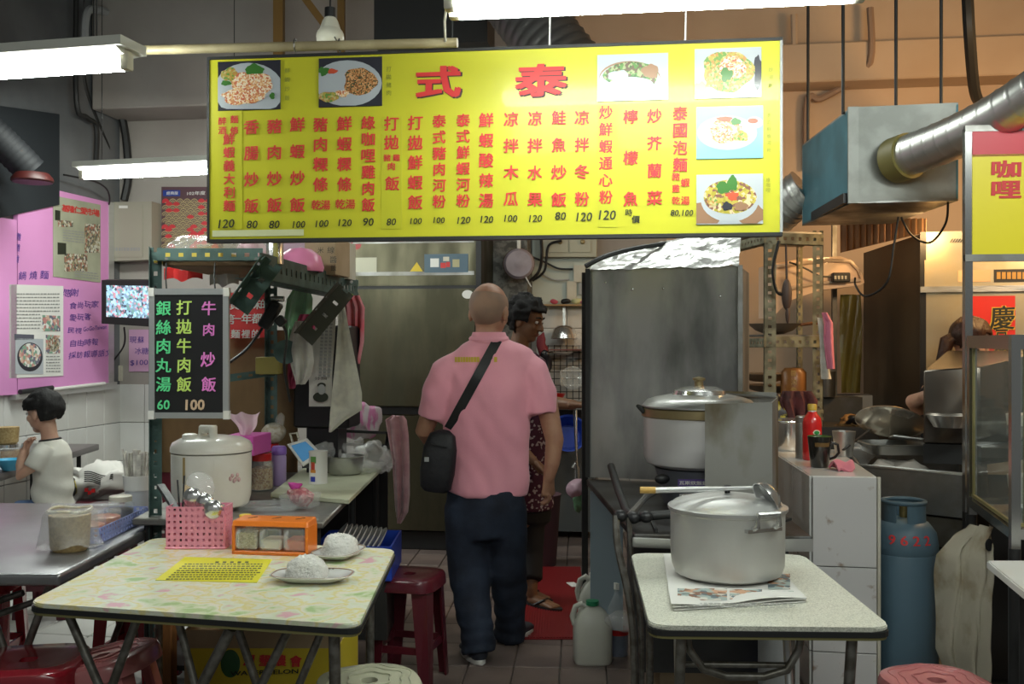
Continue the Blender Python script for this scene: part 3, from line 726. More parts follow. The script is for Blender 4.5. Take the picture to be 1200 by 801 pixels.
phA = vor_mat('print_photo_mix', [(0.1, 0.1, 0.08), (0.4, 0.35, 0.25), (0.25, 0.22, 0.12), (0.5, 0.5, 0.42), (0.3, 0.12, 0.08)], 60, .5)
phB = vor_mat('print_photo_bowl', [(0.5, 0.22, 0.2), (0.6, 0.4, 0.3), (0.2, 0.35, 0.25), (0.15, 0.15, 0.2), (0.7, 0.7, 0.65)], 45, .5)
prints(WL, brd, [(92, 110, 262, 296, phA), (60, 70, 284, 298, BLKINK), (68, 95, 297, 318, phA), (60, 78, 258, 266, phA), (57, 63, 246, 258, BLKINK)], .0525)
prints(WL, brd, [(42, 63, 369, 388, phB), (9, 32, 391, 398, mat('print_slate', (0.1, 0.1, 0.13), .5)), (10, 43, 396, 438, pw), (46, 63, 392, 414, phB)], .0525)
def disc(pl, x, y, rx, ry, off, m, name, parent):
    b = B(); ellip(pl, b, x, y, rx, ry, off, 0); return b.obj(name, m, parent, smooth=False, normals=False)
disc(WL, 27, 418, 15, 17, .0532, pb, 'printed_bowl', brd); disc(WL, 27, 416, 13, 14, .0537, phB, 'printed_bowl', brd)
disc(WL, 55, 403, 7, 9, .0535, phA, 'printed_bowl', brd)
def textlines(pl, parent, x0, x1, ys, h, off, m, name='printed_lines', slope=0):
    """illegible small print: rows of short strokes"""
    b = B()
    for y in ys:
        x = x0
        while x < x1 - 1:
            wd = random.uniform(1.5, 4.0); q = [(x, y), (min(x + wd, x1), y), (min(x + wd, x1), y - h), (x, y - h)]
            b.poly([pl.at(a, c + slope * (a - x0), off) for a, c in q]); x += wd + random.uniform(.5, 1.1)
    return stuff(b.obj(name, m, parent, smooth=False, normals=False))
GREYI = mat('grey_print', (0.28, 0.28, 0.27), .6)
textlines(WL, brd, 66, 92, [270 + 3 * i for i in range(5)], 1.2, .0532, GREYI, slope=.12)
textlines(WL, brd, 80, 108, [318 + 3 * i for i in range(3)], 1.2, .0532, GREYI, slope=.12)
textlines(WL, brd, 11, 62, [345 + 4 * i for i in range(6)], 1.3, .0532, GREYI)
textlines(WL, brd, 11, 40, [369 + 4 * i for i in range(5)], 1.3, .0532, GREYI)
textlines(WL, brd, 46, 63, [418 + 3.5 * i for i in range(6)], 1.2, .0532, GREYI)
hand = []
for s, x, y, h in (('感謝', 72, 343, 9), ('食尚玩家', 79, 358, 8), ('愛玩客', 79, 372, 8), ('自由時報', 79, 402, 8), ('採訪報導語文', 78, 416, 8)):
    for i, c in enumerate(s): hand.append((c, x + i * 8.6, y - i * .6, h))
hand += [('民視', 81, 387, 7, 15), ('GoGoTaiwan', 105, 384, 5, 30)]
for s, x, y in (('攤', 13, 277), ('攤', 12, 290), ('攤', 11, 303), ('八', 2, 272), ('八', 2, 288)): hand.append((s, x, y, 9))
for i, c in enumerate('鍋燒麵'): hand.append((c, 19 + i * 13, 323 - i * .6, 10))
letters(WLT, hand, BLUEINK, brd, 'handwriting', bold=.0, off=.048, shear=.6, jit=.12)

# shade of an unlit opening put into a dark panel and near-black duct
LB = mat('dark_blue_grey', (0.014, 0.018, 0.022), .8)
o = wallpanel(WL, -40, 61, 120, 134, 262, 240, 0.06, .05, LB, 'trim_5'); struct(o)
def corrugated(pts, r, label, cat, m, name, n=60, amp=.05, seg=20, per=3):
    P_ = [Vector(p) for p in pts]; L = [0]
    def bez(t):
        k = len(P_) - 1; q = [p.copy() for p in P_]
        for j in range(k): q = [q[i] * (1 - t) + q[i + 1] * t for i in range(len(q) - 1)]
        return q[0]
    ps = [bez(i / n) for i in range(n + 1)]; rs = [r * (1 + amp * (1 if i % per == 0 else 0)) for i in range(n + 1)]
    b = B(); b.tube(ps, rs, seg); o = b.obj(name, m, ang=60); tag(o, label, cat); return o
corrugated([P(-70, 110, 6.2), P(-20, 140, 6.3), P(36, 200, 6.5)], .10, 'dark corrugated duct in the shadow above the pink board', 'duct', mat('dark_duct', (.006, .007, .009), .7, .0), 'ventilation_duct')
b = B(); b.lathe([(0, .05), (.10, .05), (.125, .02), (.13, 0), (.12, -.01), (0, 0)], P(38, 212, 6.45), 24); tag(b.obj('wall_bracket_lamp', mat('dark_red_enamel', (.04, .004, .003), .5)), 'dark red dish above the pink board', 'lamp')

# white pipe in the corner and cables
def cable(pts, r, label=None, m=BLACK, parent=None, name='cable', n=28, cat='cable'):
    P_ = [Vector(p) for p in pts]; k = len(P_); out = []
    for i in range(k - 1):   # Catmull-Rom
        p0, p1, p2, p3 = P_[max(i - 1, 0)], P_[i], P_[i + 1], P_[min(i + 2, k - 1)]
        m_ = max(3, n // (k - 1))
        for j in range(m_): t = j / m_; out.append(0.5 * ((2 * p1) + (p2 - p0) * t + (2 * p0 - 5 * p1 + 4 * p2 - p3) * t * t + (3 * p1 - p0 - 3 * p2 + p3) * t ** 3))
    out.append(P_[-1]); b = B(); b.tube(out, r, 7); o = b.obj(name, m, parent)
    if parent is None: tag(o, label, cat)
    return o
cable([WB.at(128, 225, .04), WB.at(127, 340, .04), WB.at(129, 448, .04)], .03, 'white vertical pipe beside the pink board', WHITE, name='wall_pipe', cat='pipe')
cable([WB.at(123, 60, .5), WB.at(130, 95, .49), WB.at(133, 115, .3), WB.at(147, 135, .08), WB.at(155, 200, .06), WB.at(150, 236, .06)], .032, 'thick dark conduit bending down to the grey electric box', DARK, name='conduit', cat='conduit')
cable([WB.at(137, -20, .5), WB.at(136, 55, .5), WB.at(138, 120, .48), WB.at(137, 190, .06)], .022, 'straight black conduit beside the left tube light', DARK, name='conduit', cat='conduit')
cable([WL.at(75, -20, .1), WL.at(75, 118, .1), WL.at(92, 138, .07), WL.at(105, 150, .06), WL.at(104, 200, .06)], .02, 'dark conduit running down behind the left tube light', DARK, name='conduit', cat='conduit')
cable([WL.at(78, 60, .15), WL.at(82, 14, .15), WL.at(112, 16, .15), WL.at(122, 0, .15), WL.at(124, -15, .15)], .03, 'grey looping hose at the top left', GREYP, name='conduit', cat='conduit')
cable([WL.at(60, 205, .1), WL.at(95, 215, .15), WL.at(115, 232, .1), WB.at(128, 262, .08), WB.at(127, 300, .08), WB.at(134, 330, .1)], .007, 'thin black cable drooping down to the television')
cable([WB.at(168, 384, .3), WB.at(160, 405, .2), WB.at(135, 430, .1), WB.at(128, 445, .06)], .007, 'thin black cable from the television to the wall socket')
cable([WB.at(250, -20, .52), WB.at(140, 20, .52), WB.at(135, 60, .5)], .012, 'black cable crossing the beam at the top left')
# electric box, red poster, television, small pink note, socket
eb = thing('electric_box', 'grey metal electric box on the back wall above the television', 'box', WB.at(160, 308))
EBM = mat('beige_metal', (0.33, 0.31, 0.25), .45)
wallpanel(WB, 133, 189, 240, 239, 308, 306, .16, .155, EBM, 'body', eb)
o = wallpanel(WB, 137, 179, 243, 243, 303, 303, .166, .005, EBM, 'door', eb)
b = B(); b.cyl(WB.at(142, 278, .166), WB.at(142, 278, .18), .012, 10); b.obj('lock', DARK, o)
textlines(WB, o, 141, 176, [296], 4, .1675, GREYI)
wallpanel(WB, 152, 162, 244, 244, 247, 247, .1675, .001, PAPER, 'label_sticker', o)
po = thing('wall_poster', 'red and gold wave pattern poster with a blue heading beside the yellow sign', 'poster', WB.at(216, 300))
ps_ = wallpanel(WB, 190, 262, 219, 219, 292, 292, .012, .008, mat('poster_maroon', (.10, .05, .06), .5), 'poster_sheet', po)
wallpanel(WB, 192, 212, 223, 223, 230, 230, .014, .001, mat('poster_blue', (.02, .05, .28), .5), 'heading_block', po)
letters(WB, [('經典版', 203, 226.5, 4, 14), ('102年度', 231, 226.5, 4.5, 22)], PAPER, po, 'heading_lettering', bold=.01, off=.016)
wv = [mat('poster_gold', (.40, .32, .16), .5), mat('poster_red', (.55, .04, .05), .5), mat('poster_dark', (.10, .06, .07), .5)]
bs = [B(), B(), B()]; rnd = random.Random(3)
for j in range(15):
    for i in range(9):
        cx = 195 + i * 8.4 + (j % 2) * 4.2; cy = 238 + j * 3.8
        if cx > 258: continue
        red = rnd.random() < .35
        for k in range(5):
            rr = 4.6 - k * .95; q = bs[(1 if k < 4 else 0) if red else (k % 2 * 2)]
            q.poly([WB.at(min(max(cx + rr * math.cos(a), 191), 261), min(cy - rr * 1.15 * math.sin(a), 291), .0135 + .0002 * k + j * .0012) for a in [math.pi * t / 10 for t in range(11)]])
for q, m, n in zip(bs, wv, ('gold_waves', 'red_waves', 'dark_waves')): stuff(q.obj(n, m, po, smooth=False, normals=False))
tvp = Plane(P(150, 355, 7.4), (0.95, -0.3, 0), (0.05, -0.18, 1))
tv = thing('television', 'small black television showing a bluish programme on the left', 'television', P(150, 382, 7.0))
wallpanel(tvp, 119, 182, 328, 328, 379, 383, 0, .07, BLACK, 'casing', tv)
scrm = vor_mat('screen_picture', [(0.06, 0.08, 0.12), (0.3, 0.5, 0.65), (0.45, 0.65, 0.8), (0.15, 0.3, 0.3), (0.5, 0.25, 0.3), (0.2, 0.3, 0.4)], 55, .3)
nb = scrm.node_tree.nodes; pbn = nb['Principled BSDF']; scrm.node_tree.links.new(nb['Color Ramp'].outputs[0], pbn.inputs['Emission Color']); pbn.inputs['Emission Strength'].default_value = .8
wallpanel(tvp, 125, 180, 334, 335, 371, 373, .004, .003, scrm, 'screen', tv)
b = B(); b.cyl(tvp.at(170, 350, -.07), WB.at(170, 340, .05), .02, 8); b.obj('wall_arm', DARK, tv)
nt_ = wallpanel(WB, 152, 200, 386, 386, 435, 435, .012, .003, mat('pink_paper', (.62, .36, .55), .6), 'paper_note'); tag(nt_, 'small pink price note on the wall under the television', 'note')
letters(WB, [('現', 157, 398, 8), ('蘇', 166, 398, 8), ('冰', 163, 411, 8), ('糖', 171, 411, 8), ('$100', 164, 425, 7, 20)], BLUEINK, nt_, 'handwriting', bold=0, off=.014)
o = wallpanel(WB, 133, 144, 428, 428, 446, 446, .02, .02, CREAM, 'wall_socket'); tag(o, 'cream wall socket at the tiled corner beside the white pipe', 'socket')

# bamboo-like posts and hanging bulb above the sign
OCH = mat('ochre_pipe', (.22, .12, .03), .5)
for px, w_, D, lb in ((327, .07, 7.2, 'left ochre upright post above the sign near the bulb'), (400, .05, 7.2, 'right ochre upright post above the sign behind the bulb'), (433, .05, 7.6, 'thin brown upright post above the sign right of the bulb')):
    b = B(); c = P(px, 60, D); b.box((c.x, c.y, 3.7), (w_, w_, 1.17)); tag(b.obj('hanging_post', OCH), lb, 'post')
b = B(); b.bar(P(355, -5, 7.1), P(392, 45, 7.1), .04, .05); tag(b.obj('brace_bar', OCH), 'slanting ochre brace beside the hanging bulb', 'brace')
lb = thing('light_bulb', 'unlit white bulb in a black socket hanging above the sign', 'light', P(387, 58, 3.9))
c = P(387, 44, 3.9); b = B(); b.ell(c, (.055, .055, .05)); b.lathe([(.045, 0), (.03, .045), (.02, .06)], c + Vector((0, 0, .02)), 20); b.obj('glass_bulb', mat('frosted_glass', (.6, .58, .48), .3), lb)
b = B(); b.cyl(c + Vector((0, 0, .06)), c + Vector((0, 0, .115)), .022, 14); b.obj('socket', BLACK, lb)
b = B(); b.cyl(c + Vector((0, 0, .1)), (c.x, c.y, 4.29), .004, 6); b.obj('cord', BLACK, lb)
# big dark duct above the middle of the sign
corrugated([P(560, -60, 6.3), P(610, 10, 6.0), P(680, 95, 5.9)], .20, 'dark corrugated exhaust duct behind the top middle of the sign', 'duct', mat('sooty_duct', (.16, .155, .15), .4, .6), 'exhaust_duct')
b = B(); b.box(P(510, 15, 6.6), (.75, .3, .5), ROT); tag(b.obj('fan_housing', DARK), 'black fan housing above the sign beside the sooty duct', 'fan')

# ================================================================ green slotted-angle rack
def dexion(b, p0, p1, a, c, w=.038, th=.003, pitch=.045, hole=.62):
    """slotted angle from p0 to p1; a, c: unit directions of its two flanges; real slots"""
    p0, p1, a, c = Vector(p0), Vector(p1), Vector(a).normalized(), Vector(c).normalized()
    d = (p1 - p0); L = d.length; d.normalize()
    for f, nn in ((a, c), (c, a)):
        def fl(u0, u1, l0, l1):
            q = []
            for z in (0, th):
                for (l, u) in ((l0, u0), (l1, u0), (l1, u1), (l0, u1)): q.append(p0 + d * l + f * u + nn * z)
            b.hexa(q)
        fl(0, w * .35, 0, L); fl(w * .65, w, 0, L)
        k = max(1, int(L / pitch)); s = L / k
        for i in range(k): fl(w * .35, w * .65, i * s, i * s + s * hole)
    return b
RU, RV = BU, BV
rk = thing('slotted_rack', 'green slotted-angle steel rack carrying the black menu board', 'shelf', P(300, 640, 4.4))
def dex(p0, p1, a, c, name='post', m=GREEN, t=rk, **k):
    b = B(); dexion(b, p0, p1, a, c, **k); return b.obj(name, m, t, smooth=False)
pL = P(175, 400, 3.80); dex((pL.x, pL.y, 0.0), (pL.x, pL.y, H + (400.5 - 290) * 3.8 / F), (1, 0, 0), (0.3, -.95, 0), w=.048)
q = P(308, 300, 3.80)
dex((pL.x + .03, pL.y, q.z - .02), (q.x, q.y, q.z - .02), (0, 0, 1), (0, -1, 0), 'front_beam', w=.05)
e = P(420, 331, 5.2); dex((q.x - .01, q.y, q.z - .085), (e.x, e.y, q.z - .105), (0, 0, 1), (-1, .1, 0), 'side_beam', w=.10, pitch=.06, hole=.72)
bp = P(313, 400, 4.9); dex((bp.x, bp.y, 0), (bp.x, bp.y, q.z), (1, 0, 0), (0, -1, 0), w=.05)
bp2 = P(412, 400, 5.2)
dex((P(178, 400, 5.0).x, 5.0, 0), (P(178, 400, 5.0).x, 5.0, q.z), (1, 0, 0), (0, -1, 0))
dex(P(272, 356, 3.84), P(312, 300, 3.80), (.8, 0, -.58), (0, -1, 0), 'brace', w=.075, pitch=.06, hole=.75)
dex(P(349, 390, 4.42), P(398, 332, 4.5), (.75, 0, -.66), (0, -1, 0), 'brace', w=.085, pitch=.07, hole=.82, m=mat('dirty_brace', (.06, .062, .05), .7))
dex(P(270, 447, 4.6), P(322, 440, 4.7), (0, 0, 1), (0, -1, 0), 'lower_beam', w=.035)
b = B(); y0, y1 = 3.83, 5.15; b.hexa([(pL.x + .04, y0, q.z - .035), (q.x - .02, y0, q.z - .035), (e.x - .01, y1, q.z - .035), (pL.x + .1, y1, q.z - .035), (pL.x + .04, y0, q.z - .015), (q.x - .02, y0, q.z - .015), (e.x - .01, y1, q.z - .015), (pL.x + .1, y1, q.z - .015)])
b.obj('shelf_board', WOOD, rk, smooth=False)
b = B(); z0, z1 = .80, 1.50; bx0, bx1 = P(180, 400, 5.05).x, P(348, 400, 5.05).x; b.box(((bx0 + bx1) / 2, 5.06, 1.15), (bx1 - bx0, .02, .72)); b.obj('back_panel', WOOD, rk, smooth=False)
b = B(); b.cyl(P(335, 412, 4.5), P(335, 412, 4.55), .055, 20); b.obj('gusset', GREEN, rk)
for px, py in ((195, 303), (300, 303), (303, 309), (412, 330), (399, 329)):
    b = B(); D = 3.78 if px < 310 else 5.0; b.cyl(P(px, py, D - .03), P(px, py, D + .01), .006 * (1 if D < 4 else 1.4), 8); b.obj('bolt', CHROME, rk)
zs = q.z - .014   # shelf surface
# things on the rack
def bag_blob(name, c, r, m, label, amp=.035, sc=9, seed=0, seg=26, cat='bag', parent=None, sq=None):
    b = B(); b.ell(c, r, seg=seg, rings=16); b.crumple(amp, sc, seed); b.noise(amp * .35, sc * 3, seed)
    o = b.obj(name, m, parent, ang=75)
    return tag(o, label, cat) if parent is None else o
tr = thing('produce_tray', 'yellow paper tray under clear plastic on the green rack', 'tray', (P(238, 290, 4.05).x, 4.05, zs))
c = P(238, 290, 4.05); b = B(); b.box((c.x, 4.1, zs + .02), (.30, .40, .04), ROT, bev=.004); b.obj('tray_box', mat('yellow_card', (.55, .42, .06), .6), tr, smooth=False)
bag_blob('plastic_wrap', (c.x, 4.1, zs + .07), (.15, .17, .045), BAG, '', amp=.04, seed=2, parent=tr)
bag_blob('pink_bag', (P(300, 285, 4.3).x, 4.3, zs + .055), (.07, .12, .055), mat('pale_pink_bag', (.62, .42, .48), .4), 'pale pink plastic bag on the green rack beside the steel canister', seed=3)
def canister(c, r, h, label, name='steel_canister', m=CHROME):
    t = thing(name, label, 'canister', c); b = B()
    b.lathe([(0, 0), (r, 0), (r, h * .8), (r * .93, h * .84)], c, 28); b.obj('body', m, t)
    b = B(); b.lathe([(r * .93, h * .84), (r * 1.02, h * .85), (r * 1.02, h * .97), (r * .8, h), (0, h)], c, 28); b.obj('lid', m, t); return t
canister((P(324, 290, 4.05).x, 4.02, zs), .035, .12, 'shiny steel canister on the front edge of the green rack')
b = B(); b.lathe([(.10, 0), (.105, .02), (.09, .07), (.05, .10), (0, .11)], (P(352, 300, 4.45).x, 4.45, zs), 28); tag(b.obj('pink_cover', mat('pink_plastic', (.75, .25, .45), .3)), 'pink plastic dome cover on the green rack', 'cover')
kb = thing('cardboard_box', 'cardboard box with handwriting on the right end of the green rack', 'box', (P(380, 300, 4.75).x, 4.75, zs))
CARD = mat('cardboard', (.40, .30, .19), .8, col2=(.34, .25, .15), nscale=5)
b = B(); c = P(384, 300, 4.75); b.box((c.x, c.y, zs + .085), (.15, .22, .17), ROT, bev=.002); b.obj('body', CARD, kb, smooth=False)
kp = Plane((c.x - .05, c.y - .115, zs), BU); letters(kp, [('米', 376, 293, 7), ('線', 388, 293, 8), ('醬', 391, 304, 8), ('飯', 391, 314, 7)], BLKINK, kb, 'handwriting', bold=.0)
textlines(kp, kb, 367, 377, [302, 306, 315, 319], 1, .0035, REDINK)
b = B(); c = P(412, 308, 4.95); b.box((P(405, 300, 4.95).x, 5.0, zs + .09), (.05, .12, .18), ROT); tag(b.obj('paper_carton', CREAM), 'narrow cream carton at the right end of the green rack', 'carton')
b = B(); c = P(352, 284, 4.6); b.box((P(345, 300, 4.75).x, 4.8, zs + .11), (.24, .2, .2), ROT, bev=.01); tag(b.obj('storage_box', mat('lilac_box', (.50, .35, .45), .5)), 'lilac box behind the steel canister on the green rack', 'box')
for px, py, wd, hh, mm, lb in ((214, 321, .16, .05, REDINK, 'red packet hanging under the green rack shelf'), (262, 322, .12, .09, PAPER, 'crumpled white paper under the green rack shelf')):
    b = B(); c = P(px, py, 4.3); b.sheet(lambda u, v: (c.x - wd / 2 + wd * u, c.y + .03 * math.sin(7 * u), c.z + hh * (v - .5) + .01 * math.sin(9 * u)), 10, 6); tag(b.obj('packet', mm), lb, 'packet')

# black menu board
bo = thing('menu_board', 'small black menu board with neon green, yellow and pink writing', 'menu board', P(221, 490, 3.72))
BP = Plane(P(221, 414, 3.70), (1, -.02, 0))
pxslab(BP, 180, 263, 344, 484, 0, BLACK, 'writing_surface', bo, th=.012)
FR_ = mat('silver_frame', (.45, .46, .46), .35, .6)
for x0, x1, y0, y1 in ((175, 181.5, 338, 490), (261.5, 268, 338, 490), (175, 268, 338, 345), (175, 268, 483, 490)): pxslab(BP, x0, x1, y0, y1, .004, FR_, 'frame', bo, th=.018)
for x0 in (174, 262):
    for y0 in (337, 481): pxslab(BP, x0, x0 + 7, y0, y0 + 10, .006, WHITE, 'corner_cap', bo, th=.02)
neon = lambda n, c: mat(n, c, .5)
NG, NY, NP_ = neon('neon_green_ink', (.12, .72, .30)), neon('neon_yellow_ink', (.55, .75, .16)), neon('neon_pink_ink', (.78, .22, .62))
letters(BP, spread('銀絲肉丸湯', 192, 361, 450, 17) + [('60', 192, 474, 11)], NG, bo, 'green_lettering', bold=.02)
letters(BP, spread('打拋牛肉飯', 216, 360, 450, 17), NY, bo, 'yellow_lettering', bold=.02)
letters(BP, [('牛', 245, 361, 16), ('肉', 245, 386, 14), ('炒', 244, 421, 17), ('飯', 245, 450, 17)], NP_, bo, 'pink_lettering', bold=.02)
letters(BP, [('100', 229, 474, 12)], neon('neon_orange_ink', (.62, .45, .30)), bo, 'price_lettering', bold=.03)
for x in (195, 252):
    b = B(); b.tube([BP.at(x, 338, .0), BP.at(x - 2, 325, -.01), P(x, 308, 3.75)], .003, 6); b.obj('hanging_wire', DARK, bo)
# red banner behind
rb = wallpanel(Plane(P(290, 365, 4.95), (1, 0, 0)), 262, 314, 343, 341, 397, 395, 0, .004, mat('red_banner', (.64, .03, .03), .5), 'red_banner')
tag(rb, 'red banner with white characters hanging behind the black menu board', 'banner')
rp = Plane(P(290, 365, 4.94), (1, 0, 0))
letters(rp, [('負', 275, 357, 11), ('口', 288, 356, 11), ('味', 300, 356, 12), ('的', 311, 356, 11), ('第', 269, 374, 12), ('一', 278, 373, 9), ('年', 289, 373, 12), ('都', 301, 373, 12), ('麵', 276, 391, 10), ('裡', 288, 391, 10), ('的', 300, 391, 10)], PAPER, rb, 'banner_lettering', bold=.02, off=.002)

# hanging cloths, bags and adaptor
def hang(name, D, outline, m, label, fold=.012, nf=3, th=.003, cat='cloth', nu=14, nv=24, seed=0, parent=None):
    """cloth hanging in folds: outline = rows of (y px, left px, right px)"""
    rows = outline
    def fn(u, v):
        t = v * (len(rows) - 1); i = min(int(t), len(rows) - 2); f = t - i
        y = rows[i][0] * (1 - f) + rows[i + 1][0] * f; a = rows[i][1] * (1 - f) + rows[i + 1][1] * f; c = rows[i][2] * (1 - f) + rows[i + 1][2] * f
        p = P(a + (c - a) * u, y, D)
        p.y += fold * (.4 + v) * math.sin(u * nf * 6.28 + 1.3 * v + seed) + .004 * noise.noise(Vector((u * 5, v * 9, seed)))
        return p
    b = B(); b.sheet(fn, nu, nv, th); o = b.obj(name, m, parent, ang=80)
    return tag(o, label, cat) if parent is None else o
FAB = mat('white_rag', (.62, .60, .55), .9, col2=(.5, .48, .43), nscale=14, sheen=.3)
hang('rag', 4.50, [(376, 346, 358), (390, 341, 362), (410, 336, 366), (425, 339, 367), (440, 343, 363), (450, 346, 356)], FAB, 'white rag clipped to the rack brace', fold=.02, nf=2)
hang('green_bag', 4.95, [(335, 346, 362), (350, 336, 366), (375, 332, 364), (400, 333, 358), (420, 336, 350)], mat('green_bag_plastic', (.22, .50, .25), .3, alpha=.85), 'pale green plastic bag hanging from the rack beside the adaptor', fold=.03, nf=2, cat='bag')
hang('pink_cloth', 5.0, [(346, 400, 421), (360, 402, 427), (400, 404, 426), (430, 410, 420), (436, 412, 418)], mat('coral_cloth', (.70, .12, .16), .8, col2=(.65, .3, .33), nscale=7), 'coral red cloth hanging at the right of the white strips', fold=.02)
hang('pink_cloth', 4.75, [(368, 352, 372), (400, 338, 366), (440, 336, 350), (455, 340, 344)], mat('red_bag', (.5, .08, .16), .5), 'red plastic bag behind the white rag on the rack', fold=.02, cat='bag')
STR = mat('off_white_cloth', (.60, .58, .54), .85)
sp_ = hang('banner_strip', 4.62, [(362, 374, 394), (400, 366, 392), (440, 362, 389), (476, 362, 389)], STR, 'white cloth strip printed with characters and a small portrait', fold=.003, nf=1)
sp = Plane(P(380, 440, 4.60), (1, 0, 0))
b = B()
for j in range(19):
    for i in range(3):
        cx, cy = 375 + i * 5 + (19 - j) * .2, 368 + j * 4; b.poly([sp.at(cx + a, cy + c, .004) for a, c in ((-1.8, -1.4), (1.6, -1.5), (1.8, 1.3), (-1.5, 1.5))])
stuff(b.obj('printed_characters', GREYI, sp_, smooth=False, normals=False))
for (cx, cy, rx, ry, m) in ((376, 465, 9, 6, BLKINK), (377, 456, 4.5, 6, GREYP), (377, 451, 5, 3, BLKINK)): disc(sp, cx, cy, rx, ry, .005 + .001 * (m is GREYP), m, 'printed_portrait', sp_)
letters(sp, [('外銷', 376, 443, 4, 14)], BLKINK, sp_, 'printed_lettering', bold=.0, off=.005)
hang('calendar_cloth', 4.58, [(350, 397, 402), (380, 396, 408), (420, 393, 416), (460, 389, 424), (480, 387, 424), (492, 386, 405), (506, 385, 388)], mat('grey_white_paper', (.62, .60, .50), .8, col2=(.52, .50, .43), nscale=25), 'long grey-white paper sheet hanging in a point', fold=.006, nf=1, cat='paper')
ad = thing('power_adaptor', 'black power adaptor clipped to the rack with its cable', 'adaptor', P(320, 385, 4.1))
b = B(); b.bar(P(308, 384, 4.1), P(326, 354, 4.1), .045, .05, bev=.008); b.obj('body', BLACK, ad)
b = B(); b.bar(P(325, 372, 4.08), P(333, 380, 4.08), .035, .04, bev=.006); b.obj('plug', BLACK, ad)
b = B(); b.cyl(P(318, 350, 4.1), P(333, 350, 4.1), .012, 10); b.obj('clip', CHROME, ad)
cable([P(307, 385, 4.1), P(290, 408, 4.0), P(270, 424, 3.9)], .006, parent=ad)
cable([P(330, 378, 4.1), P(336, 395, 4.2), P(333, 430, 4.4), P(340, 470, 4.6)], .006, parent=ad)
b = B(); b.bar(P(402, 342, 5.05), P(413, 347, 5.05), .012, .02); tag(b.obj('clothes_peg', mat('lime_plastic', (.35, .6, .05), .4)), 'lime green clothes peg at the end of the rack', 'peg')
b = B(); c = P(316, 428, 4.7); b.box(c, (.11, .1, .08), bev=.003); tag(b.obj('small_box', mat('mustard_card', (.30, .25, .06), .6)), 'small mustard box on the rack lower beam', 'box')

# ================================================================ inner counter with its things
ct = thing('steel_counter', 'stainless counter under the white rice cooker behind the floral table', 'counter', (-1.02, 4.6, 0))
b = B(); b.hexa([(-1.42, 3.72, .765), (-.69, 3.65, .765), (-.70, 5.5, .765), (-1.5, 5.5, .765), (-1.42, 3.72, .79), (-.69, 3.65, .79), (-.70, 5.5, .79), (-1.5, 5.5, .79)], bev=.005); b.obj('worktop', STEELD, ct)
for x, y in ((-1.38, 3.78), (-.73, 3.72), (-.74, 5.42), (-1.42, 5.42), (-.73, 4.55)): leg([(x, y, .765), (x, y, .0)], ct, .016, m=DARK)
b = B(); b.hexa([(-1.40, 3.85, .18), (-.75, 3.85, .18), (-.75, 5.4, .18), (-1.4, 5.4, .18), (-1.40, 3.85, .20), (-.75, 3.85, .20), (-.75, 5.4, .20), (-1.4, 5.4, .20)]); b.obj('lower_shelf', DARK, ct, smooth=False)
b = B(); b.box((-1.08, 5.45, .48), (.8, .02, .55)); b.obj('back_sheet', DARK, ct, smooth=False)
ZC = .7905
# cutting board
cbm = mat('greenish_board', (.56, .58, .42), .5, col2=(.48, .50, .36), nscale=4)
b = B(); q = [PZ(317, 577, .81), PZ(409, 585, .81), PZ(447, 548, .81), PZ(355, 548, .81)]
b.hexa([(p.x, p.y, ZC) for p in q] + [(p.x, p.y, .81) for p in q], bev=.003); tag(b.obj('cutting_board', cbm, smooth=False), 'large cream cutting board on the inner steel counter', 'board')
ZB = .8105
# white rice cooker
rc = thing('rice_cooker', 'big old white electric rice cooker with a yellow drip stain', 'rice cooker', (P(248, 560, 3.95).x, 3.97, ZC))
cx, cy = P(248, 560, 3.97).x, 3.97; CW = mat('aged_white_enamel', (.82, .80, .72), .3, col2=(.76, .72, .62), nscale=4, coat=.4)
b = B(); b.lathe([(0, 0), (.12, 0), (.143, .015), (.153, .05), (.155, .18), (.155, .222)], (cx, cy, ZC), 48, caps=False); b.obj('body', CW, rc)
b = B(); b.lathe([(.155, .225), (.159, .228), (.158, .245), (.150, .262), (.12, .278), (.06, .287), (0, .289)], (cx, cy, ZC), 48); b.obj('lid', CW, rc)
b = B(); b.tube([(cx - .03, cy - .02, ZC + .28), (cx - .025, cy - .03, ZC + .315), (cx + .02, cy - .05, ZC + .318), (cx + .025, cy - .06, ZC + .27)], [.018, .02, .02, .016], 10); b.obj('handle', CW, rc)
b = B(); b.lathe([(.03, .278), (.03, .295), (.02, .3), (0, .3)], (cx - .07, cy - .05, ZC), 18); b.obj('steam_vent', CW, rc)
b = B()
b.sheet(lambda u, v: (cx + .1565 * math.sin(-.42 + .07 * (u - .5)), cy - .1565 * math.cos(-.42 + .07 * (u - .5)), ZC + .215 - .10 * v), 3, 6, .0008); b.obj('drip_stain', mat('brown_stain', (.42, .30, .12), .6), rc)
b = B(); b.sheet(lambda u, v: (cx + .1568 * math.sin(.35 + .32 * u), cy - .1568 * math.cos(.35 + .32 * u), ZC + .165 + .05 * v), 6, 3, .0012); b.obj('latch_plate', CW, rc)
bb = B()
for k in range(6):
    a = .75 + .05 * k; bb.ell((cx + .1565 * math.sin(a), cy - .1565 * math.cos(a), ZC + .13 + .012 * math.sin(k * 2)), (.007, .003, .009), seg=8, rings=6)
bb.obj('faded_flowers', mat('faded_pink', (.6, .38, .36), .5), rc)
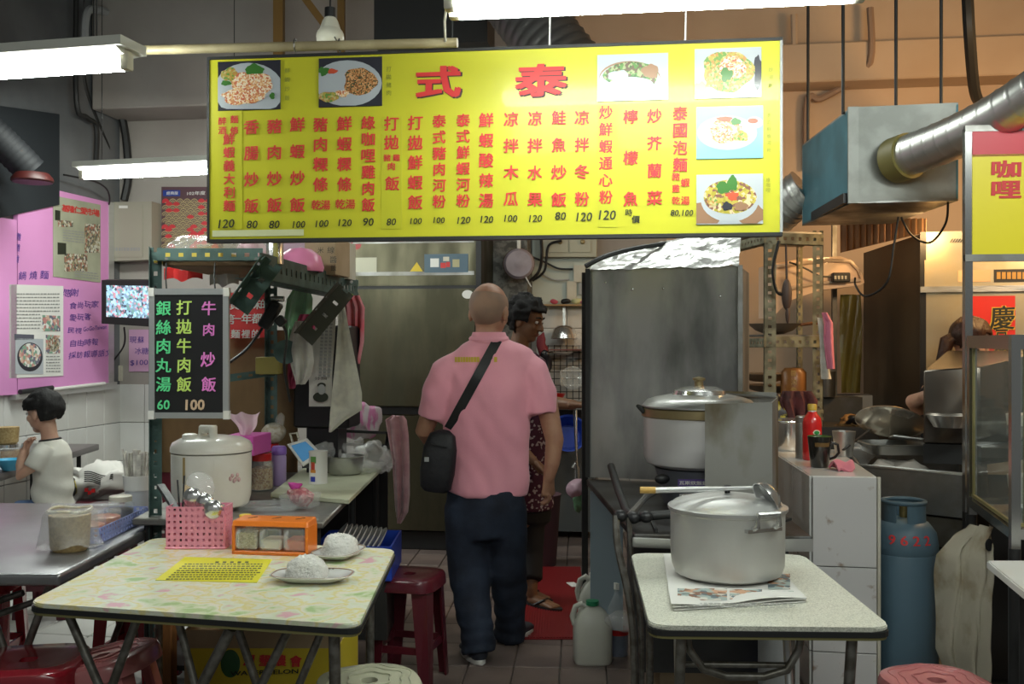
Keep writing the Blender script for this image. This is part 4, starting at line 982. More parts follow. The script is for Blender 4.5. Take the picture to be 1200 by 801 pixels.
# red-lidded jars
NUT = vor_mat('roasted_peanuts', [(.40, .22, .07), (.50, .32, .12), (.30, .14, .04), (.55, .40, .2)], 150, .6)
def jar(c, r, h, lidm, label, fill=NUT, fr=.6, name='glass_jar', group='red-lidded jars'):
    t = thing(name, label, 'jar', c, group=group); c = Vector(c)
    b = B(); b.lathe([(0, .002), (r * .93, .002), (r, .012), (r, h * .72), (r * .8, h * .80), (r * .8, h * .84)], c, 28); b.obj('glass', GLASS, t)
    b = B(); b.lathe([(0, .006), (r * .88, .006), (r * .93, .016), (r * .93, h * fr), (r * .5, h * fr + .006), (0, h * fr + .004)], c, 24); b.noise(.003, 120); b.obj('contents', fill, t)
    b = B(); b.lathe([(r * .86, h * .80), (r * .86, h * .98), (r * .8, h), (0, h)], c, 28); b.obj('lid', lidm, t); return t
REDP = mat('red_lid_plastic', (.50, .015, .015), .35)
jar(PZ(305, 575, ZC) + Vector((0, .03, 0)), .050, .165, REDP, 'jar of peanuts with red lid beside the white rice cooker')
c2 = (P(316, 550, 4.86).x, 4.86, ZC); jar(c2, .052, .165, REDP, 'red-lidded jar behind the purple bottle')
tb = thing('tissue_box', 'magenta tissue box with a pink tissue standing up', 'tissue box', (P(289, 530, 4.45).x, 4.45, .955))
c = Vector((P(290, 530, 4.38).x, 4.38, .958)); MAG = mat('magenta_card', (.62, .10, .42), .5)
b = B(); b.box(c + Vector((0, 0, .045)), (.14, .20, .085), R(-8), bev=.003); b.obj('box', MAG, tb, smooth=False)
b = B()
def tis(u, v):
    a = (u - .5) * 2; hgt = v * .105; wd = .02 + .055 * v
    return (c.x + a * wd + .01 * math.sin(5 * v), c.y - .05 + .018 * math.sin(u * 9) * (.3 + v), c.z + .088 + hgt - .018 * abs(math.sin(u * 6)) * v)
b.sheet(tis, 18, 10, .0015); b.obj('tissue', mat('pink_tissue', (.68, .50, .56), .9), tb)
b = B(); b.box((P(285, 545, 4.45).x, 4.50, ZC + .082), (.12, .16, .163), bev=.004); tag(b.obj('tin_box', mat('dim_tin', (.12, .09, .08), .5)), 'dark tin behind the rice cooker holding the tissue box', 'tin')
bag_blob('peanut_bag', Vector((P(320, 510, 4.84).x, 4.84, .957 + .055)), (.055, .05, .052), mat('nut_bag', (.46, .38, .27), .4, col2=(.62, .58, .5), nscale=60), 'clear bag of beige snacks on a red jar lid', amp=.02, seed=5)
bag_blob('tied_bag_top', Vector((P(329, 488, 4.84).x, 4.84, .957 + .115)), (.022, .02, .045), BAG, 'twisted clear knot of the snack bag above the red lid', amp=.02, seed=6)
pbt = thing('purple_bottle', 'lilac flask with a purple cap on the counter', 'bottle', PZ(324, 568, ZC))
c = PZ(327, 568, ZC); b = B(); b.lathe([(0, 0), (.031, 0), (.033, .01), (.033, .13), (.03, .14)], c, 24); b.obj('body', mat('lilac_metal', (.38, .28, .52), .35), pbt)
b = B(); b.lathe([(.031, .14), (.034, .142), (.034, .17), (.028, .18), (0, .18)], c, 24); b.obj('cap', mat('purple_plastic', (.22, .11, .42), .35), pbt)
# small white tablet
tp = Plane(P(356, 545, 4.75), (1, .1, 0), (-.1, .5, 1))
tbm = thing('tablet', 'small white tablet with a blue screen propped on the cutting board', 'tablet', P(358, 548, 4.78))
def quadp(pl, c, off, th, m, name, parent):
    b = B(); f = [pl.at(x, y, off) for x, y in c]; g = [pl.at(x, y, off - th) for x, y in c]
    b.hexa(g + f, bev=min(th * .4, .003)); return b.obj(name, m, parent, smooth=False)
quadp(tp, [(355, 546), (377, 531), (360, 513), (336, 520)], 0, .012, WHITE, 'casing', tbm)
SCR = mat('blue_screen', (.05, .16, .30), .2, emit=.6)
quadp(tp, [(355, 541), (372, 530), (358, 517), (341, 522)], .002, .002, SCR, 'screen', tbm)
b = B(); b.tube([P(343, 518, 4.8), P(340, 508, 4.82), P(348, 507, 4.82), P(350, 513, 4.8)], .006, 7); b.obj('strap', CREAM, tbm)
b = B(); b.bar(P(358, 548, 4.80), P(356, 532, 4.82), .03, .01); b.obj('stand', DARK, tbm)
# tin can
can = thing('tin_can', 'opened white tin can with a red and orange fruit label', 'can', PZ(373, 569, ZB))
c = PZ(373, 566, ZB); b = B(); b.lathe([(0, 0), (.042, 0), (.043, .004), (.041, .008), (.041, .138), (.043, .142), (.043, .147), (.039, .147), (.039, .1), (0, .1)], c, 30); b.obj('can_body', [WHITE], can)
def lab(m, a0, a1, z0, z1, n): 
    b = B(); b.sheet(lambda u, v: (c.x + .0415 * math.sin(a0 + (a1 - a0) * u), c.y - .0415 * math.cos(a0 + (a1 - a0) * u), c.z + z0 + (z1 - z0) * v), 8, 3, .0006); b.obj(n, m, can)
lab(mat('label_green', (.10, .25, .06), .5), -.75, -.05, .095, .125, 'label_print'); lab(mat('label_red', (.50, .05, .03), .5), -.7, -.2, .065, .10, 'label_print'); lab(mat('label_orange', (.62, .25, .04), .5), -.8, -.1, .052, .066, 'label_print'); lab(mat('label_blue', (.04, .06, .40), .5), -.75, -.15, .012, .035, 'label_print')
# punnet of minced meat with its clear lid
pn = thing('meat_punnet', 'clear punnet of pink meat on the steel counter', 'punnet', PZ(352, 597, ZC))
c = PZ(352, 594, ZC); b = B(); b.box(c + Vector((0, 0, .028)), (.12, .11, .055), R(-10), bev=.008, seg=2, taper=1.12); b.obj('tub', GLASS, pn)
b = B(); b.ell(c + Vector((0, 0, .042)), (.05, .045, .035)); b.crumple(.02, 30, 3); b.obj('meat', vor_mat('pink_meat', [(.50, .16, .18), (.55, .25, .25), (.38, .10, .12), (.62, .38, .36)], 80, .4), pn)
b = B(); b.ell(c + Vector((-.02, 0, .085)), (.022, .02, .018)); b.crumple(.015, 40, 4); b.obj('rubber_band', mat('magenta_band', (.6, .05, .35), .4), pn)
c = PZ(315, 597, ZC); b = B(); b.lathe([(.11, 0), (.115, .003), (.115, .018), (.10, .020), (.09, .012), (0, .012)], c + Vector((0, .03, .001)), 36, sx=1, sy=.75, sq=5); tag(b.obj('plastic_tray', GLASS), 'empty clear plastic tray lying on the counter left of the meat', 'lid')
# metal pan in a heap of clear bags
c = PZ(402, 557, ZB); pan = thing('steel_basin', 'small steel basin among the clear plastic bags', 'basin', c)
b = B(); b.lathe([(0, .003), (.075, .003), (.085, .015), (.09, .085), (.095, .09), (.088, .09), (.08, .012), (0, .010)], c + Vector((0, .06, 0)), 30); b.obj('bowl', STEEL, pan)
for i, (x, y, D, rx, rz) in enumerate(((385, 532, 4.92, .06, .05), (410, 530, 5.0, .08, .055), (437, 532, 5.05, .08, .07), (452, 540, 5.0, .05, .05), (425, 545, 4.88, .05, .03))):
    bag_blob('clear_bag', P(x, y, D), (rx, .09, rz), BAG, ['crumpled clear bag left of the steel basin', 'crumpled clear bag lying over the steel basin', 'large crumpled clear bag at the counter edge behind the basin', 'crumpled clear bag hanging over the counter corner by the towel', 'small crumpled clear bag right of the steel basin'][i], amp=.05, sc=12, seed=i + 7, seg=32)
bag_blob('pink_striped_bag', P(420, 491, 5.25), (.125, .08, .10), mat('pink_stripe_bag', (.62, .22, .42), .35, col2=(.62, .56, .58), nscale=9, ncontrast=(.45, .55), stretch=(3, 3, 1)), 'pink and white plastic bag under the pointed paper', amp=.05, sc=8, seed=12)
# black wire rack over the counter end
wr_ = thing('wire_rack', 'black metal rack over the counter end beside the pink towel', 'rack', (P(425, 545, 5.15).x, 5.15, ZC))
for a, c in (((385, 504), (455, 507)), ((387, 519), (452, 522)), ((455, 507), (452, 522)), ((385, 504), (387, 519)), ((455, 505), (453, 545)), ((385, 504), (385, 548))):
    b = B(); b.bar(P(*a, 5.15), P(*c, 5.15), .012, .014); b.obj('bar', DARK, wr_, smooth=False)
hang('pink_towel', 5.02, [(487, 460, 472), (492, 452, 476), (510, 455, 478), (540, 460, 479), (580, 462, 479), (600, 463, 477), (612, 466, 470)], mat('pale_pink_towel', (.60, .36, .38), .95, col2=(.52, .28, .31), nscale=20, sheen=.4), 'pale pink towel hanging from the black rack', fold=.02, nf=2, cat='towel', th=.008)
# tall black appliance behind the strips
b = B(); c0, c1 = P(345, 500, 4.85), P(413, 500, 4.85); b.box(((c0.x + c1.x) / 2, 4.95, 1.28), (c1.x - c0.x, .2, .50), ROT, bev=.01); o = tag(b.obj('black_cabinet', BLACK), 'tall black appliance behind the white hanging strips', 'cabinet')
b = B(); b.box(((c0.x + c1.x) / 2, 4.94, .91), (.16, .14, .236), ROT); b.obj('stand', BLACK, o)
# blue crate with stacked plates under the counter
cr = thing('plate_crate', 'blue plastic crate of stacked plates under the inner counter', 'crate', (P(415, 640, 4.3).x, 4.3, .20))
c = Vector((P(420, 640, 4.3).x, 4.32, .48)); BLUE = mat('blue_plastic', (.015, .05, .36), .35)
b = B()
for dx, dy, sx, sy in ((-.16, 0, .008, .36), (.16, 0, .008, .36), (0, -.18, .32, .008), (0, .18, .32, .008)): b.box(c + Vector((dx, dy, .05)), (sx, sy, .14))
b.box(c + Vector((0, 0, -.02)), (.32, .36, .01)); b.obj('crate_body', BLUE, cr, smooth=False)
b = B(); b.box((c.x, c.y, .325), (.28, .32, .24)); tag(b.obj('storage_box', DARK), 'dark box under the blue plate crate', 'box')
CHINA = mat('china_white', (.66, .66, .64), .2, coat=.5)
for k in range(9):
    b = B(); M = Matrix.Rotation(R(-52), 3, 'Y') @ Matrix.Rotation(R(8), 3, 'X')
    p = c + Vector((-.09 + k * .020, -.05 + .008 * k, .10 - .004 * k)); b.lathe([(0, 0), (.05, 0), (.10, .014), (.103, .018), (.10, .018), (.05, .005), (0, .005)], p, 28, M)
    o = b.obj('plate', CHINA); tag(o, 'white plate stacked on edge in the blue crate under the counter', 'plate', 'plates in the blue crate')
b = B(); b.tube([P(393, 625, 4.05), P(397, 637, 4.02), P(402, 628, 4.02)], .006, 6); tag(b.obj('cable_tie', BLACK), 'short black cable end beside the plate crate', 'cable')
# yellow melon carton under the floral table
mc = thing('fruit_carton', 'yellow fruit carton with red characters under the floral table', 'carton', (-.87, 3.78, 0))
x0, x1, y0, y1, hc = -1.165, -.62, 3.55, 3.62, .42
b = B()
for (cx_, cy_, sx, sy) in (((x0 + x1) / 2, y0, x1 - x0, .006), ((x0 + x1) / 2, 3.99, x1 - x0, .006), (x0, 3.77, .006, .44), (x1, 3.77, .006, .44)): b.box((cx_, cy_, hc / 2 + .004), (sx, sy, hc))
b.box(((x0 + x1) / 2, 3.77, .01), (x1 - x0, .43, .008)); b.obj('box', CARD, mc, smooth=False)
MP = Plane((x0, y0 - .0031, 0), (1, 0, 0)); YC = mat('carton_yellow', (.62, .48, .03), .5); RC = mat('carton_red', (.5, .02, .04), .5)
def band(u0, u1, z0, z1, m, off=.001): slab(MP, u0, u1, z0, z1, off, 0, m, 'printed_band', mc)
band(.02, .545, .13, .36, YC); band(.0, .545, .0, .11, RC, .0014); band(.40, .545, .14, .185, PAPER, .0016)
letters(MP, [('潭', 292, 773, 13), ('墾', 311, 773, 13), ('農', 329, 773, 13), ('會', 347, 774, 13)], REDINK, mc, 'red_lettering', bold=.04)
letters(MP, [('WATERMELON', 310, 787, 5, 78)], BLKINK, mc, 'black_lettering', bold=.03)
b = B(); b.ell(MP.at(270, 777, .001), (.035, .003, .05)); b.obj('printed_melon', mat('melon_green', (.03, .12, .04), .5), mc)
b = B(); b.box((x1 + .004, 3.77, .26), (.002, .40, .22)); b.obj('side_print', YC, mc, smooth=False)
b = B(); b.box((x1 + .0055, 3.77, .07), (.002, .43, .11)); b.obj('side_print', RC, mc, smooth=False)
for i, (x, m) in enumerate(((-1.0, 'green'), (-.85, 'blue'), (-.72, 'blue'))):
    bag_blob('wrapped_bundle', (x, 3.75, .40), (.07, .1, .045), mat('bundle_' + str(i), ((.03, .12, .05), (.02, .03, .12), (.04, .06, .2))[i], .4), ['green wrapped bundle in the yellow carton', 'dark blue wrapped bundle in the yellow carton', 'bright blue wrapped bundle at the right of the yellow carton'][i], amp=.02, seed=i, cat='bundle')

b = B(); c = P(192, 760, 3.80); b.box((c.x, 3.82, .30), (.07, .05, .60), ROT, bev=.003); tag(b.obj('wooden_post', mat('orange_wood', (.28, .11, .03), .6, col2=(.18, .07, .02), nscale=6, stretch=(4, 4, .5))), 'short orange-brown wooden post standing under the floral table', 'post')

# ================================================================ things on the floral table
ZT = .7405
bk = thing('utensil_basket', 'pink perforated utensil basket holding ladles and chopsticks', 'basket', PZ(229, 643, ZT))
PKB = mat('pink_basket_plastic', (.80, .30, .40), .4)
c = PZ(229, 643, ZT); x0, x1 = c.x - .100, c.x + .100; yf, yb = c.y, c.y + .09; zb, zt_ = ZT, ZT + .145
def perf(b, o, ux, nx, nz, w_, h_, th, hole=.42, notch=None):
    """flat panel with real square holes"""
    o, ux = Vector(o), Vector(ux); uz = Vector((0, 0, 1)); n = ux.cross(uz).normalized() * th
    xs = [0]; zs_ = [0]
    for i in range(nx): cxx = w_ * (i + .5) / nx; hw = w_ / nx * hole / 2; xs += [cxx - hw, cxx + hw]
    for i in range(nz): czz = h_ * (i + .5) / nz; hw = h_ / nz * hole / 2; zs_ += [czz - hw, czz + hw]
    xs.append(w_); zs_.append(h_)
    cell = {}
    for i in range(len(xs) - 1):
        for j in range(len(zs_) - 1):
            ok = not (i % 2 and j % 2)
            if notch and xs[i] >= notch[0] and zs_[j] >= notch[1]: ok = False
            cell[i, j] = ok
    for lay in (0, 1):
        V = {(i, j): b.bm.verts.new(o + ux * xs[i] + uz * zs_[j] + n * lay) for i in range(len(xs)) for j in range(len(zs_))}
        for (i, j), ok in cell.items():
            if ok: b.face([V[i, j], V[i + 1, j], V[i + 1, j + 1], V[i, j + 1]])
        if lay == 0: V0 = V
    for (i, j), ok in cell.items():
        if not ok: continue
        for di, dj, a, d in ((-1, 0, (i, j), (i, j + 1)), (1, 0, (i + 1, j), (i + 1, j + 1)), (0, -1, (i, j), (i + 1, j)), (0, 1, (i, j + 1), (i + 1, j + 1))):
            if not cell.get((i + di, j + dj), False): b.face([V0[a], V0[d], V[d], V[a]])
    for v in [v for v in b.bm.verts if not v.link_faces]: b.bm.verts.remove(v)
    return b
b = B(); perf(b, (x0, yf, zb), (1, 0, 0), 10, 7, .20, .145, .003, notch=(.135, .12)); b.obj('front_panel', PKB, bk, smooth=False)
b = B(); perf(b, (x0, yb, zb), (1, 0, 0), 10, 7, .20, .145, .003); b.obj('back_panel', PKB, bk, smooth=False)
for x in (x0, x1):
    b = B(); perf(b, (x, yf, zb), (0, 1, 0), 4, 7, .09, .145, .003); b.obj('side_panel', PKB, bk, smooth=False)
b = B(); b.box((c.x, (yf + yb) / 2, ZT + .004), (.21, .10, .008), bev=.003); b.obj('base', PKB, bk, smooth=False)
def ladle(p, cup, r, m, label, name='ladle'):
    t = thing(name, label, 'ladle', p); d = (Vector(cup) - Vector(p))
    M = Euler((R(75), 0, R(15))).to_matrix()
    b = B(); b.lathe([(0, -r * .55), (r * .5, -r * .48), (r * .85, -r * .2), (r, .0), (r * 1.03, .003), (r * .95, .003), (r * .8, -r * .15), (0, -r * .48)], cup, 24, M); b.obj('cup', m, t)
    b = B(); b.tube([p, Vector(p) * .4 + Vector(cup) * .6 + Vector((0, .01, 0)), Vector(cup) + Vector((0, .01, -r * .6))], .005, 6); b.obj('handle', m, t)
for (px, py, D, r, lb) in ((226, 583, 3.46, .036, 'steel ladle leaning left in the pink basket'), (240, 588, 3.45, .032, 'steel ladle in the middle of the pink basket'), (250, 597, 3.42, .035, 'steel ladle resting in the notch of the pink basket')):
    b = P(px, py, D); t = thing('ladle', lb, 'ladle', (b.x, D, ZT + .012))
    q = B(); q.ell(b, (r, r * .62, r)); q.obj('cup', CHROME, t)
    q = B(); q.tube([(b.x + .005, D + .01, b.z - r * .5), (c.x + (b.x - c.x) * .5, D + .01, ZT + .012)], .005, 6); q.obj('handle', CHROME, t)
for i, (a, d) in enumerate((((208, 562), (213, 640)), ((216, 557), (212, 640)))):
    b = B(); b.bar(P(*a, 3.50), Vector((P(*d, 3.45).x, 3.45, ZT + .012)), .005, .005); tag(b.obj('chopstick', BLACK), ['black chopstick standing at the left in the pink basket', 'black chopstick crossing the first one in the pink basket'][i], 'chopstick')
b = B(); b.bar(P(188, 568, 3.60), P(206, 596, 3.46), .03, .012, bev=.003); tag(b.obj('spatula', BLACK), 'dark spatula leaning over the pink basket from the left', 'spatula')
bag_blob('plastic_bag', P(232, 574, 3.62), (.06, .04, .055), BAG, 'clear bag with pale sticks behind the pink basket', amp=.03, seed=21)
b = B()
for k in range(5): b.bar(P(216 + k * 2, 567 + k, 3.56), Vector((P(218 + k, 600, 3.5).x, 3.50, ZT + .02)), .005, .004)
tag(b.obj('wooden_sticks', mat('pale_wood', (.55, .42, .24), .6)), 'bundle of pale wooden sticks in the pink basket', 'sticks', kind='stuff')
# orange spice box
ob = thing('spice_box', 'orange framed spice box with three clear drawers', 'spice box', PZ(324, 650, ZT))
ORG = mat('orange_plastic', (.80, .20, .02), .3, coat=.3)
M = TR((P(322, 645, 3.36).x, 3.36, ZT), R(-8)); MATS[ob.name] = M; ob.location = M.to_translation(); ob.rotation_euler = M.to_euler()
def lb_(b, name, m, parent=ob, **k): return b.obj(name, m, parent, local=True, **k)
W_, Dp, Hh = .265, .095, .10
b = B(); b.hexa([(-W_ / 2, -Dp / 2, Hh - .006), (W_ / 2, -Dp / 2, Hh - .006), (W_ / 2, Dp / 2, Hh - .006), (-W_ / 2, Dp / 2, Hh - .006), (-W_ / 2, -Dp / 2 + .01, Hh + .012), (W_ / 2 - .004, -Dp / 2 + .01, Hh + .012), (W_ / 2 - .004, Dp / 2, Hh + .016), (-W_ / 2 + .004, Dp / 2, Hh + .016)], bev=.003); lb_(b, 'top', ORG, smooth=False)
b = B(); b.box((0, 0, .006), (W_, Dp, .012), bev=.002); lb_(b, 'base', ORG, smooth=False)
for s in (-1, 1): b = B(); b.box((s * (W_ / 2 - .005), 0, .05), (.010, Dp, .095), bev=.002); lb_(b, 'side_panel', ORG, smooth=False)
sp1 = vor_mat('pepper_spice', [(.42, .36, .22), (.30, .25, .14), (.5, .44, .3)], 200, .7); sp2 = mat('white_sugar', (.66, .62, .52), .8); sp3 = mat('chilli_powder', (.55, .13, .06), .7)
for k, (m, hf) in enumerate(((sp1, .06), (sp2, .035), (sp3, .035))):
    xc = -.084 + k * .084
    b = B(); b.box((xc, -.002, .052), (.078, .088, .075), bev=.006); d = lb_(b, 'drawer', GLASS)
    b = B(); b.box((xc, 0, .016 + hf / 2), (.070, .078, hf), bev=.006); b.noise(.003, 90, k); o = b.obj('spice', m, d, local=True)
    b = B(); b.tube([(xc - .022, -.046, .028), (xc - .022, -.062, .034), (xc - .022, -.062, .072), (xc - .022, -.046, .078)], .006, 8); b.obj('handle', GLASS, d, local=True)
    b = B(); b.bar((xc - .01, 0, Hh + .0135), (xc + .014, .022, Hh + .0155), .006, .0015); lb_(b, 'slot', BLACK)
yj = jar(PZ(283, 641, ZT) + Vector((0, .05, 0)), .024, .105, mat('yellow_cap', (.75, .55, .02), .4), 'small shaker jar with a yellow cap left of the orange spice box', fill=sp1, fr=.75, name='shaker_jar', group=None)
# yellow leaflet
LP = Plane((0, 0, ZT + .001), (1, 0, 0), (0, 1, 0))
def onflat(c, z0, z1, m, name, parent=None):
    b = B(); p = [PZ(x, y, z1) for x, y in c]; b.hexa([(q.x, q.y, z0) for q in p] + [(q.x, q.y, z1) for q in p]); return b.obj(name, m, parent, smooth=False)
lf = onflat([(182, 679), (301, 682), (319, 655), (217, 652)], ZT, ZT + .0015, mat('yellow_paper', (.78, .72, .04), .5), 'leaflet'); tag(lf, 'yellow printed menu sheet lying on the floral table', 'leaflet')
b = B()
def flatpoly(b, pts, z): b.poly([PZ(x, y, z) for x, y in pts])
for j in range(9):
    y = 657.5 + j * 2.5; xl = 217 - (y - 652) * 1.25 + 9; xr = 319 - (y - 655) * .65 - 9
    if j in (0,): xl, xr = 252, 288
    x = xl
    while x < xr:
        wd = random.uniform(2, 5) if j else 4.2; flatpoly(b, [(x, y + (1.1 if j else 1.6)), (x + wd, y + (1.1 if j else 1.6)), (x + wd + .6, y), (x + .6, y)], ZT + .0022); x += wd + (1.2 if j else 4.5)
stuff(b.obj('printed_lines', BLKINK, lf, smooth=False, normals=False))
# plates of rice
RICE = mat('cooked_rice', (.74, .73, .68), .55, bump=.5, bscale=260)
def rice_plate(c, sx, sy, rz, label, rlabel, rc_, rr):
    t = thing('rice_plate', label, 'plate', c, rz); b = B(); r = .5
    b.lathe([(0, .003), (r * .55, .003), (r * .60, .0), (r * .66, .001), (r * .95, .016), (r, .019), (r * .99, .021), (r * .93, .018), (r * .68, .007), (0, .006)], (0, 0, 0), 56, sx=sx, sy=sy, sq=3.2); b.obj('dish', CHINA, t, local=True)
    b = B(); pts = []
    for k in range(48):
        a = k * 2 * math.pi / 48; ca, sa = math.cos(a), math.sin(a); q = (abs(ca) ** 3.2 + abs(sa) ** 3.2) ** (-1 / 3.2)
        pts.append((r * .955 * sx * q * ca, r * .955 * sy * q * sa, .0200))
    b.tube(pts, .0013, 5, closed=True); b.obj('brown_rim_line', mat('rim_line', (.30, .14, .05), .4), t, local=True)
    b = B()
    for k in range(10):
        a = math.pi * .5 + (k - 4.5) * .09; ca, sa = math.cos(a), math.sin(a); q = (abs(ca) ** 3.2 + abs(sa) ** 3.2) ** (-1 / 3.2)
        b.ell((r * .90 * sx * q * ca, r * .90 * sy * q * sa, .0185), (.004, .003, .001), seg=6, rings=4)
    b.obj('rim_pattern', mat('rim_green', (.10, .12, .08), .4), t, local=True)
    p = MATS[t.name] @ Vector((*rc_, 0.007))
    b = B(); b.lathe([(rr * math.cos(i * math.pi / 60) ** .55, rr * .95 * math.sin(i * math.pi / 60)) for i in range(30)] + [(0, rr * .95)], (0, 0, 0), 90)
    b.noise(.004, 150, sx * 9); b.noise(.008, 25, sy * 5)
    for k in range(420):
        a = random.uniform(0, 6.28); e = random.uniform(.05, 1.5); q = Vector((math.cos(a) * math.cos(e), math.sin(a) * math.cos(e), math.sin(e) * .93)) * rr * 1.0
        b.ell(q, (.0014, .0014, .0034), Euler((random.uniform(0, 3), random.uniform(0, 3), 0)).to_matrix(), seg=5, rings=4)
    bmesh.ops.translate(b.bm, verts=b.bm.verts, vec=p); o = b.obj('rice_mound', RICE, None, ang=80)
    tag(o, rlabel, 'rice')
rice_plate(PZ(366, 679, ZT + .004) * 1.0, .245, .145, R(-4), 'white rounded plate with brown rim at the front of the table', 'mound of white rice on the nearer plate', (-.02, .012), .062)
rice_plate(PZ(397, 651, ZT + .004), .150, .205, R(-14), 'white rounded plate with brown rim behind the nearer rice plate', 'mound of white rice on the plate further back', (0, .012), .062)

# ================================================================ things on the steel table at the left
bj = thing('bagged_jar', 'jar of dried flakes wrapped in a clear plastic bag on the steel table', 'jar', PZ(71, 650, .7405))
c = PZ(71, 649, .7405) + Vector((0, .07, 0)); OAT = mat('dried_flakes', (.42, .31, .14), .7, col2=(.30, .20, .08), nscale=90)
b = B(); b.lathe([(0, 0), (.055, 0), (.062, .01), (.068, .12), (.066, .122), (0, .118)], c, 30); b.obj('jar_body', OAT, bj)
b = B(); b.lathe([(.070, .015), (.095, .018), (.080, .06), (.078, .12), (.074, .135), (.064, .145), (.060, .136), (.066, .125)], c, 40, sx=1.1); b.crumple(.022, 14, 4); b.obj('plastic_bag', BAG, bj, ang=80)
b = B(); b.tube([(c.x + .068 * math.cos(a), c.y + .066 * math.sin(a), c.z + .137 + .004 * math.sin(3 * a)) for a in [k * 2 * math.pi / 30 for k in range(30)]], .006, 6, closed=True); b.obj('rolled_bag_rim', mat('bag_rim', (.6, .55, .42), .3), bj)
bb_ = thing('condiment_basket', 'pale blue perforated basket of condiment tubs on the steel table', 'basket', (-1.52, 3.75, .7405))
PB = mat('pale_blue_plastic', (.28, .33, .62), .4)
for o_, ux, nx, w_ in (((-1.60, 3.50, .742), (1, 0, 0), 6, .15), ((-1.60, 3.96, .742), (1, 0, 0), 6, .15), ((-1.60, 3.50, .742), (0, 1, 0), 18, .46), ((-1.45, 3.50, .742), (0, 1, 0), 18, .46)):
    b = B(); perf(b, o_, ux, nx, 3, w_, .055, .003, hole=.5); b.obj('panel', PB, bb_, smooth=False)
b = B(); b.box((-1.525, 3.73, .744), (.15, .46, .004)); b.obj('base', PB, bb_, smooth=False)
CHI = mat('chilli_paste', (.40, .06, .02), .3, col2=(.5, .2, .06), nscale=60)
for i, (x, y, r, h, lidm, fill, lb) in enumerate(((-1.53, 3.585, .065, .095, GLASS, CHI, 'clear tub of red chilli paste in the pale blue basket'), (-1.53, 3.735, .062, .10, GLASS, CHI, 'second clear tub of chilli with its clear lid in the basket'), (-1.525, 3.88, .05, .105, CREAM, mat('dark_sauce', (.03, .015, .01), .3), 'dark sauce tub with a cream lid at the far end of the basket'))):
    jar((x, y, .747), r, h, lidm, lb, fill=fill, fr=.5, name='condiment_tub', group='tubs in the pale blue basket')
b = B(); b.lathe([(.0, 0), (.03, 0), (.034, .08), (.028, .085), (0, .085)], (-1.64, 3.6, .7405), 20); tag(b.obj('small_tub', CREAM), 'small pale tub on the steel table behind the bagged jar', 'tub')
# chopstick holder
ch = thing('chopstick_holder', 'white holder packed with paper wrapped chopsticks beside the green rack post', 'holder', (-1.5, 4.12, .7405))
c = Vector((P(162, 600, 4.12).x, 4.12, .7405)); b = B()
b.lathe([(0, .0), (.045, 0), (.05, .01), (.055, .15), (.052, .15), (.046, .012), (0, .01)], c, 28); b.obj('cup', mat('milky_plastic', (.55, .56, .58), .3), ch)
b = B(); b.lathe([(.056, .10), (.062, .16), (.055, .16)], c, 24); b.obj('rim_band', WHITE, ch)
PST = mat('chopstick_paper', (.70, .67, .60), .6, col2=(.45, .42, .38), nscale=25)
for k in range(26):
    a = random.uniform(0, 6.28); rr = .042 * math.sqrt(random.random()); p = c + Vector((rr * math.cos(a), rr * math.sin(a), .012)); q = p + Vector((rr * math.cos(a) * .5 + random.uniform(-.008, .008), rr * math.sin(a) * .4, random.uniform(.225, .26)))
    b = B(); b.bar(p, q, .015, .006); o = b.obj('wrapped_chopsticks', PST, ch, smooth=False)
# blue bowl with chopsticks and containers on the boy's table
c = P(12, 545, 5.52); c.z = .7395; bw = thing('bowl', 'light blue bowl with chopsticks in front of the boy', 'bowl', c)
b = B(); b.lathe([(0, .004), (.03, .004), (.034, 0), (.04, .004), (.07, .05), (.076, .062), (.072, .062), (.036, .012), (0, .010)], c, 28); b.obj('bowl_body', mat('light_blue_bowl', (.08, .40, .62), .3), bw)
b = B(); b.bar(c + Vector((.03, 0, .03)), c + Vector((.10, -.01, .16)), .006, .006); tag(b.obj('chopstick', BLACK), 'thin chopstick rising from the light blue bowl', 'chopstick')
b = B(); b.sheet(lambda u, v: (c.x + .045 + .02 * u + .02 * v, c.y - .02 * u, c.z + .05 + .10 * v), 4, 6, .003); tag(b.obj('spoon_wrapper', PAPER), 'white wrapper standing in the light blue bowl', 'wrapper')
for i, (px, D, r, h, m, lb) in enumerate(((8, 6.0, .075, .10, mat('brown_food', (.30, .14, .03), .5, col2=(.4, .25, .1), nscale=40), 'jar of brown pickles behind the light blue bowl'), (-12, 5.9, .06, .10, sp1, 'jar of spice at the left edge behind the blue bowl'))):
    q = P(px, 540, D); jar((q.x, q.y, .7365), r, h, CHROME, lb, fill=m, fr=.6, group=None)
q = P(9, 540, 6.0); b = B(); b.lathe([(.0, 0), (.05, 0), (.06, .01), (.065, .10), (.0, .105)], (q.x, q.y, .8385), 24); tag(b.obj('straw_basket', OAT), 'woven looking tub stacked on the pickle jar at the left edge', 'tub')
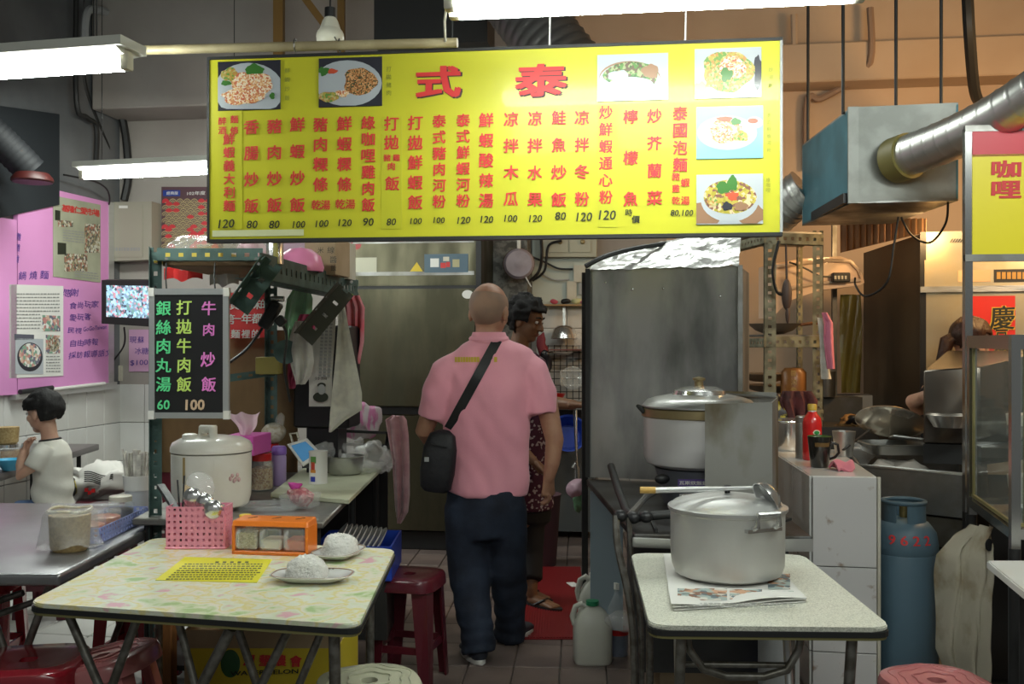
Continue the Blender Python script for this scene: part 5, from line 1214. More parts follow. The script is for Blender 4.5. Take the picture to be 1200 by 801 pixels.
# patterned bag on the maroon stool
c = P(112, 560, 5.93)
pbg = bag_blob('shopping_bag', Vector((c.x, 5.93, .62)), (.21, .10, .085), mat('white_bag', (.62, .60, .56), .6), 'white shopping bag with black stripes and red print lying on the stool', amp=.08, sc=9, seed=31)
b = B(); b.ell((c.x - .13, 5.84, .60), (.07, .04, .06)); b.crumple(.03, 12, 3); b.obj('printed_patch', mat('yellow_black_print', (.40, .33, .03), .5, col2=(.02, .02, .02), nscale=14, ncontrast=(.48, .52)), pbg, ang=80)
for k in range(6):
    b = B(); b.tube([(c.x - .02 + t * .16, 5.82 + .02 * t, .625 + k * .011 + .014 * math.sin(t * 5 + 1)) for t in [i / 8 for i in range(9)]], .0035, 5); b.obj('printed_stripe', BLACK, pbg)
for dx, dz in ((0, 0), (.022, .012), (-.018, .016)):
    b = B(); b.box((c.x + .01 + dx, 5.822, .57 + dz), (.02, .006, .022), .2); b.obj('printed_patch', REDP, pbg)

# ================================================================ kitchen behind
FRM = mat('fridge_steel', (.125, .115, .075), .30, .85, col2=(.075, .07, .045), nscale=2.5, rough2=.5, stretch=(2, 2, .6), bump=.03, bscale=8)
def fridge_block(t, c, w_, dd, z0, z1, name, m, rz=ROT, bev=.008):
    M = Matrix.Rotation(rz, 3, 'Z'); b = B(); b.box(Vector((c.x, c.y, (z0 + z1) / 2)) + M @ Vector((0, dd / 2, 0)), (w_, dd, z1 - z0), rz, bev=bev, seg=2); return b.obj(name, m, t, smooth=False)
fl, fr_ = P(414, 400, 7.02), P(563, 400, 6.90); fc = (fl + fr_) / 2; fw = (fr_ - fl).length
fg = thing('upright_fridge', 'tall stainless kitchen fridge behind the man in pink', 'fridge', (fc.x, fc.y, 0), ROT)
FP = Plane(fc, (math.cos(ROT), math.sin(ROT), 0))
fridge_block(fg, fc + Vector((0, .02, 0)), fw, .75, .12, 2.28, 'body', FRM)
fridge_block(fg, fc + Vector((.01, -.0, 0)), fw, .3, .0, .13, 'plinth', DARK)
pxslab(FP, 413, 558, 272, 334, .012, FRM, 'control_fascia', fg, th=.03)
for y0, y1 in ((281, 284), (319, 322)): pxslab(FP, 414, 556, y0, y1, .016, STEELD, 'groove', fg, th=.002)
pxslab(FP, 414, 560, 333, 338, .008, BLACK, 'gasket', fg, th=.01)
pxslab(FP, 558, 564, 272, 640, .01, BLACK, 'edge_seal', fg, th=.01)
for y0, y1 in ((339, 476), (486, 622)): pxslab(FP, 416, 557, y0, y1, .03, FRM, 'door', fg, th=.05)
pxslab(FP, 414, 560, 476, 486, .008, BLACK, 'gasket', fg, th=.01)
cp = pxslab(FP, 498, 549, 298, 319, .018, mat('panel_blue_grey', (.07, .12, .16), .4), 'control_panel', fg, th=.006)
for x0, x1, y0, y1, m in ((505, 515, 303, 313, PAPER), (517, 523, 308, 314, REDP), (523.5, 528, 307, 313, REDP), (520, 527, 301, 306, CREAM), (531, 539, 304, 313, mat('panel_tan', (.4, .36, .2), .5))): pxslab(FP, x0, x1, y0, y1, .020, m, 'button', cp)
pxslab(FP, 417, 442, 302, 320, .014, mat('dull_label', (.45, .44, .34), .6), 'name_label', fg)
b = B(); b.poly([FP.at(x, y, .0135) for x, y in ((481, 318), (496, 318), (489, 307))]); b.obj('warning_label', mat('warning_yellow', (.62, .45, .03), .5), fg, smooth=False, normals=False)
b = B(); ellip(FP, b, 549, 345, 6.5, 5, .032, 0); b.obj('oval_sticker', PAPER, fg, smooth=False, normals=False)
b = B(); ellip(FP, b, 418, 287, 6, 5.5, .014, 0); b.obj('round_sticker', mat('sticker_red', (.30, .04, .04), .5), fg, smooth=False, normals=False)
# pipe and mottled concrete post right of the fridge
PIP = mat('grey_green_pipe', (.28, .29, .25), .5); a = WB.at(566, 400, .12); b = B(); b.cyl((a.x + .03, a.y - .2, 0), (a.x + .03, a.y - .2, 4.29), .05, 18); ppo = tag(b.obj('drain_pipe', PIP), 'grey-green vertical pipe right of the kitchen fridge', 'pipe')
b = B(); b.tube([P(569, 318, 7.36), P(569, 338, 7.34), P(571, 345, 7.34), P(579, 344, 7.34), P(580, 338, 7.34)], .012, 8); tag(b.obj('wall_hook', PAPER), 'white hook on the pipe above the bald head', 'hook')
mot = mat('mottled_concrete', (.20, .20, .185), .9, col2=(.10, .10, .095), nscale=22, ncontrast=(.45, .58), bump=.4, bscale=25)
a = WB.at(600, 400, .15); b = B(); b.box((a.x, a.y, 2.15), (.31, .28, 4.28), ROT); struct(b.obj('trim_6', mot, smooth=False))
# lilac pan hanging
fp_ = thing('hanging_pan', 'pale lilac frying pan hanging upside down on the concrete post', 'pan', P(608, 328, 6.9)); c = P(608, 309, 7.34)
M = Matrix.Rotation(R(90), 3, 'X'); LIL = mat('lilac_pan', (.34, .29, .33), .4, col2=(.28, .24, .27), nscale=10)
b = B(); b.lathe([(0, .040), (.03, .040), (.04, .036), (.095, .036), (.108, .02), (.115, 0), (.110, 0), (.10, .02), (0, .02)], c, 40, M); b.obj('pan_body', LIL, fp_)
b = B(); b.lathe([(.112, -.002), (.118, 0), (.112, .006)], c, 40, M); b.obj('rim', mat('brown_rim', (.12, .08, .06), .4), fp_)
b = B(); b.bar(c + Vector((0, -.005, .11)), c + Vector((0, -.005, .19)), .028, .014, up=(0, -1, 0), bev=.004); b.obj('handle', PAPER, fp_)
b = B(); b.bar(c + Vector((.05, -.02, -.10)), c + Vector((.09, -.01, -.17)), .012, .008); b.obj('strap', PAPER, fp_)
# fuse cabinet, sockets and shelf on the kitchen wall
fb = thing('fuse_cabinet', 'cream wooden cabinet with two small doors high on the kitchen wall', 'cabinet', WB.at(665, 302)); CRW = mat('cream_wood', (.42, .40, .30), .5)
wallpanel(WB, 638, 700, 262, 262, 302, 302, .10, .095, CRW, 'body', fb)
for x0, x1 in ((643, 667), (669, 693)):
    o = wallpanel(WB, x0, x1, 264, 264, 297, 297, .112, .01, CRW, 'door', fb); b = B(); b.ell(WB.at((x0 + x1) / 2 + 3, 285, .12), (.018, .012, .018)); b.obj('knob', mat('brass', (.3, .24, .12), .4, .5), o)
for x0, x1, y0, y1, lb in ((673, 686, 311, 331, 'cream junction box beside the steel panel'), (665, 676, 330, 352, 'cream wall switch above the kitchen shelf'), (679, 686, 332, 345, 'small grey switch beside the steel panel')):
    tag(wallpanel(WB, x0, x1, y0, y0, y1, y1, .05, .04, CREAM if 'cream' in lb else GREYP, 'wall_switch'), lb, 'switch')
cable([WB.at(635, 270, .1), WB.at(637, 300, .12), WB.at(633, 320, .12), WB.at(620, 335, .18), WB.at(608, 360, .35)], .012, 'black cable looping down past the lilac pan')
cable([WB.at(660, 284, .13), WB.at(645, 290, .14), WB.at(640, 318, .12), WB.at(626, 330, .12)], .010, 'black cable from the fuse cabinet knob')
cable([WB.at(625, 302, .1), WB.at(640, 308, .06), WB.at(655, 315, .06), WB.at(672, 316, .06)], .008, 'thin black cable running to the junction box')
cable([WB.at(634, 320, .05), WB.at(650, 328, .05), WB.at(668, 328, .06)], .006, 'thin grey cable under the junction box', GREYP)
cable([WB.at(575, 345, .5), WB.at(590, 352, .45), WB.at(600, 364, .42)], .010, 'black cable behind the two heads')
sh = thing('wall_shelf', 'narrow wooden shelf on the kitchen wall', 'shelf', WB.at(662, 360)); q0, q1 = WB.at(628, 358, .02), WB.at(700, 358, .02)
b = B(); b.bar(q0 + BV * -.06, q1 + BV * -.06, .13, .012); b.obj('board', mat('shelf_wood', (.35, .22, .10), .6), sh, smooth=False)
for px, m, lb, r in ((651, mat('dark_pink', (.45, .08, .12), .5), 'small pink tub on the kitchen shelf', .03), (664, BLACK, 'small black bundle on the kitchen shelf', .035), (677, mat('yellowish', (.55, .55, .3), .5), 'pale yellow packet on the kitchen shelf', .04), (685, mat('pinkish', (.65, .25, .35), .5), 'pink packet at the end of the kitchen shelf', .03)):
    b = B(); p = WB.at(px, 357, .09); b.ell(p + Vector((0, 0, r * .55 + .004)), (r, r * .6, r * .6), seg=12, rings=8); b.crumple(.01, 25, px); tag(b.obj('small_packet', m), lb, 'packet')
# steel wire grid with hanging things
wg = thing('wire_grid', 'black wire grid rack fixed to the kitchen wall tiles', 'rack', WB.at(665, 468))
for i in range(9):
    b = B(); x = 636 + i * 7.2; b.cyl(WB.at(x, 404, .06), WB.at(x, 468, .06), .0035, 5); b.obj('wire', DARK, wg)
for i in range(9):
    b = B(); y = 405 + i * 7.6; b.cyl(WB.at(634, y, .065), WB.at(696, y, .065), .0035, 5); b.obj('wire', DARK, wg)
def wallobj(px, py, off): return WB.at(px, py, off)
hp = thing('hanging_pot', 'small steel pot hanging upside down on the kitchen wall', 'pot', WB.at(663, 398, .12)); c = WB.at(663, 397, .14)
b = B(); b.lathe([(.10, 0), (.104, .004), (.095, .03), (.08, .08), (.05, .10), (0, .105)], c, 28); b.obj('pot_body', CHROME, hp)
b = B(); b.bar(c + Vector((0, 0, .10)), c + Vector((0, .04, .26)), .02, .01); b.obj('handle', STEEL, hp)
b = B(); c = WB.at(663, 408, .12); b.box(c + Vector((0, 0, -.01)), (.30, .14, .008)); 
for s in (-1, 1): b.box(c + Vector((s * .15, 0, -.04)), (.006, .14, .06)); 
tag(b.obj('small_rack', mat('brown_red_rack', (.16, .05, .04), .5)), 'small dark red rack under the hanging pot', 'rack')
b = B(); c = WB.at(661, 411, .14); b.lathe([(0, 0), (.05, 0), (.085, .02), (.08, .022), (0, .008)], c + Vector((0, 0, -.028)), 24); tag(b.obj('small_plate', CHINA), 'white dish under the hanging pot', 'plate')
bag_blob('clear_bag', WB.at(682, 400, .16), (.05, .04, .07), BAG, 'clear bag hanging beside the small red rack on the kitchen wall', amp=.03, seed=51)
bag_blob('red_net_bag', WB.at(641, 408, .25), (.035, .03, .12), mat('dark_red_net', (.20, .03, .04), .7), 'dark red net bag hanging behind the woman face', amp=.03, seed=52)
bag_blob('black_bag', WB.at(643, 425, .3), (.05, .04, .10), mat('black_bag_plastic', (.015, .015, .02), .25), 'black plastic bag hanging from the wire grid', amp=.04, seed=53)
b = B(); c = WB.at(672, 442, .10); b.lathe([(0, 0), (.06, .0), (.09, .012), (.085, .014), (0, .005)], c, 28, Matrix.Rotation(R(80), 3, 'X')); tag(b.obj('dish', GLASS), 'clear round lid hanging on the wire grid', 'lid')
b = B(); c = WB.at(672, 442, .085)
for y in (-.055, .055): b.bar(c + Vector((-.09, 0, y)), c + Vector((.11, 0, y)), .008, .008)
for x in (-.09, .11): b.bar(c + Vector((x, 0, -.055)), c + Vector((x, 0, .055)), .008, .008)
tag(b.obj('wire_tray', PAPER), 'small white wire tray on the wire grid', 'tray')
for (px, py, rx, rz, m, lb) in ((653, 462, .10, .045, REDP, 'red plastic basin on the kitchen wash stand'), (671, 497, .13, .09, BLUE, 'blue plastic bowl leaning under the wire grid'), (640, 500, .07, .09, mat('dark_red_cloth', (.25, .02, .02), .8), 'dark red cloth hanging under the red basin'), (655, 520, .05, .06, mat('red_rag', (.35, .03, .03), .8), 'red rag below the blue bowl')):
    c = WB.at(px, py, .45)
    if 'cloth' in lb or 'rag' in lb: bag_blob('cloth', c, (rx, .05, rz), m, lb, amp=.04, seed=px, cat='cloth')
    else:
        b = B(); b.lathe([(0, 0), (rx * .7, 0), (rx, rz * 1.2), (rx * 1.06, rz * 1.25), (rx * .96, rz * 1.2), (rx * .66, .01), (0, .008)], c - Vector((0, 0, rz * .6)), 28, Matrix.Rotation(R(70 if 'blue' in lb else 0), 3, 'X')); tag(b.obj('plastic_basin', m), lb, 'basin')
ws = thing('wash_stand', 'dim steel wash stand at the back of the kitchen aisle', 'stand', WB.at(660, 620, .3)); c = WB.at(662, 470, .45)
b = B(); b.box((c.x, c.y + .15, .98), (.55, .5, .03), ROT); b.obj('top', STEELD, ws, smooth=False)
b = B(); b.box((c.x + .05, c.y + .25, .50), (.45, .25, .9), ROT); b.obj('cabinet_body', mat('dim_grey_panel', (.13, .14, .14), .5), ws, smooth=False)
for dx in (-.25, .25): b = B(); b.cyl((c.x + dx, c.y - .08, 0), (c.x + dx, c.y - .08, .98), .015, 8); b.obj('leg', STEELD, ws)
b = B(); b.tube([P(676, 566, 7.0), P(676, 548, 7.0), P(674, 543, 7.0), P(672, 548, 7.0)], .02, 10); b.cyl(P(676, 548, 7.0), (P(676, 548, 7.0).x, 7.1, .965), .008, 8); tag(b.obj('tap', CHROME), 'small chrome tap at the wash stand', 'tap')
bag_blob('clear_bag', P(676, 570, 6.4), (.06, .05, .06), mat('pink_clear_bag', (.45, .30, .36), .4), 'pinkish bag hanging low at the wash stand', amp=.03, seed=55)
bag_blob('green_bag', P(679, 588, 6.4), (.05, .05, .06), mat('dim_green_bag', (.12, .25, .14), .4), 'dim green bag under the pinkish bag at the wash stand', amp=.03, seed=56)
b = B(); b.cyl(P(676, 560, 6.4), (P(676, 560, 6.4).x + .02, 7.08, .985), .004, 6); tag(b.obj('cord', DARK), 'cord tying the low hanging bags to the wash stand', 'cord')
b = B(); b.lathe([(0, 0), (.11, 0), (.14, .45), (.145, .46), (.13, .46), (0, .44)], P(632, 632, 6.5) * 1.0 - Vector((0, 0, P(632, 632, 6.5).z)), 24); tag(b.obj('waste_bin', mat('dim_maroon_bin', (.10, .05, .06), .6)), 'dim maroon bin behind the man on the kitchen floor', 'bin')
# red floor mat
RM = mat('red_rubber_mat', (.20, .008, .010), .5)
fm = thing('floor_mat', 'dark red ribbed rubber mat on the kitchen floor', 'mat', PZ(650, 705, 0)); q = [PZ(604, 748, .005), PZ(692, 748, .005), PZ(680, 664, .005), PZ(618, 664, .005)]
b = B(); b.hexa([(p.x, p.y, .0005) for p in q] + [(p.x, p.y, .006) for p in q]); b.obj('mat_sheet', RM, fm, smooth=False)
for i in range(26):
    t = (i + .5) / 26; a = q[0].lerp(q[1], t); d = q[3].lerp(q[2], t); b = B(); b.bar((a.x, a.y + .01, .008), (d.x, d.y - .01, .008), .010, .005); b.obj('rib', RM, fm, smooth=False)
b = B(); b.bar(PZ(668, 682, .012), PZ(675, 687, .012), .05, .002); tag(b.obj('paper_scrap', PAPER), 'tiny white paper scrap on the red mat', 'paper')

# ================================================================ steel panel, stove counter and pots on the right
PANELM = mat('smeared_steel', (.46, .455, .44), .3, .7, col2=(.15, .15, .15), nscale=2.6, rough2=.5, stretch=(1.5, 1.5, .5), ncontrast=(.38, .62))
FOIL = mat('aluminium_foil', (.74, .74, .72), .30, .55, bump=.9, bscale=18)
pc = thing('splash_cabinet', 'tall dark steel booth with foil covered top behind the gas rice cooker', 'booth', (.72, 4.9, .79))
a, d = P(690, 400, 4.80), P(866, 400, 4.58); zt = H + (400.5 - 314) * 4.75 / F; PPl = Plane((a.x, a.y, 0), (d.x - a.x, d.y - a.y, 0)); nn = -PPl.N
bk_ = .55
def boxq(a, d, dep, z0, z1, bev=0):
    b = B(); a2, d2 = a + nn * dep, d + nn * dep
    b.hexa([(a.x, a.y, z0), (d.x, d.y, z0), (d2.x, d2.y, z0), (a2.x, a2.y, z0), (a.x, a.y, z1), (d.x, d.y, z1), (d2.x, d2.y, z1), (a2.x, a2.y, z1)], bev=bev); return b
boxq(a, d, .006, .80, zt).obj('front_sheet', PANELM, pc, smooth=False)
al = a + nn * .006; dl = d + nn * .006
for p in (al, dl):
    w2 = PPl.U * .006 * (1 if p is al else -1); boxq(p, p + w2, bk_, .80, zt).obj('side_sheet', PANELM, pc, smooth=False)
for p, s in ((a, -1), (d, 1)):
    b = B(); b.box((p.x + s * .005, p.y, (.8 + zt) / 2), (.022, .03, zt - .8), ROT); b.obj('edge_strip', DARK if s < 0 else STEELD, pc, smooth=False)
b = B()
zb_ = zt - .005; pk = P(838, 281, 4.9).z
def foil(u, v):
    p = a.lerp(d, u) - nn * .012; q = a.lerp(d, .06 + u * .92) + nn * .35
    r = p.lerp(q, v); top = (zt + .025 + (pk - zt) * min(1, (.35 + u * 1.0)) )
    z = zb_ + (top - zb_) * min(1.0, v * 1.6 + .0) if v > 0 else zb_
    r.z = z + .012 * noise.noise(Vector((u * 9, v * 9, 2))) + .006 * noise.noise(Vector((u * 30, v * 25, 5))); r.y += .012 * noise.noise(Vector((u * 11, v * 12, 9))); return r
b.sheet(foil, 40, 22, .002); b.obj('foil_top', FOIL, pc, ang=25)
for x, y in ((710, 331), (741, 339), (777, 338), (844, 347)): b = B(); b.ell(PPl.at(x, y, .003), (.006, .004, .006), seg=8, rings=6); b.obj('rivet', CHROME, pc)
cable([P(686, 312, 4.7), P(710, 300, 4.72), P(745, 291, 4.8), P(790, 284, 4.9), P(830, 278, 5.0)], .012, 'dark hose lying over the foil top of the steel booth', m=DARK)
# dark pole at the left of the booth
b = B(); p = P(687, 400, 5.0); b.box((p.x - .005, p.y + .03, .9), (.03, .03, 1.8)); tag(b.obj('upright_post', DARK), 'thin dark upright post at the left edge of the steel booth', 'post')
# stove counter
sc_ = thing('stove_counter', 'black and steel stove counter carrying the gas rice cooker', 'stove', (.75, 4.0, 0)); ZS = .79
STV = mat('sooty_steel', (.10, .10, .10), .35, .7, col2=(.05, .045, .04), nscale=6)
b = B(); q = [(.42, 3.42), (1.02, 3.38), (1.10, 4.62), (.36, 4.80)]; b.hexa([(x, y, ZS - .03) for x, y in q] + [(x, y, ZS) for x, y in q], bev=.004); b.obj('worktop', STV, sc_, smooth=False)
b = B(); q = [(.44, 3.62), (1.0, 3.6), (1.08, 4.6), (.54, 4.68)]; b.hexa([(x, y, .25) for x, y in q] + [(x, y, ZS - .031) for x, y in q]); b.obj('cabinet_body', mat('dark_grey_body', (.05, .05, .05), .6), sc_, smooth=False)
for x, y in ((.46, 3.64), (.98, 3.62), (.42, 4.7), (1.06, 4.55)): leg([(x, y, .26), (x, y, 0)], sc_, .02, m=DARK)
GS = mat('scratched_zinc', (.42, .42, .40), .4, .6)
b = B(); b.hexa([P(741, 641, 3.36), P(787, 643, 3.36), P(787, 643, 3.46), P(741, 641, 3.46), P(741, 629, 3.36), P(787, 631, 3.36), P(787, 631, 3.46), P(741, 629, 3.46)], bev=.004); b.obj('front_rail', GS, sc_)
b = B(); b.hexa([P(790, 646, 3.37), P(953, 646, 3.35), P(953, 646, 3.40), P(790, 646, 3.42), P(790, 632, 3.37), P(953, 631, 3.35), P(953, 631, 3.40), P(790, 632, 3.42)]); b.obj('front_rail', GS, sc_, smooth=False)
for y in (3.6, 3.85, 4.1):
    b = B(); b.bar((.95, y, ZS + .004), (1.03, y + .1, ZS + .004), .02, .008); b.obj('grate_bar', DARK, sc_)
for k in range(5): b = B(); b.bar((.50 + k * .1, 3.45, ZS + .006), (.51 + k * .1, 3.62, ZS + .006), .012, .010); b.obj('grate_bar', DARK, sc_)
b = B(); b.tube([P(716, 546, 4.3), P(724, 572, 4.0), P(735, 600, 3.62), P(748, 606, 3.5), P(775, 603, 3.5), P(790, 602, 3.5)], .016, 10); b.obj('gas_manifold', DARK, sc_)
b = B(); b.tube([P(736, 606, 3.5), P(757, 582, 3.8), P(775, 572, 4.0)], .012, 8); b.obj('pipe', STEELD, sc_)
for px, py in ((727, 604), (742, 606), (757, 605)): b = B(); b.ell(P(px, py, 3.46), (.025, .03, .022), seg=12, rings=8); b.obj('valve', BLACK, sc_)
cable([P(722, 604, 3.45), P(724, 640, 3.42), P(735, 690, 3.40), P(742, 745, 3.40), P(744, 840, 3.4)], .013, parent=sc_, name='gas_hose', m=TUBEM)
cable([P(737, 606, 3.45), P(740, 650, 3.44), P(750, 720, 3.42), P(752, 790, 3.42), P(752, 860, 3.42)], .010, parent=sc_, name='gas_hose', m=TUBEM)
# bluish side panel
b = B(); p, q = P(692, 580, 4.72), P(730, 580, 4.58); b.hexa([(p.x, p.y, .0), (q.x, q.y, 0), (q.x, q.y + .02, 0), (p.x, p.y + .02, 0), (p.x, p.y, .74), (q.x, q.y, .74), (q.x, q.y + .02, .74), (p.x, p.y + .02, .74)])
tag(b.obj('side_panel', mat('blue_grey_panel', (.20, .25, .28), .45), smooth=False), 'blue-grey upright panel under the left end of the stove counter', 'panel')
# gas rice cooker
gc = thing('gas_rice_cooker', 'large white gas rice cooker with steel lid on the stove counter', 'rice cooker', (P(819, 500, 4.05).x, 4.07, ZS))
c = Vector((P(819, 500, 4.07).x, 4.07, ZS)); r = .225
b = B(); b.lathe([(r * .80, .155), (r * .94, .17), (r, .20), (r * 1.0, .355)], c, 56); b.lathe([(0, .15), (r * .8, .155)], c, 56); b.obj('body', mat('white_cooker_enamel', (.62, .60, .60), .28, coat=.4), gc)
b = B(); b.lathe([(r * 1.0, .355), (r * 1.035, .36), (r * 1.035, .39), (r * 1.0, .395)], c, 56); b.obj('rim_ring', mat('brassy_rim', (.38, .30, .16), .35, .8), gc)
b = B(); b.lathe([(r * 1.03, .396), (r * 1.03, .402), (r * .93, .425), (r * .80, .435), (r * .55, .446), (0, .45)], c, 56); lid = b.obj('lid', STEEL, gc)
b = B(); b.lathe([(r * .48, .447), (r * .46, .463), (r * .30, .478), (0, .482)], c, 40); b.obj('vent_cap', CHROME, gc)
b = B(); b.lathe([(.018, .48), (.018, .50), (.026, .505), (.026, .513), (.0, .520)], c, 16); b.obj('knob', mat('brass_knob', (.45, .36, .20), .3, .9), gc)
b = B(); b.lathe([(r * .62, .0), (r * .66, .02), (r * .74, .11), (r * .80, .15)], c, 40); b.obj('burner_housing', mat('blue_grey_metal', (.20, .21, .24), .4, .6), gc)
CP = Plane((c.x, c.y - r * .72, 0), (1, -.02, 0)); pl = wallpanel(CP, 794, 832, 561, 561, 571, 571, .012, .01, mat('purple_plate', (.10, .06, .22), .4), 'name_plate', gc)
letters(CP, [('瓦斯炊飯鍋', 812, 565, 4.5, 33)], PAPER, gc, 'plate_lettering', bold=.02, off=.015)
b = B(); b.ell(P(776, 561, 3.93), (.03, .02, .02)); b.obj('igniter', BLACK, gc)
for s in (-1,): b = B(); b.tube([c + Vector((-r * 1.0, -.02, .385)), c + Vector((-r * 1.12, -.03, .40)), c + Vector((-r * 1.02, -.04, .375))], .009, 8); b.obj('handle', DARK, gc)
# folded splash guard
sg = thing('splash_guard', 'folded sheet metal splash guard stained brown in front of the rice cooker', 'guard', (.95, 3.72, ZS))
SG = mat('stained_sheet', (.27, .265, .245), .45, .6, col2=(.11, .085, .045), nscale=5, ncontrast=(.46, .66), rough2=.6, stretch=(1, 1, .6))
def vsheet(p, q, z0, zp, zq, m, name, parent, th=.004):
    n = Vector((-(q - p).y, (q - p).x, 0)).normalized() * th
    b = B(); b.hexa([(p.x, p.y, z0), (q.x, q.y, z0), (q.x + n.x, q.y + n.y, z0), (p.x + n.x, p.y + n.y, z0), (p.x, p.y, zp), (q.x, q.y, zq), (q.x + n.x, q.y + n.y, zq), (p.x + n.x, p.y + n.y, zp)]); return b.obj(name, m, parent, smooth=False)
p0, p1, p2 = P(826, 473, 3.70), P(905, 469, 3.66), P(912, 466, 3.95); zz = p0.z
vsheet(p0, p1, ZS + .001, zz, zz + .008, SG, 'front_sheet', sg); vsheet(p1, p2, ZS + .001, zz + .008, zz + .012, SG, 'side_sheet', sg)
p3 = P(838, 460, 4.32); vsheet(Vector((p3.x - .03, 4.36, 0)), Vector((P(910, 460, 4.30).x, 4.30, 0)), ZS + .001, zz + .018, zz + .012, SG, 'back_sheet', sg)
b = B(); b.tube([P(838, 461, 4.34), P(870, 463, 4.32), P(909, 466, 4.28)], .006, 6); b.obj('rolled_edge', STEELD, sg)

# ================================================================ things on the speckled table
ZR = .7455
np_ = thing('newspaper', 'folded newspaper under the big aluminium pot', 'newspaper', PZ(860, 690, ZR))
q = [PZ(790, 716, ZR), PZ(944, 706, ZR), PZ(900, 655, ZR), PZ(780, 652, ZR)]
for k in range(3):
    def nf(u, v, k=k):
        a = q[0].lerp(q[1], u); d = q[3].lerp(q[2], u); p = a.lerp(d, v)
        edge = max(0, 1 - v * 5); p.z = ZR + .0025 + k * .0028 + edge * (.004 * k * (1 + math.sin(u * 8 + k)) * .6) ; p.x += .006 * k * (u - .5); p.y += .004 * k; return p
    b = B(); b.sheet(nf, 24, 10, .0012); b.obj('paper_sheet', PAPER, np_)
ink = vor_mat('newsprint_pictures', [(.25, .12, .07), (.55, .32, .2), (.12, .16, .18), (.35, .42, .4), (.6, .58, .52)], 55, .6)
def npp(x0, x1, y0, y1, m, z=ZR + .0100): b = B(); p = [PZ(x, y, z) for x, y in ((x0, y1), (x1, y1), (x1, y0), (x0, y0))]; b.poly(p); b.obj('printed_picture', m, np_, smooth=False, normals=False)
npp(794, 852, 689, 703, ink); npp(900, 926, 672, 690, ink); npp(893, 912, 660, 671, ink); npp(905, 930, 692, 699, mat('newsprint_green', (.25, .38, .28), .6)); npp(855, 893, 690, 702, ink)
b = B()
for j in range(4):
    x = 798
    while x < 930: wd = random.uniform(3, 8); b.poly([PZ(a, e, ZR + .0108) for a, e in ((x, 706.6 + j * 1.6), (x + wd, 706.6 + j * 1.6), (x + wd, 706 + j * 1.6), (x, 706 + j * 1.6))]); x += wd + 2
stuff(b.obj('printed_lines', GREYI, np_, smooth=False, normals=False))
c = Vector((P(852, 690, 2.98).x, 2.975, ZR + .0115)); pot = thing('cooking_pot', 'big battered aluminium cooking pot with lid on the newspaper', 'pot', c)
POTM = mat('worn_aluminium', (.66, .65, .62), .42, .5, col2=(.56, .55, .52), nscale=3, rough2=.5, bump=.06, bscale=9, stretch=(1, 1, .3))
r = .168
b = B(); b.lathe([(0, 0), (r * .80, 0), (r * .93, .010), (r * .985, .035), (r, .07), (r * 1.0, .188), (r * 1.03, .192), (r * 1.03, .198), (r * .97, .198), (r * .96, .07), (0, .02)], c, 72); b.noise(.003, 9, 2); b.obj('pot_body', POTM, pot)
b = B(); b.lathe([(r * 1.05, .198), (r * 1.05, .205), (r * .99, .209), (r * .94, .217), (r * .62, .232), (r * .25, .241), (0, .243)], c, 72); b.obj('lid', ALU, pot)
b = B(); b.lathe([(.008, .242), (.008, .248), (.013, .251), (.014, .262), (.010, .266), (0, .267)], c + Vector((-.0, 0, 0)), 18); b.obj('lid_knob', BLACK, pot)
def bail(cc, ang, name='handle'):
    M = Matrix.Rotation(ang, 3, 'Z'); pts = [(-.038, -r - .000, .166), (-.038, -r - .018, .174), (-.036, -r - .020, .208), (.036, -r - .020, .208), (.038, -r - .018, .174), (.038, -r - .000, .166)]
    b = B(); b.tube([cc + M @ Vector(p) for p in pts], .0085, 8)
    b.hexa([cc + M @ Vector(p) for p in ((-.06, -r - .006, .155), (.06, -r - .006, .155), (.06, -r + .012, .155), (-.06, -r + .012, .155), (-.06, -r - .006, .165), (.06, -r - .006, .165), (.06, -r + .012, .165), (-.06, -r + .012, .165))]); b.obj(name, CHROME, pot)
bail(c, R(25)); bail(c, R(205))
ld = thing('ladle', 'long ladle with ochre handle resting across the pot lid', 'ladle', c + Vector((0, 0, .25)))
b = B(); b.cyl(P(750, 574, 2.93), P(768, 574, 2.93), .010, 12); b.obj('grip', mat('ochre_wood', (.55, .33, .08), .5), ld)
b = B(); b.tube([P(767, 574, 2.93), P(812, 573, 2.93), P(850, 572, 2.94), P(886, 571, 2.95)], [.0085, .0085, .006, .005], 10); b.obj('shaft', ALU, ld)
b = B(); M = Matrix.Rotation(R(58), 3, 'Y') @ Matrix.Rotation(R(-18), 3, 'X'); cc = P(899, 583, 2.90)
b.lathe([(0, .032), (.022, .028), (.040, .012), (.046, -.008), (.043, -.008), (.036, .010), (0, .026)], cc, 30, M, sx=1.2); b.obj('bowl', CHROME, ld)
b = B(); b.ell(P(915, 595, 2.90), (.006, .005, .006), seg=8, rings=6); b.obj('rivet', DARK, ld)

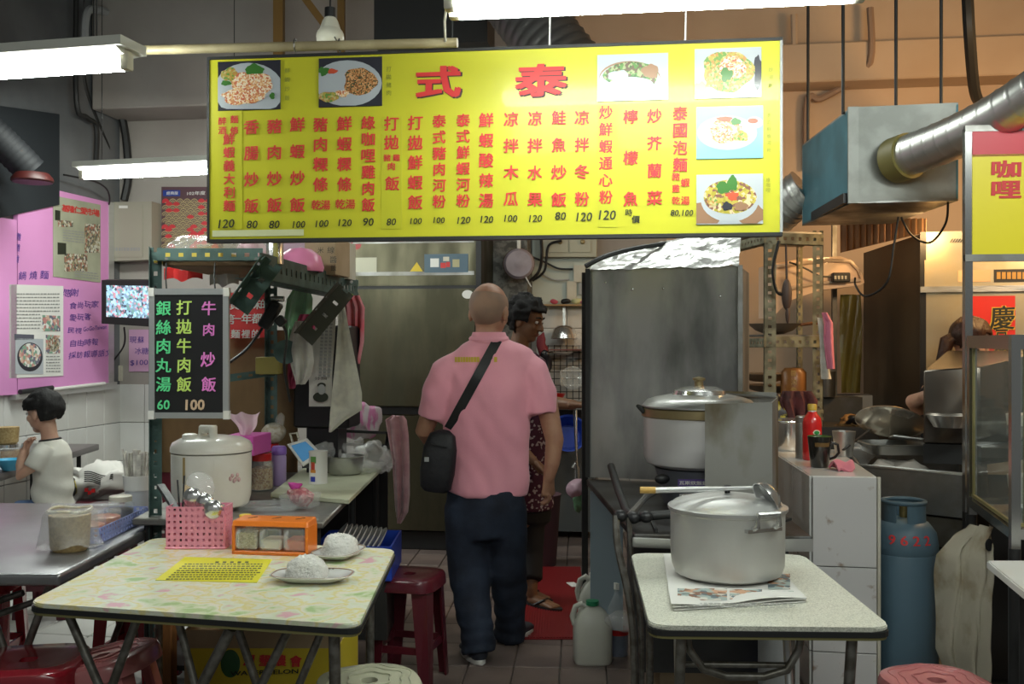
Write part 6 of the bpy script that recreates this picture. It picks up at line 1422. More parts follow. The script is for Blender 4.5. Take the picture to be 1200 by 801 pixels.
# plastic jugs by the stove
def jug(c, w_, h, m, capm, label, rz=0.0):
    t = thing('plastic_jug', label, 'jug', c, rz); c = Vector((0, 0, 0))
    b = B(); b.lathe([(0, 0), (w_ * .46, 0), (w_ * .5, .015), (w_ * .5, h * .60), (w_ * .46, h * .72), (w_ * .34, h * .84), (w_ * .18, h * .92), (w_ * .13, h * .94), (w_ * .13, h * .97)], c, 32, sq=4.5, sy=.8); b.obj('body', m, t, local=True)
    b = B(); b.tube([(-w_ * .12, 0, h * .90), (-w_ * .28, 0, h * .97), (-w_ * .44, 0, h * .92), (-w_ * .52, 0, h * .76), (-w_ * .46, 0, h * .62)], .014, 10); b.obj('handle', m, t, local=True)
    b = B(); b.lathe([(w_ * .17, h * .95), (w_ * .17, h * 1.02), (0, h * 1.025)], c, 20); b.obj('cap', capm, t, local=True)
JUG = mat('milky_jug', (.52, .52, .46), .35, alpha=.9)
j1 = jug(PZ(696, 781, 0.001) + Vector((0, .08, 0)), .175, .27, JUG, mat('green_cap', (.02, .22, .10), .4), 'milky plastic jug with a green cap beside the stove')
j2 = jug(PZ(708, 765, 0.001) + Vector((-.03, .16, 0)), .16, .33, JUG, PAPER, 'taller milky jug behind the green capped one')
c = PZ(735, 775, 0.001) + Vector((-.03, .1, 0)); pb_ = thing('drink_bottle', 'clear bottle with a white cap and dark blue base beside the jug', 'bottle', c)
b = B(); b.lathe([(0, .001), (.045, .001), (.048, .01), (.048, .22), (.02, .28), (.016, .31)], c, 24); b.obj('bottle_body', GLASS, pb_)
b = B(); b.lathe([(0, .004), (.044, .004), (.046, .10), (0, .10)], c, 24); b.obj('contents', mat('dark_blue_liquid', (.03, .05, .14), .3), pb_)
b = B(); b.lathe([(.020, .305), (.020, .335), (0, .336)], c, 18); b.obj('cap', PAPER, pb_)
b = B(); b.lathe([(.0485, .10), (.0485, .125)], c, 24); b.obj('label_band', REDP, pb_)
bag_blob('clear_bag', P(728, 726, 4.28), (.05, .03, .04), BAG, 'small clear bag tied to the stove hose above the jug', amp=.03, seed=61)
# boxes under the speckled table
for (x0, x1, y, z, m, lb) in ((760, 873, 3.95, .24, CARD, 'dim cardboard box on the floor under the speckled table'), (880, 895, 3.8, .55, BLUE, 'dark blue canister under the speckled table'),):
    a_, d_ = P(x0, 600, y), P(x1, 600, y); b = B(); b.box(((a_.x + d_.x) / 2, y - .18, z / 2 + .001), (d_.x - a_.x, .25, z)); tag(b.obj('storage_box', m, smooth=False), lb, 'box')
b = B(); b.lathe([(0, 0), (.065, 0), (.07, .02), (.07, .50), (.05, .55), (0, .56)], (P(908, 600, 3.5).x, 3.45, .001), 24); tag(b.obj('water_pipe', GREYP), 'grey plastic container under the right side of the speckled table', 'container')

# ================================================================ white tiled block
tbk = thing('tiled_block', 'white tiled masonry block carrying the mug and red bottle', 'block', (1.37, 4.5, 0)); ZBk = .90
q = [Vector(v) for v in ((1.235, 4.10), (1.487, 4.06), (1.66, 5.10), (1.33, 5.20))]
b = B(); b.hexa([(v.x, v.y, 0) for v in q] + [(v.x, v.y, ZBk - .012) for v in q]); b.obj('core', GROUT, tbk, smooth=False)
def tquad(p, r_, z0, z1, name='tile', th=.010, parent=tbk, m=TILEW):
    p, r_ = Vector((p.x, p.y, 0)), Vector((r_.x, r_.y, 0)); d_ = (r_ - p).normalized(); n = Vector((d_.y, -d_.x, 0)) * th; g = .002; p = p + d_ * g; r_ = r_ - d_ * g
    b = B(); b.hexa([(p.x, p.y, z0 + g), (r_.x, r_.y, z0 + g), (r_.x + n.x, r_.y + n.y, z0 + g), (p.x + n.x, p.y + n.y, z0 + g), (p.x, p.y, z1 - g), (r_.x, r_.y, z1 - g), (r_.x + n.x, r_.y + n.y, z1 - g), (p.x + n.x, p.y + n.y, z1 - g)], bev=.0015); b.obj(name, m, parent, smooth=False)
DIRT = mat('soiled_tile', (.60, .58, .57), .3, col2=(.30, .22, .17), nscale=16, ncontrast=(.62, .72), coat=.2)
hs_ = [ZBk, .53, .18, .0]
for z1, z0 in zip(hs_, hs_[1:]):
    tquad(q[0], q[1], z0, z1, m=DIRT)
    for i in range(3): tquad(q[3].lerp(q[0], i / 3), q[3].lerp(q[0], (i + 1) / 3), z0, z1)
for i in range(4):
    a1, a2, d1, d2 = q[0].lerp(q[3], i / 4), q[0].lerp(q[3], (i + 1) / 4), q[1].lerp(q[2], i / 4), q[1].lerp(q[2], (i + 1) / 4)
    b = B(); b.hexa([(v.x, v.y, ZBk - .012) for v in (a1, d1, d2, a2)] + [(v.x, v.y, ZBk) for v in (a1, d1, d2, a2)], bev=.001); b.obj('top_tile', TILEW, tbk, smooth=False)
b = B(); b.bar((q[1].x + .006, q[1].y - .006, .01), (q[1].x + .006, q[1].y - .006, ZBk), .012, .012); b.obj('corner_strip', CREAM, tbk, smooth=False)
ZK = ZBk + .0005
mg = thing('mug', 'tall black mug with green rim on the tiled block', 'mug', PZ(963, 550, ZK)); c = PZ(963, 548, ZK) + Vector((0, .03, 0))
b = B(); b.lathe([(0, 0), (.036, 0), (.039, .004), (.052, .132), (.052, .136)], c, 32); b.obj('mug_body', mat('black_glaze', (.02, .018, .015), .2, coat=.5), mg)
b = B(); b.lathe([(.052, .136), (.049, .138), (.047, .132), (.036, .01), (0, .008)], c, 32); b.obj('inner_glaze', mat('green_glaze', (.07, .12, .03), .25), mg)
b = B(); b.tube([c + Vector(v) for v in ((.047, -.01, .11), (.075, -.015, .10), (.080, -.015, .065), (.065, -.01, .045), (.043, 0, .035))], .006, 8); b.obj('handle', BLACK, mg)
b = B(); b.sheet(lambda u, v: (c.x + (.0495 + .003 * v) * math.sin(-.7 + 1.3 * u), c.y - (.0495 + .003 * v) * math.cos(-.7 + 1.3 * u), c.z + .093 + .018 * v), 8, 2, .0006); b.obj('painted_band', mat('brown_gold', (.16, .09, .03), .4), mg)
b = B(); c = PZ(989, 552, ZK); c.x = min(c.x, 1.48)
def pcl(u, v): 
    return (c.x - .035 + .09 * u - .02 * v * (u - .5), c.y + .09 - .10 * v + .01 * math.sin(u * 7), ZK + .004 + .034 * math.sin(math.pi * min(1, v * 1.05)) * (1 - .25 * abs(u - .5)) + .006 * math.sin(u * 8))
b.sheet(pcl, 14, 12, .010); tag(b.obj('folded_cloth', mat('rose_cloth', (.62, .18, .24), .9, sheen=.3)), 'folded rose cloth on the corner of the tiled block', 'cloth')
rbt = thing('sauce_bottle', 'red sauce bottle with a yellow cap and small green emblem', 'bottle', PZ(961, 540, ZK)); c = PZ(961, 542, ZK) + Vector((0, .12, 0))
RS = mat('red_sauce_plastic', (.62, .02, .02), .25, coat=.5)
b = B(); b.lathe([(0, 0), (.040, 0), (.044, .008), (.044, .17), (.040, .195), (.024, .215), (.020, .225)], c, 30); b.obj('bottle_body', RS, rbt)
b = B(); b.lathe([(.019, .218), (.019, .232), (.016, .232)], c, 20); b.obj('neck', PAPER, rbt)
b = B(); b.lathe([(.021, .231), (.021, .256), (.018, .260), (0, .260)], c, 20); b.obj('cap', mat('yellow_brown_cap', (.62, .40, .06), .4), rbt)
for rr, m, n in ((.013, mat('emblem_white', (.7, .65, .5), .5), 'emblem_ring'), (.009, mat('emblem_green', (.02, .25, .05), .5), 'emblem')):
    b = B(); b.ell(c + Vector((.008, -.0435 - (.013 - rr) * .3, .13)), (rr * 1.3, .0015, rr), seg=18, rings=8); b.obj(n, m, rbt)
c = PZ(925, 527, ZK) + Vector((.0, .02, 0)); t_ = thing('steel_pot', 'steel pot on the tiled block behind the splash guard', 'pot', c)
b = B(); b.lathe([(0, 0), (.085, 0), (.09, .01), (.09, .14), (.094, .144), (.088, .144), (.085, .01), (0, .008)], c, 32); b.obj('pot_body', CHROME, t_)
b = B(); b.lathe([(.092, .146), (.09, .152), (.05, .16), (0, .163)], c, 32); b.obj('lid', CHROME, t_)
c = PZ(943, 537, ZK) + Vector((0, .03, 0)); canister(c, .034, .20, 'slim steel cylinder between the steel pot and the red bottle', 'steel_cylinder', STEEL)
c = Vector((P(985, 510, 4.85).x, 4.80, ZK)); b = B(); b.lathe([(0, 0), (.04, 0), (.055, .12), (.05, .12), (.036, .006), (0, .006)], c, 28); tag(b.obj('steel_cup', STEEL), 'steel cup to the right of the red sauce bottle', 'cup')
# rag and packets behind
hang('rag', 5.15, [(458, 918, 950), (470, 915, 958), (490, 922, 955), (508, 930, 950)], mat('brown_red_rag', (.13, .035, .035), .9, col2=(.07, .03, .03), nscale=9), 'brown and red rag draped behind the sauce bottle', fold=.03, th=.01)
bag_blob('snack_packet', P(913, 490, 5.19), (.05, .03, .125), mat('yellow_packet', (.5, .38, .03), .4, col2=(.03, .02, .02), nscale=14, ncontrast=(.5, .54)), 'yellow and black packet behind the steel pot', amp=.03, seed=71)
bag_blob('ginger_pile', P(995, 502, 5.5), (.10, .06, .05), mat('dry_ginger', (.22, .12, .04), .8, col2=(.12, .06, .02), nscale=30), 'brown crumpled heap behind the steel cup', amp=.06, sc=14, seed=72, cat='heap')

# ================================================================ griddle, trays and gas cylinder
gr = thing('steel_sink', 'deep steel trough on a dark cabinet right of the tiled block', 'trough', (1.85, 4.7, 0)); ZG = .88
q = [Vector(v) for v in ((1.60, 4.60), (1.965, 4.28), (2.30, 5.10), (1.80, 5.35))]
def qbox(q, z0, z1, bev=0): b = B(); b.hexa([(v.x, v.y, z0) for v in q] + [(v.x, v.y, z1) for v in q], bev=bev); return b
qc = sum(q, Vector((0, 0))) / 4
for i in range(4): vsheet(Vector((*q[i], 0)), Vector((*q[(i + 1) % 4], 0)), ZG - .19, ZG, ZG, STEELD, 'wall', gr, th=.012)
qbox([qc + (v - qc) * .98 for v in q], ZG - .19, ZG - .18).obj('bottom', STEELD, gr, smooth=False)
b = B(); b.tube([(v.x, v.y, ZG) for v in q] , .008, 6, closed=True); b.obj('rolled_rim', STEEL, gr)
qbox([qc + (v - qc) * .97 for v in q], ZG - .33, ZG - .20, .004).obj('apron', mat('greasy_steel', (.14, .13, .11), .5, .5, col2=(.09, .08, .06), nscale=6), gr, smooth=False)
for v in q: p = qc + (v - qc) * .90; leg([(p.x, p.y, ZG - .33), (p.x, p.y, 0)], gr, .02, m=DARK)
bag_blob('white_flour_bag', Vector((1.85, 4.80, .79)), (.15, .17, .085), mat('flour_bag', (.55, .52, .47), .6), 'pale plastic bag filling the steel trough', amp=.05, seed=81)
bag_blob('plastic_bag', Vector((P(1000, 520, 4.95).x, 4.98, .91)), (.09, .09, .05), BAG, 'clear plastic bag between the trough and the steel cup', amp=.05, seed=82)
b = B(); b.bar(P(988, 527, 4.72), P(1020, 503, 4.9), .012, .006); tag(b.obj('knife', DARK), 'dark long handled tool lying over the trough corner', 'tool')
b = B(); c = P(1066, 517, 4.85); b.lathe([(0, 0), (.17, 0), (.19, .045), (.20, .048), (.185, .05), (.165, .008), (0, .006)], Vector((c.x, 4.92, .905)), 36, sq=6, sx=1.05, sy=.75); tag(b.obj('steel_tray', STEEL), 'deep rectangular steel tray resting over the trough', 'tray')
b = B(); M = Euler((R(-38), R(14), 0)).to_matrix(); b.lathe([(0, 0), (.13, 0), (.165, .022), (.178, .024), (.175, .028), (.15, .022), (.12, .006), (0, .006)], Vector((P(1046, 492, 4.95).x, 4.97, 1.03)), 44, M, sy=.72); tag(b.obj('oval_platter', mat('shiny_platter', (.78, .70, .58), .2, .85)), 'shiny oval steel platter tilted on the rectangular tray', 'platter')
b = B(); b.box((P(1080, 512, 4.9).x, 4.95, .965), (.25, .2, .008), rot=Euler((R(-8), R(6), R(-15))).to_matrix()); tag(b.obj('flat_tray', STEEL), 'flat steel tray right of the oval platter', 'tray')
bag_blob('dark_scourer', P(1003, 496, 5.45), (.07, .05, .03), BLACK, 'tangle of black wire behind the knife', amp=.05, seed=84, cat='tangle')
b = B(); b.box((P(1010, 520, 5.4).x - .1, 5.55, .495), (.40, .35, .99), ROT); tag(b.obj('dark_cabinet', DARK), 'dark cabinet behind the trough under the wire tangle', 'cabinet')
GB = mat('gas_blue_paint', (.085, .145, .19), .45, col2=(.07, .12, .155), nscale=3)
c = Vector((P(1059, 700, 4.22).x, 4.22, .001)); gy = thing('gas_cylinder', 'tall blue gas cylinder with red stencilled digits', 'cylinder', c); r = .138
b = B(); b.lathe([(0, .01), (r * .8, .0), (r * .96, .03), (r, .07), (r, .56), (r * .985, .565), (r, .57), (r, .60), (r * .94, .65), (r * .72, .69), (r * .4, .705), (0, .71)], c, 48); b.obj('tank', GB, gy)
b = B(); 
for a0, a1 in ((.15, 2.2), (2.6, 4.0), (4.5, 6.0)):
    b.sheet(lambda u, v: (c.x + r * .62 * math.cos(a0 + (a1 - a0) * u), c.y + r * .62 * math.sin(a0 + (a1 - a0) * u), c.z + .690 + .085 * v), 12, 3, .005)
b.tube([(c.x + r * .62 * math.cos(k * .2618), c.y + r * .62 * math.sin(k * .2618), c.z + .775) for k in range(24)], .009, 8, closed=True); b.obj('collar', GB, gy)
b = B(); b.cyl(c + Vector((0, 0, .70)), c + Vector((0, 0, .76)), .018, 12); b.obj('valve', mat('brass_valve', (.3, .24, .1), .4, .8), gy)
GPl = Plane(c + Vector((0, -r * .93, 0)), (1, 0, 0), (0, .35, 1)); bq = B()
for i, ch_ in enumerate('9622'):
    ang = -.72 + i * .36; vs, fs, gw, gh = glyph(ch_, 0); k = .052 / gh; rr_ = r * .985
    for ox in (-.0016, .0016, 0):
        nv = []
        for x, y in vs:
            X, Y = x * k * .85 + ox, y * k; a_ = ang + X / rr_; tt = .632 + Y * .75; rad = rr_ * (1 - max(0, (tt - .60)) * 1.2) + .004; nv.append(bq.bm.verts.new((c.x + rad * math.sin(a_), c.y - rad * math.cos(a_), c.z + tt)))
        for f in fs: bq.face([nv[i_] for i_ in f])
stuff(bq.obj('stencil_lettering', REDINK, gy, smooth=False, normals=False))
# white sacking cover
sk = mat('soiled_canvas', (.50, .46, .36), .9, col2=(.30, .23, .14), nscale=7, ncontrast=(.5, .7), bump=.2, bscale=10)
def sack(u, v):
    ys = [(616, 1139, 1164), (630, 1118, 1166), (650, 1100, 1166), (700, 1098, 1164), (760, 1098, 1160), (815, 1120, 1160), (900, 1130, 1160)]
    t = v * (len(ys) - 1); i = min(int(t), len(ys) - 2); f = t - i; y = ys[i][0] * (1 - f) + ys[i + 1][0] * f; a = ys[i][1] * (1 - f) + ys[i + 1][1] * f; d = ys[i][2] * (1 - f) + ys[i + 1][2] * f
    p = P(a + (d - a) * u, y, 4.02 - .25 * u); p.y += .035 * math.sin(u * 14 + v * 3) * (1 - v) + .03 * noise.noise(Vector((u * 4, v * 6, 1))) + .012 * noise.noise(Vector((u * 14, v * 9, 4))); p.z = max(p.z, .005); return p
b = B(); b.sheet(sack, 30, 36, .004); cv = tag(b.obj('canvas_cover', sk, ang=80), 'soiled pale canvas with a hole tied up beside the gas cylinder', 'canvas')
b = B(); p = sack(.80, .22); b.ell(p + Vector((0, -.025, 0)), (.016, .004, .024)); b.obj('burnt_hole', BLACK, cv)

# ================================================================ glass cabinet and post with the curry sign
gcab = thing('glass_cabinet', 'tall glass display cabinet with chrome frame at the right edge', 'cabinet', (2.1, 3.7, 0))
pf, pn_ = P(1139, 400, 4.05), P(1189, 400, 3.38); Zt, Zb0 = 1.475, .80; fx = Vector((1.0, -.05, 0))
CH = mat('cabinet_chrome', (.40, .40, .39), .2, .95)
dv = (pf - pn_).normalized(); far = [pf, pn_, pn_ + fx * .6, pf + fx * .6]
def post(p, z0, z1, s=.03, m=CH, name='corner_post', parent=gcab): b = B(); b.box((p.x, p.y, (z0 + z1) / 2), (s, s, z1 - z0), ROT); return b.obj(name, m, parent, smooth=False)
for p in far: post(p, Zb0 - .05, Zt)
for z, hgt in ((Zt - .025, .05), (Zb0 + .0, .035)):
    for i in range(4):
        a_, d_ = far[i], far[(i + 1) % 4]; b = B(); b.bar((a_.x, a_.y, z), (d_.x, d_.y, z), .03, hgt); b.obj('rail', CH, gcab, smooth=False)
BR_ = mat('brass_channel', (.32, .28, .12), .4, .5)
for i in (0, 1):
    a_, d_ = far[i], far[(i + 1) % 4]; e = (d_ - a_).normalized()
    for s_, t_ in ((a_ + e * .035, 0), (d_ - e * .035, 0)): post(s_, Zb0 + .02, Zt - .05, .010, BR_, 'channel')
    b = B(); b.bar((a_.x, a_.y, Zb0 + .03), (d_.x, d_.y, Zb0 + .03), .010, .012); b.obj('channel', BR_, gcab, smooth=False)
    vsheet(Vector((a_.x, a_.y, 0)) + e * .02, Vector((d_.x, d_.y, 0)) - e * .02, Zb0 + .03, Zt - .05, Zt - .05, PANE, 'glass_pane', gcab)
qbox([Vector((p.x, p.y)) for p in (far[1], far[2], far[3], far[0])], Zb0 - .02, Zb0 - .005).obj('floor_plate', STEELD, gcab, smooth=False)
qbox([Vector((p.x, p.y)) for p in (far[1], far[2], far[3], far[0])], 1.12, 1.128).obj('glass_shelf', PANE, gcab, smooth=False)
for p in far: leg([(p.x, p.y, Zb0 - .05), (p.x, p.y, 0)], gcab, .02, m=DARK)
b = B(); b.bar((pf.x + .05, pf.y - .25, Zb0 + .03), (pf.x + .12, pf.y - .45, Zb0 + .03), .07, .004); tag(b.obj('paper_scrap', PAPER), 'white scrap of paper on the lower rail of the glass cabinet', 'paper')
for i, (dx, dy, r, h, m) in enumerate(((.12, -.20, .07, .14, CREAM), (.25, -.35, .08, .10, BLUE), (.40, -.2, .07, .12, STEEL))):
    b = B(); b.lathe([(0, 0), (r * .8, 0), (r, h), (r * .95, h), (0, .01)], (pf.x + dx, pf.y + dy, Zb0 - .004), 24); tag(b.obj('food_tub', m), ['cream tub inside the glass cabinet', 'blue tub inside the glass cabinet near the corner', 'steel tub inside the glass cabinet at the right edge'][i], 'tub')
    b = B(); b.lathe([(0, 0), (r, 0), (r * 1.05, h * .3), (0, h * .35)], (pf.x + dx, pf.y + dy, 1.129), 24); tag(b.obj('food_bowl', m if i != 1 else STEEL), ['cream bowl on the glass shelf of the cabinet', 'steel bowl on the middle of the cabinet glass shelf', 'steel bowl at the right end of the cabinet glass shelf'][i], 'bowl')
cs = thing('curry_sign', 'yellow sign with red top and two red characters on a steel post', 'sign', P(1137, 600, 4.2) - Vector((0, 0, P(1137, 600, 4.2).z)))
CSP = Plane(P(1165, 230, 4.2), (1, -.10, 0)); 
pxslab(CSP, 1131, 1140, 150, 600, .0, CH, 'post', cs, th=.035)
pxslab(CSP, 1131, 1140, 600, 830, .0, DARK, 'lower_post', cs, th=.035)
pxslab(CSP, 1139, 1290, 150, 181, .0, mat('sign_red', (.58, .03, .05), .4), 'red_panel', cs, th=.02)
pxslab(CSP, 1139, 1290, 181, 299, .0, mat('sign_yellow', (.78, .66, .02), .4), 'yellow_panel', cs, th=.02)
for y0, y1 in ((147, 151), (298, 305)): pxslab(CSP, 1131, 1290, y0, y1, .003, STEELD, 'frame', cs, th=.026)
letters(CSP, [('咖', 1179, 198, 19, 33), ('哩', 1179, 222, 19, 33)], REDINK, cs, 'character', bold=.05, off=.003, jit=0, label=None)

# ================================================================ ventilation box and ducts
vb = thing('ventilation_box', 'grey and blue sheet metal ventilation box hung from rods', 'ventilation box', P(1030, 250, 5.2))
A_, B_, C_ = P(940, 205, 5.9), P(997, 205, 4.95), P(1123, 205, 4.85); z1b = P(997, 128, 4.95).z; z0b = P(997, 236, 4.95).z
BLP = mat('blue_sheet', (.09, .24, .30), .45, .3, col2=(.07, .18, .22), nscale=4)
def vq(p, q_, z0, z1, m, name, th=.01): return vsheet(Vector((p.x, p.y, 0)), Vector((q_.x, q_.y, 0)), z0, z1, z1, m, name, vb, th)
D_ = C_ + (A_ - B_)
vq(A_, B_, z0b, z1b, BLP, 'side_panel'); vq(B_, C_, z0b, z1b, GALV, 'front_panel'); vq(C_, D_, z0b, z1b, BLP, 'side_panel'); vq(D_, A_, z0b, z1b, GALV, 'back_panel')
qbox([Vector((p.x, p.y)) for p in (B_, C_, D_, A_)], z0b - .01, z0b + .003).obj('bottom_panel', STEELD, vb, smooth=False)
qbox([Vector((p.x, p.y)) for p in (B_, C_, D_, A_)], z1b, z1b + .01).obj('top_panel', GALV, vb, smooth=False)
b = B(); b.box((B_.x + .01, B_.y - .005, (z0b + z1b) / 2), (.05, .02, z1b - z0b + .02), ROT); b.obj('corner_flange', GALV, vb, smooth=False)
b = B(); b.bar((B_.x - .02, B_.y + .02, z0b + .02), (A_.x + .02, A_.y + .02, z0b + .02), .02, .05); b.obj('black_slot', BLACK, vb, smooth=False)
for i, (px, py, D) in enumerate(((947, 150, 5.8), (988, 130, 5.05), (1050, 127, 5.0), (1103, 127, 4.95))):
    c = P(px, py, D); b = B(); b.cyl((c.x, c.y, z1b), (c.x, c.y, 4.29), .009, 8); b.obj('hanging_rod', DARK, vb)
FLEX = mat('flexible_foil_duct', (.60, .60, .57), .36, .85)
fd = corrugated([P(1062, 183, 4.82), P(1110, 165, 4.6), P(1165, 150, 4.25), P(1250, 85, 3.9), P(1300, 40, 3.8)], .098, 'silver flexible duct leaving the ventilation box to the right', 'duct', FLEX, 'flexible_duct', n=160, amp=.022, seg=30, per=11)
b = B(); a_ = P(1049, 188, 4.89); b.cyl(a_, P(1066, 182, 4.80), .112, 30); b.obj('taped_collar', mat('olive_tape', (.22, .19, .06), .5), fd)
corrugated([P(943, 222, 5.95), P(925, 235, 6.0), P(905, 255, 6.2), P(890, 270, 6.3)], .13, 'silver flexible duct between the sign and the ventilation box', 'duct', FLEX, 'flexible_duct', n=60, amp=.04, per=6)
cable([P(1053, 254, 5.2), P(1048, 285, 5.2), P(1040, 330, 5.2), P(1015, 347, 5.3), P(1003, 335, 5.4), P(1002, 325, 5.4)], .006, 'thin black wire hanging from the ventilation box to the white hood')
cable([P(1056, 254, 5.1), P(1068, 275, 5.1), P(1090, 284, 5.1), P(1108, 262, 5.0), P(1111, 236, 4.9)], .006, 'thin black wire looping under the ventilation box')
cable([P(1133, -20, 6), P(1136, 40, 6), P(1142, 105, 6.3), P(1152, 125, 6.5)], .035, 'thick black hose hanging at the upper right', m=DARK)
cable([WB.at(925, 30, .25), WB.at(925, 80, .25), WB.at(920, 95, .25)], .025, 'brown pipe on the peach wall left of the rods', PEACH)
cable([WB.at(1010, 24, .28), WB.at(1010, 85, .28), WB.at(990, 102, .10), WB.at(960, 118, .06), WB.at(945, 120, .06), WB.at(944, 200, .05)], .025, 'stepped pipe on the peach wall above the ventilation box', mat('brown_paint_pipe', (.30, .20, .14), .7))

# ================================================================ right-hand slotted rack with pans
rk2 = thing('slotted_rack', 'olive slotted-angle rack with woks and lids right of the steel booth', 'shelf', P(925, 560, 5.3) - Vector((0, 0, P(925, 560, 5.3).z)))
pa, pbq = P(895, 400, 5.35), P(952, 400, 5.45); zt2 = P(895, 272, 5.35).z
dex((pa.x, pa.y, 0), (pa.x, pa.y, zt2 - .0), (1, 0, 0), (.2, .9, 0), t=rk2, m=OLIVE, w=.066, hole=.66); dex((pbq.x + .06, pbq.y, 0), (pbq.x + .06, pbq.y, zt2 + .02), (-1, 0, 0), (.2, .9, 0), t=rk2, m=OLIVE, w=.058, hole=.66)
pa2 = pa + BV * .75 + Vector((-.20, 0, 0)); pb2 = pbq + BV * .75 + Vector((.02, 0, 0))
for p in (pa2, pb2): dex((p.x, p.y, 0), (p.x, p.y, zt2), (1, 0, 0), (0, -1, 0), t=rk2, m=OLIVE)
for z in (zt2 - .06, P(900, 407, 5.35).z, 1.02):
    dex((pa.x, pa.y - .004, z), (pbq.x + .06, pbq.y - .004, z), (0, 0, 1), (0, 1, 0), 'front_beam', OLIVE, rk2, w=.06)
    dex((pa.x, pa.y, z), (pa2.x, pa2.y, z), (0, 0, 1), (1, 0, 0), 'side_beam', OLIVE, rk2, w=.05)
    b = B(); b.hexa([(pa.x, pa.y, z + .06), (pbq.x + .05, pbq.y, z + .06), (pb2.x + .04, pb2.y, z + .06), (pa2.x, pa2.y, z + .06), (pa.x, pa.y, z + .07), (pbq.x + .05, pbq.y, z + .07), (pb2.x + .04, pb2.y, z + .07), (pa2.x, pa2.y, z + .07)]); b.obj('shelf_board', STEELD, rk2, smooth=False)
WOK = mat('wok_iron', (.26, .20, .15), .4, .5)
def wok(c, r, label, M=None, m=WOK, h=None, handle=True, name='wok'):
    t = thing(name, label, 'pan', c); c = Vector(c); h = h or r * .42
    b = B(); b.lathe([(0, 0), (r * .35, .004), (r * .7, h * .4), (r * .95, h * .92), (r, h), (r * .97, h), (r * .68, h * .45), (0, .012)], c, 36, M); b.obj('pan_body', m, t)
    if handle: b = B(); b.bar(c + Vector((r * .9, -.03, h * .9)), c + Vector((r * 1.7, -.06, h * 1.1)), .028, .018, bev=.005); b.obj('handle', mat('brown_handle', (.22, .09, .03), .5), t)
zs2 = P(900, 407, 5.35).z + .0705
wok((P(910, 390, 5.6).x, 5.65, zs2), .15, 'pale wok with a brown handle on the middle shelf of the olive rack')
bs_ = 1.02 + .0705
for i, (px, r, z, lb) in enumerate(((905, .20, 0, 'widest dark lid in the stack on the lower shelf of the olive rack'), (912, .18, .065, 'middle lid of the stack on the lower shelf of the olive rack'), (902, .19, .13, 'top pale lid of the stack on the olive rack'))):
    wok((P(px, 440, 5.6).x, 5.70, bs_ + z), r, lb, h=.05, handle=False, m=[STEELD, mat('lid_a', (.34, .26, .18), .4, .5), mat('lid_b', (.42, .33, .24), .4, .4)][i], name='pan_lid')
c = Vector((P(931, 455, 5.5).x, 5.52, bs_)); b = B(); b.lathe([(0, 0), (.065, 0), (.07, .01), (.07, .19), (.05, .215), (0, .22)], c, 28); dj = tag(b.obj('brown_jar', mat('brown_jar_glaze', (.30, .12, .03), .35)), 'brown jar with gold characters on the olive rack', 'jar')
letters(Plane(c - Vector((0, .071, 0)), (1, 0, 0)), [('醬', 930, 437, 7), ('油', 930, 447, 7), ('膏', 930, 457, 7)], mat('gold_ink', (.5, .33, .1), .4), dj, 'painted_lettering', bold=0)
b = B(); c = P(922, 330, 5.35); b.tube([P(921, 283, 5.4), c, P(921, 350, 5.35)], .006, 6); b.ell(P(922, 345, 5.35), (.028, .02, .085)); b.ell(P(923, 368, 5.35), (.012, .012, .05)); tag(b.obj('hanging_tool', mat('dark_brown_tool', (.08, .05, .04), .5)), 'dark brush hanging inside the olive rack', 'brush')
cable([P(913, 282, 5.3), P(906, 315, 5.3), P(910, 340, 5.3), P(917, 345, 5.3)], .009, 'black cable hanging inside the olive rack')
hang('pink_glove', 5.35, [(366, 963, 969), (378, 966, 976), (400, 966, 977), (432, 970, 979)], mat('rose_glove', (.62, .20, .30), .6), 'pink cloth hanging right of the olive rack', fold=.01, nf=1)
hang('white_cloth', 5.38, [(372, 958, 966), (400, 961, 970), (430, 962, 972), (444, 963, 975)], FAB, 'white cloth hanging beside the pink cloth at the olive rack', fold=.01, nf=1)
# white extractor hood behind
hd = thing('extractor_hood', 'rounded beige extractor cover with a meter behind the olive rack', 'hood', P(960, 345, 6.3)); HM = mat('beige_hood', (.80, .58, .42), .35, coat=.3)
pts = [(905, 309), (940, 303), (985, 300), (1000, 306), (1010, 320), (1013, 331), (1008, 334), (960, 340), (925, 352), (905, 372)]
b = B(); f = [P(x, y, 6.3) for x, y in pts]; g = [p + Vector((0, .35, 0)) for p in f]; v = b._new(f); u = b._new(g); b.face(v); b.face(u[::-1]); n = len(v)
for i in range(n): b.face([v[i], v[(i + 1) % n], u[(i + 1) % n], u[i]])
b.obj('cover', HM, hd, smooth=False)
b = B(); b.tube([P(x, y, 6.29) for x, y in ((908, 342), (955, 332), (1008, 328), (1006, 316), (996, 306), (970, 305), (910, 312))], .012, 8); b.obj('raised_edge', mat('edge_tan', (.66, .52, .40), .3), hd)
b = B(); b.box(P(985, 325, 6.26), (.11, .05, .06), bev=.006); o = b.obj('meter', DARK, hd)
for k in range(4): b = B(); b.box(P(979 + k * 4, 325, 6.23), (.012, .006, .022)); b.obj('button', CREAM, o)
cable([P(925, 307, 6.2), P(945, 315, 6.2), P(960, 323, 6.2), P(974, 324, 6.2)], .006, 'thin dark wire running to the meter on the beige cover')

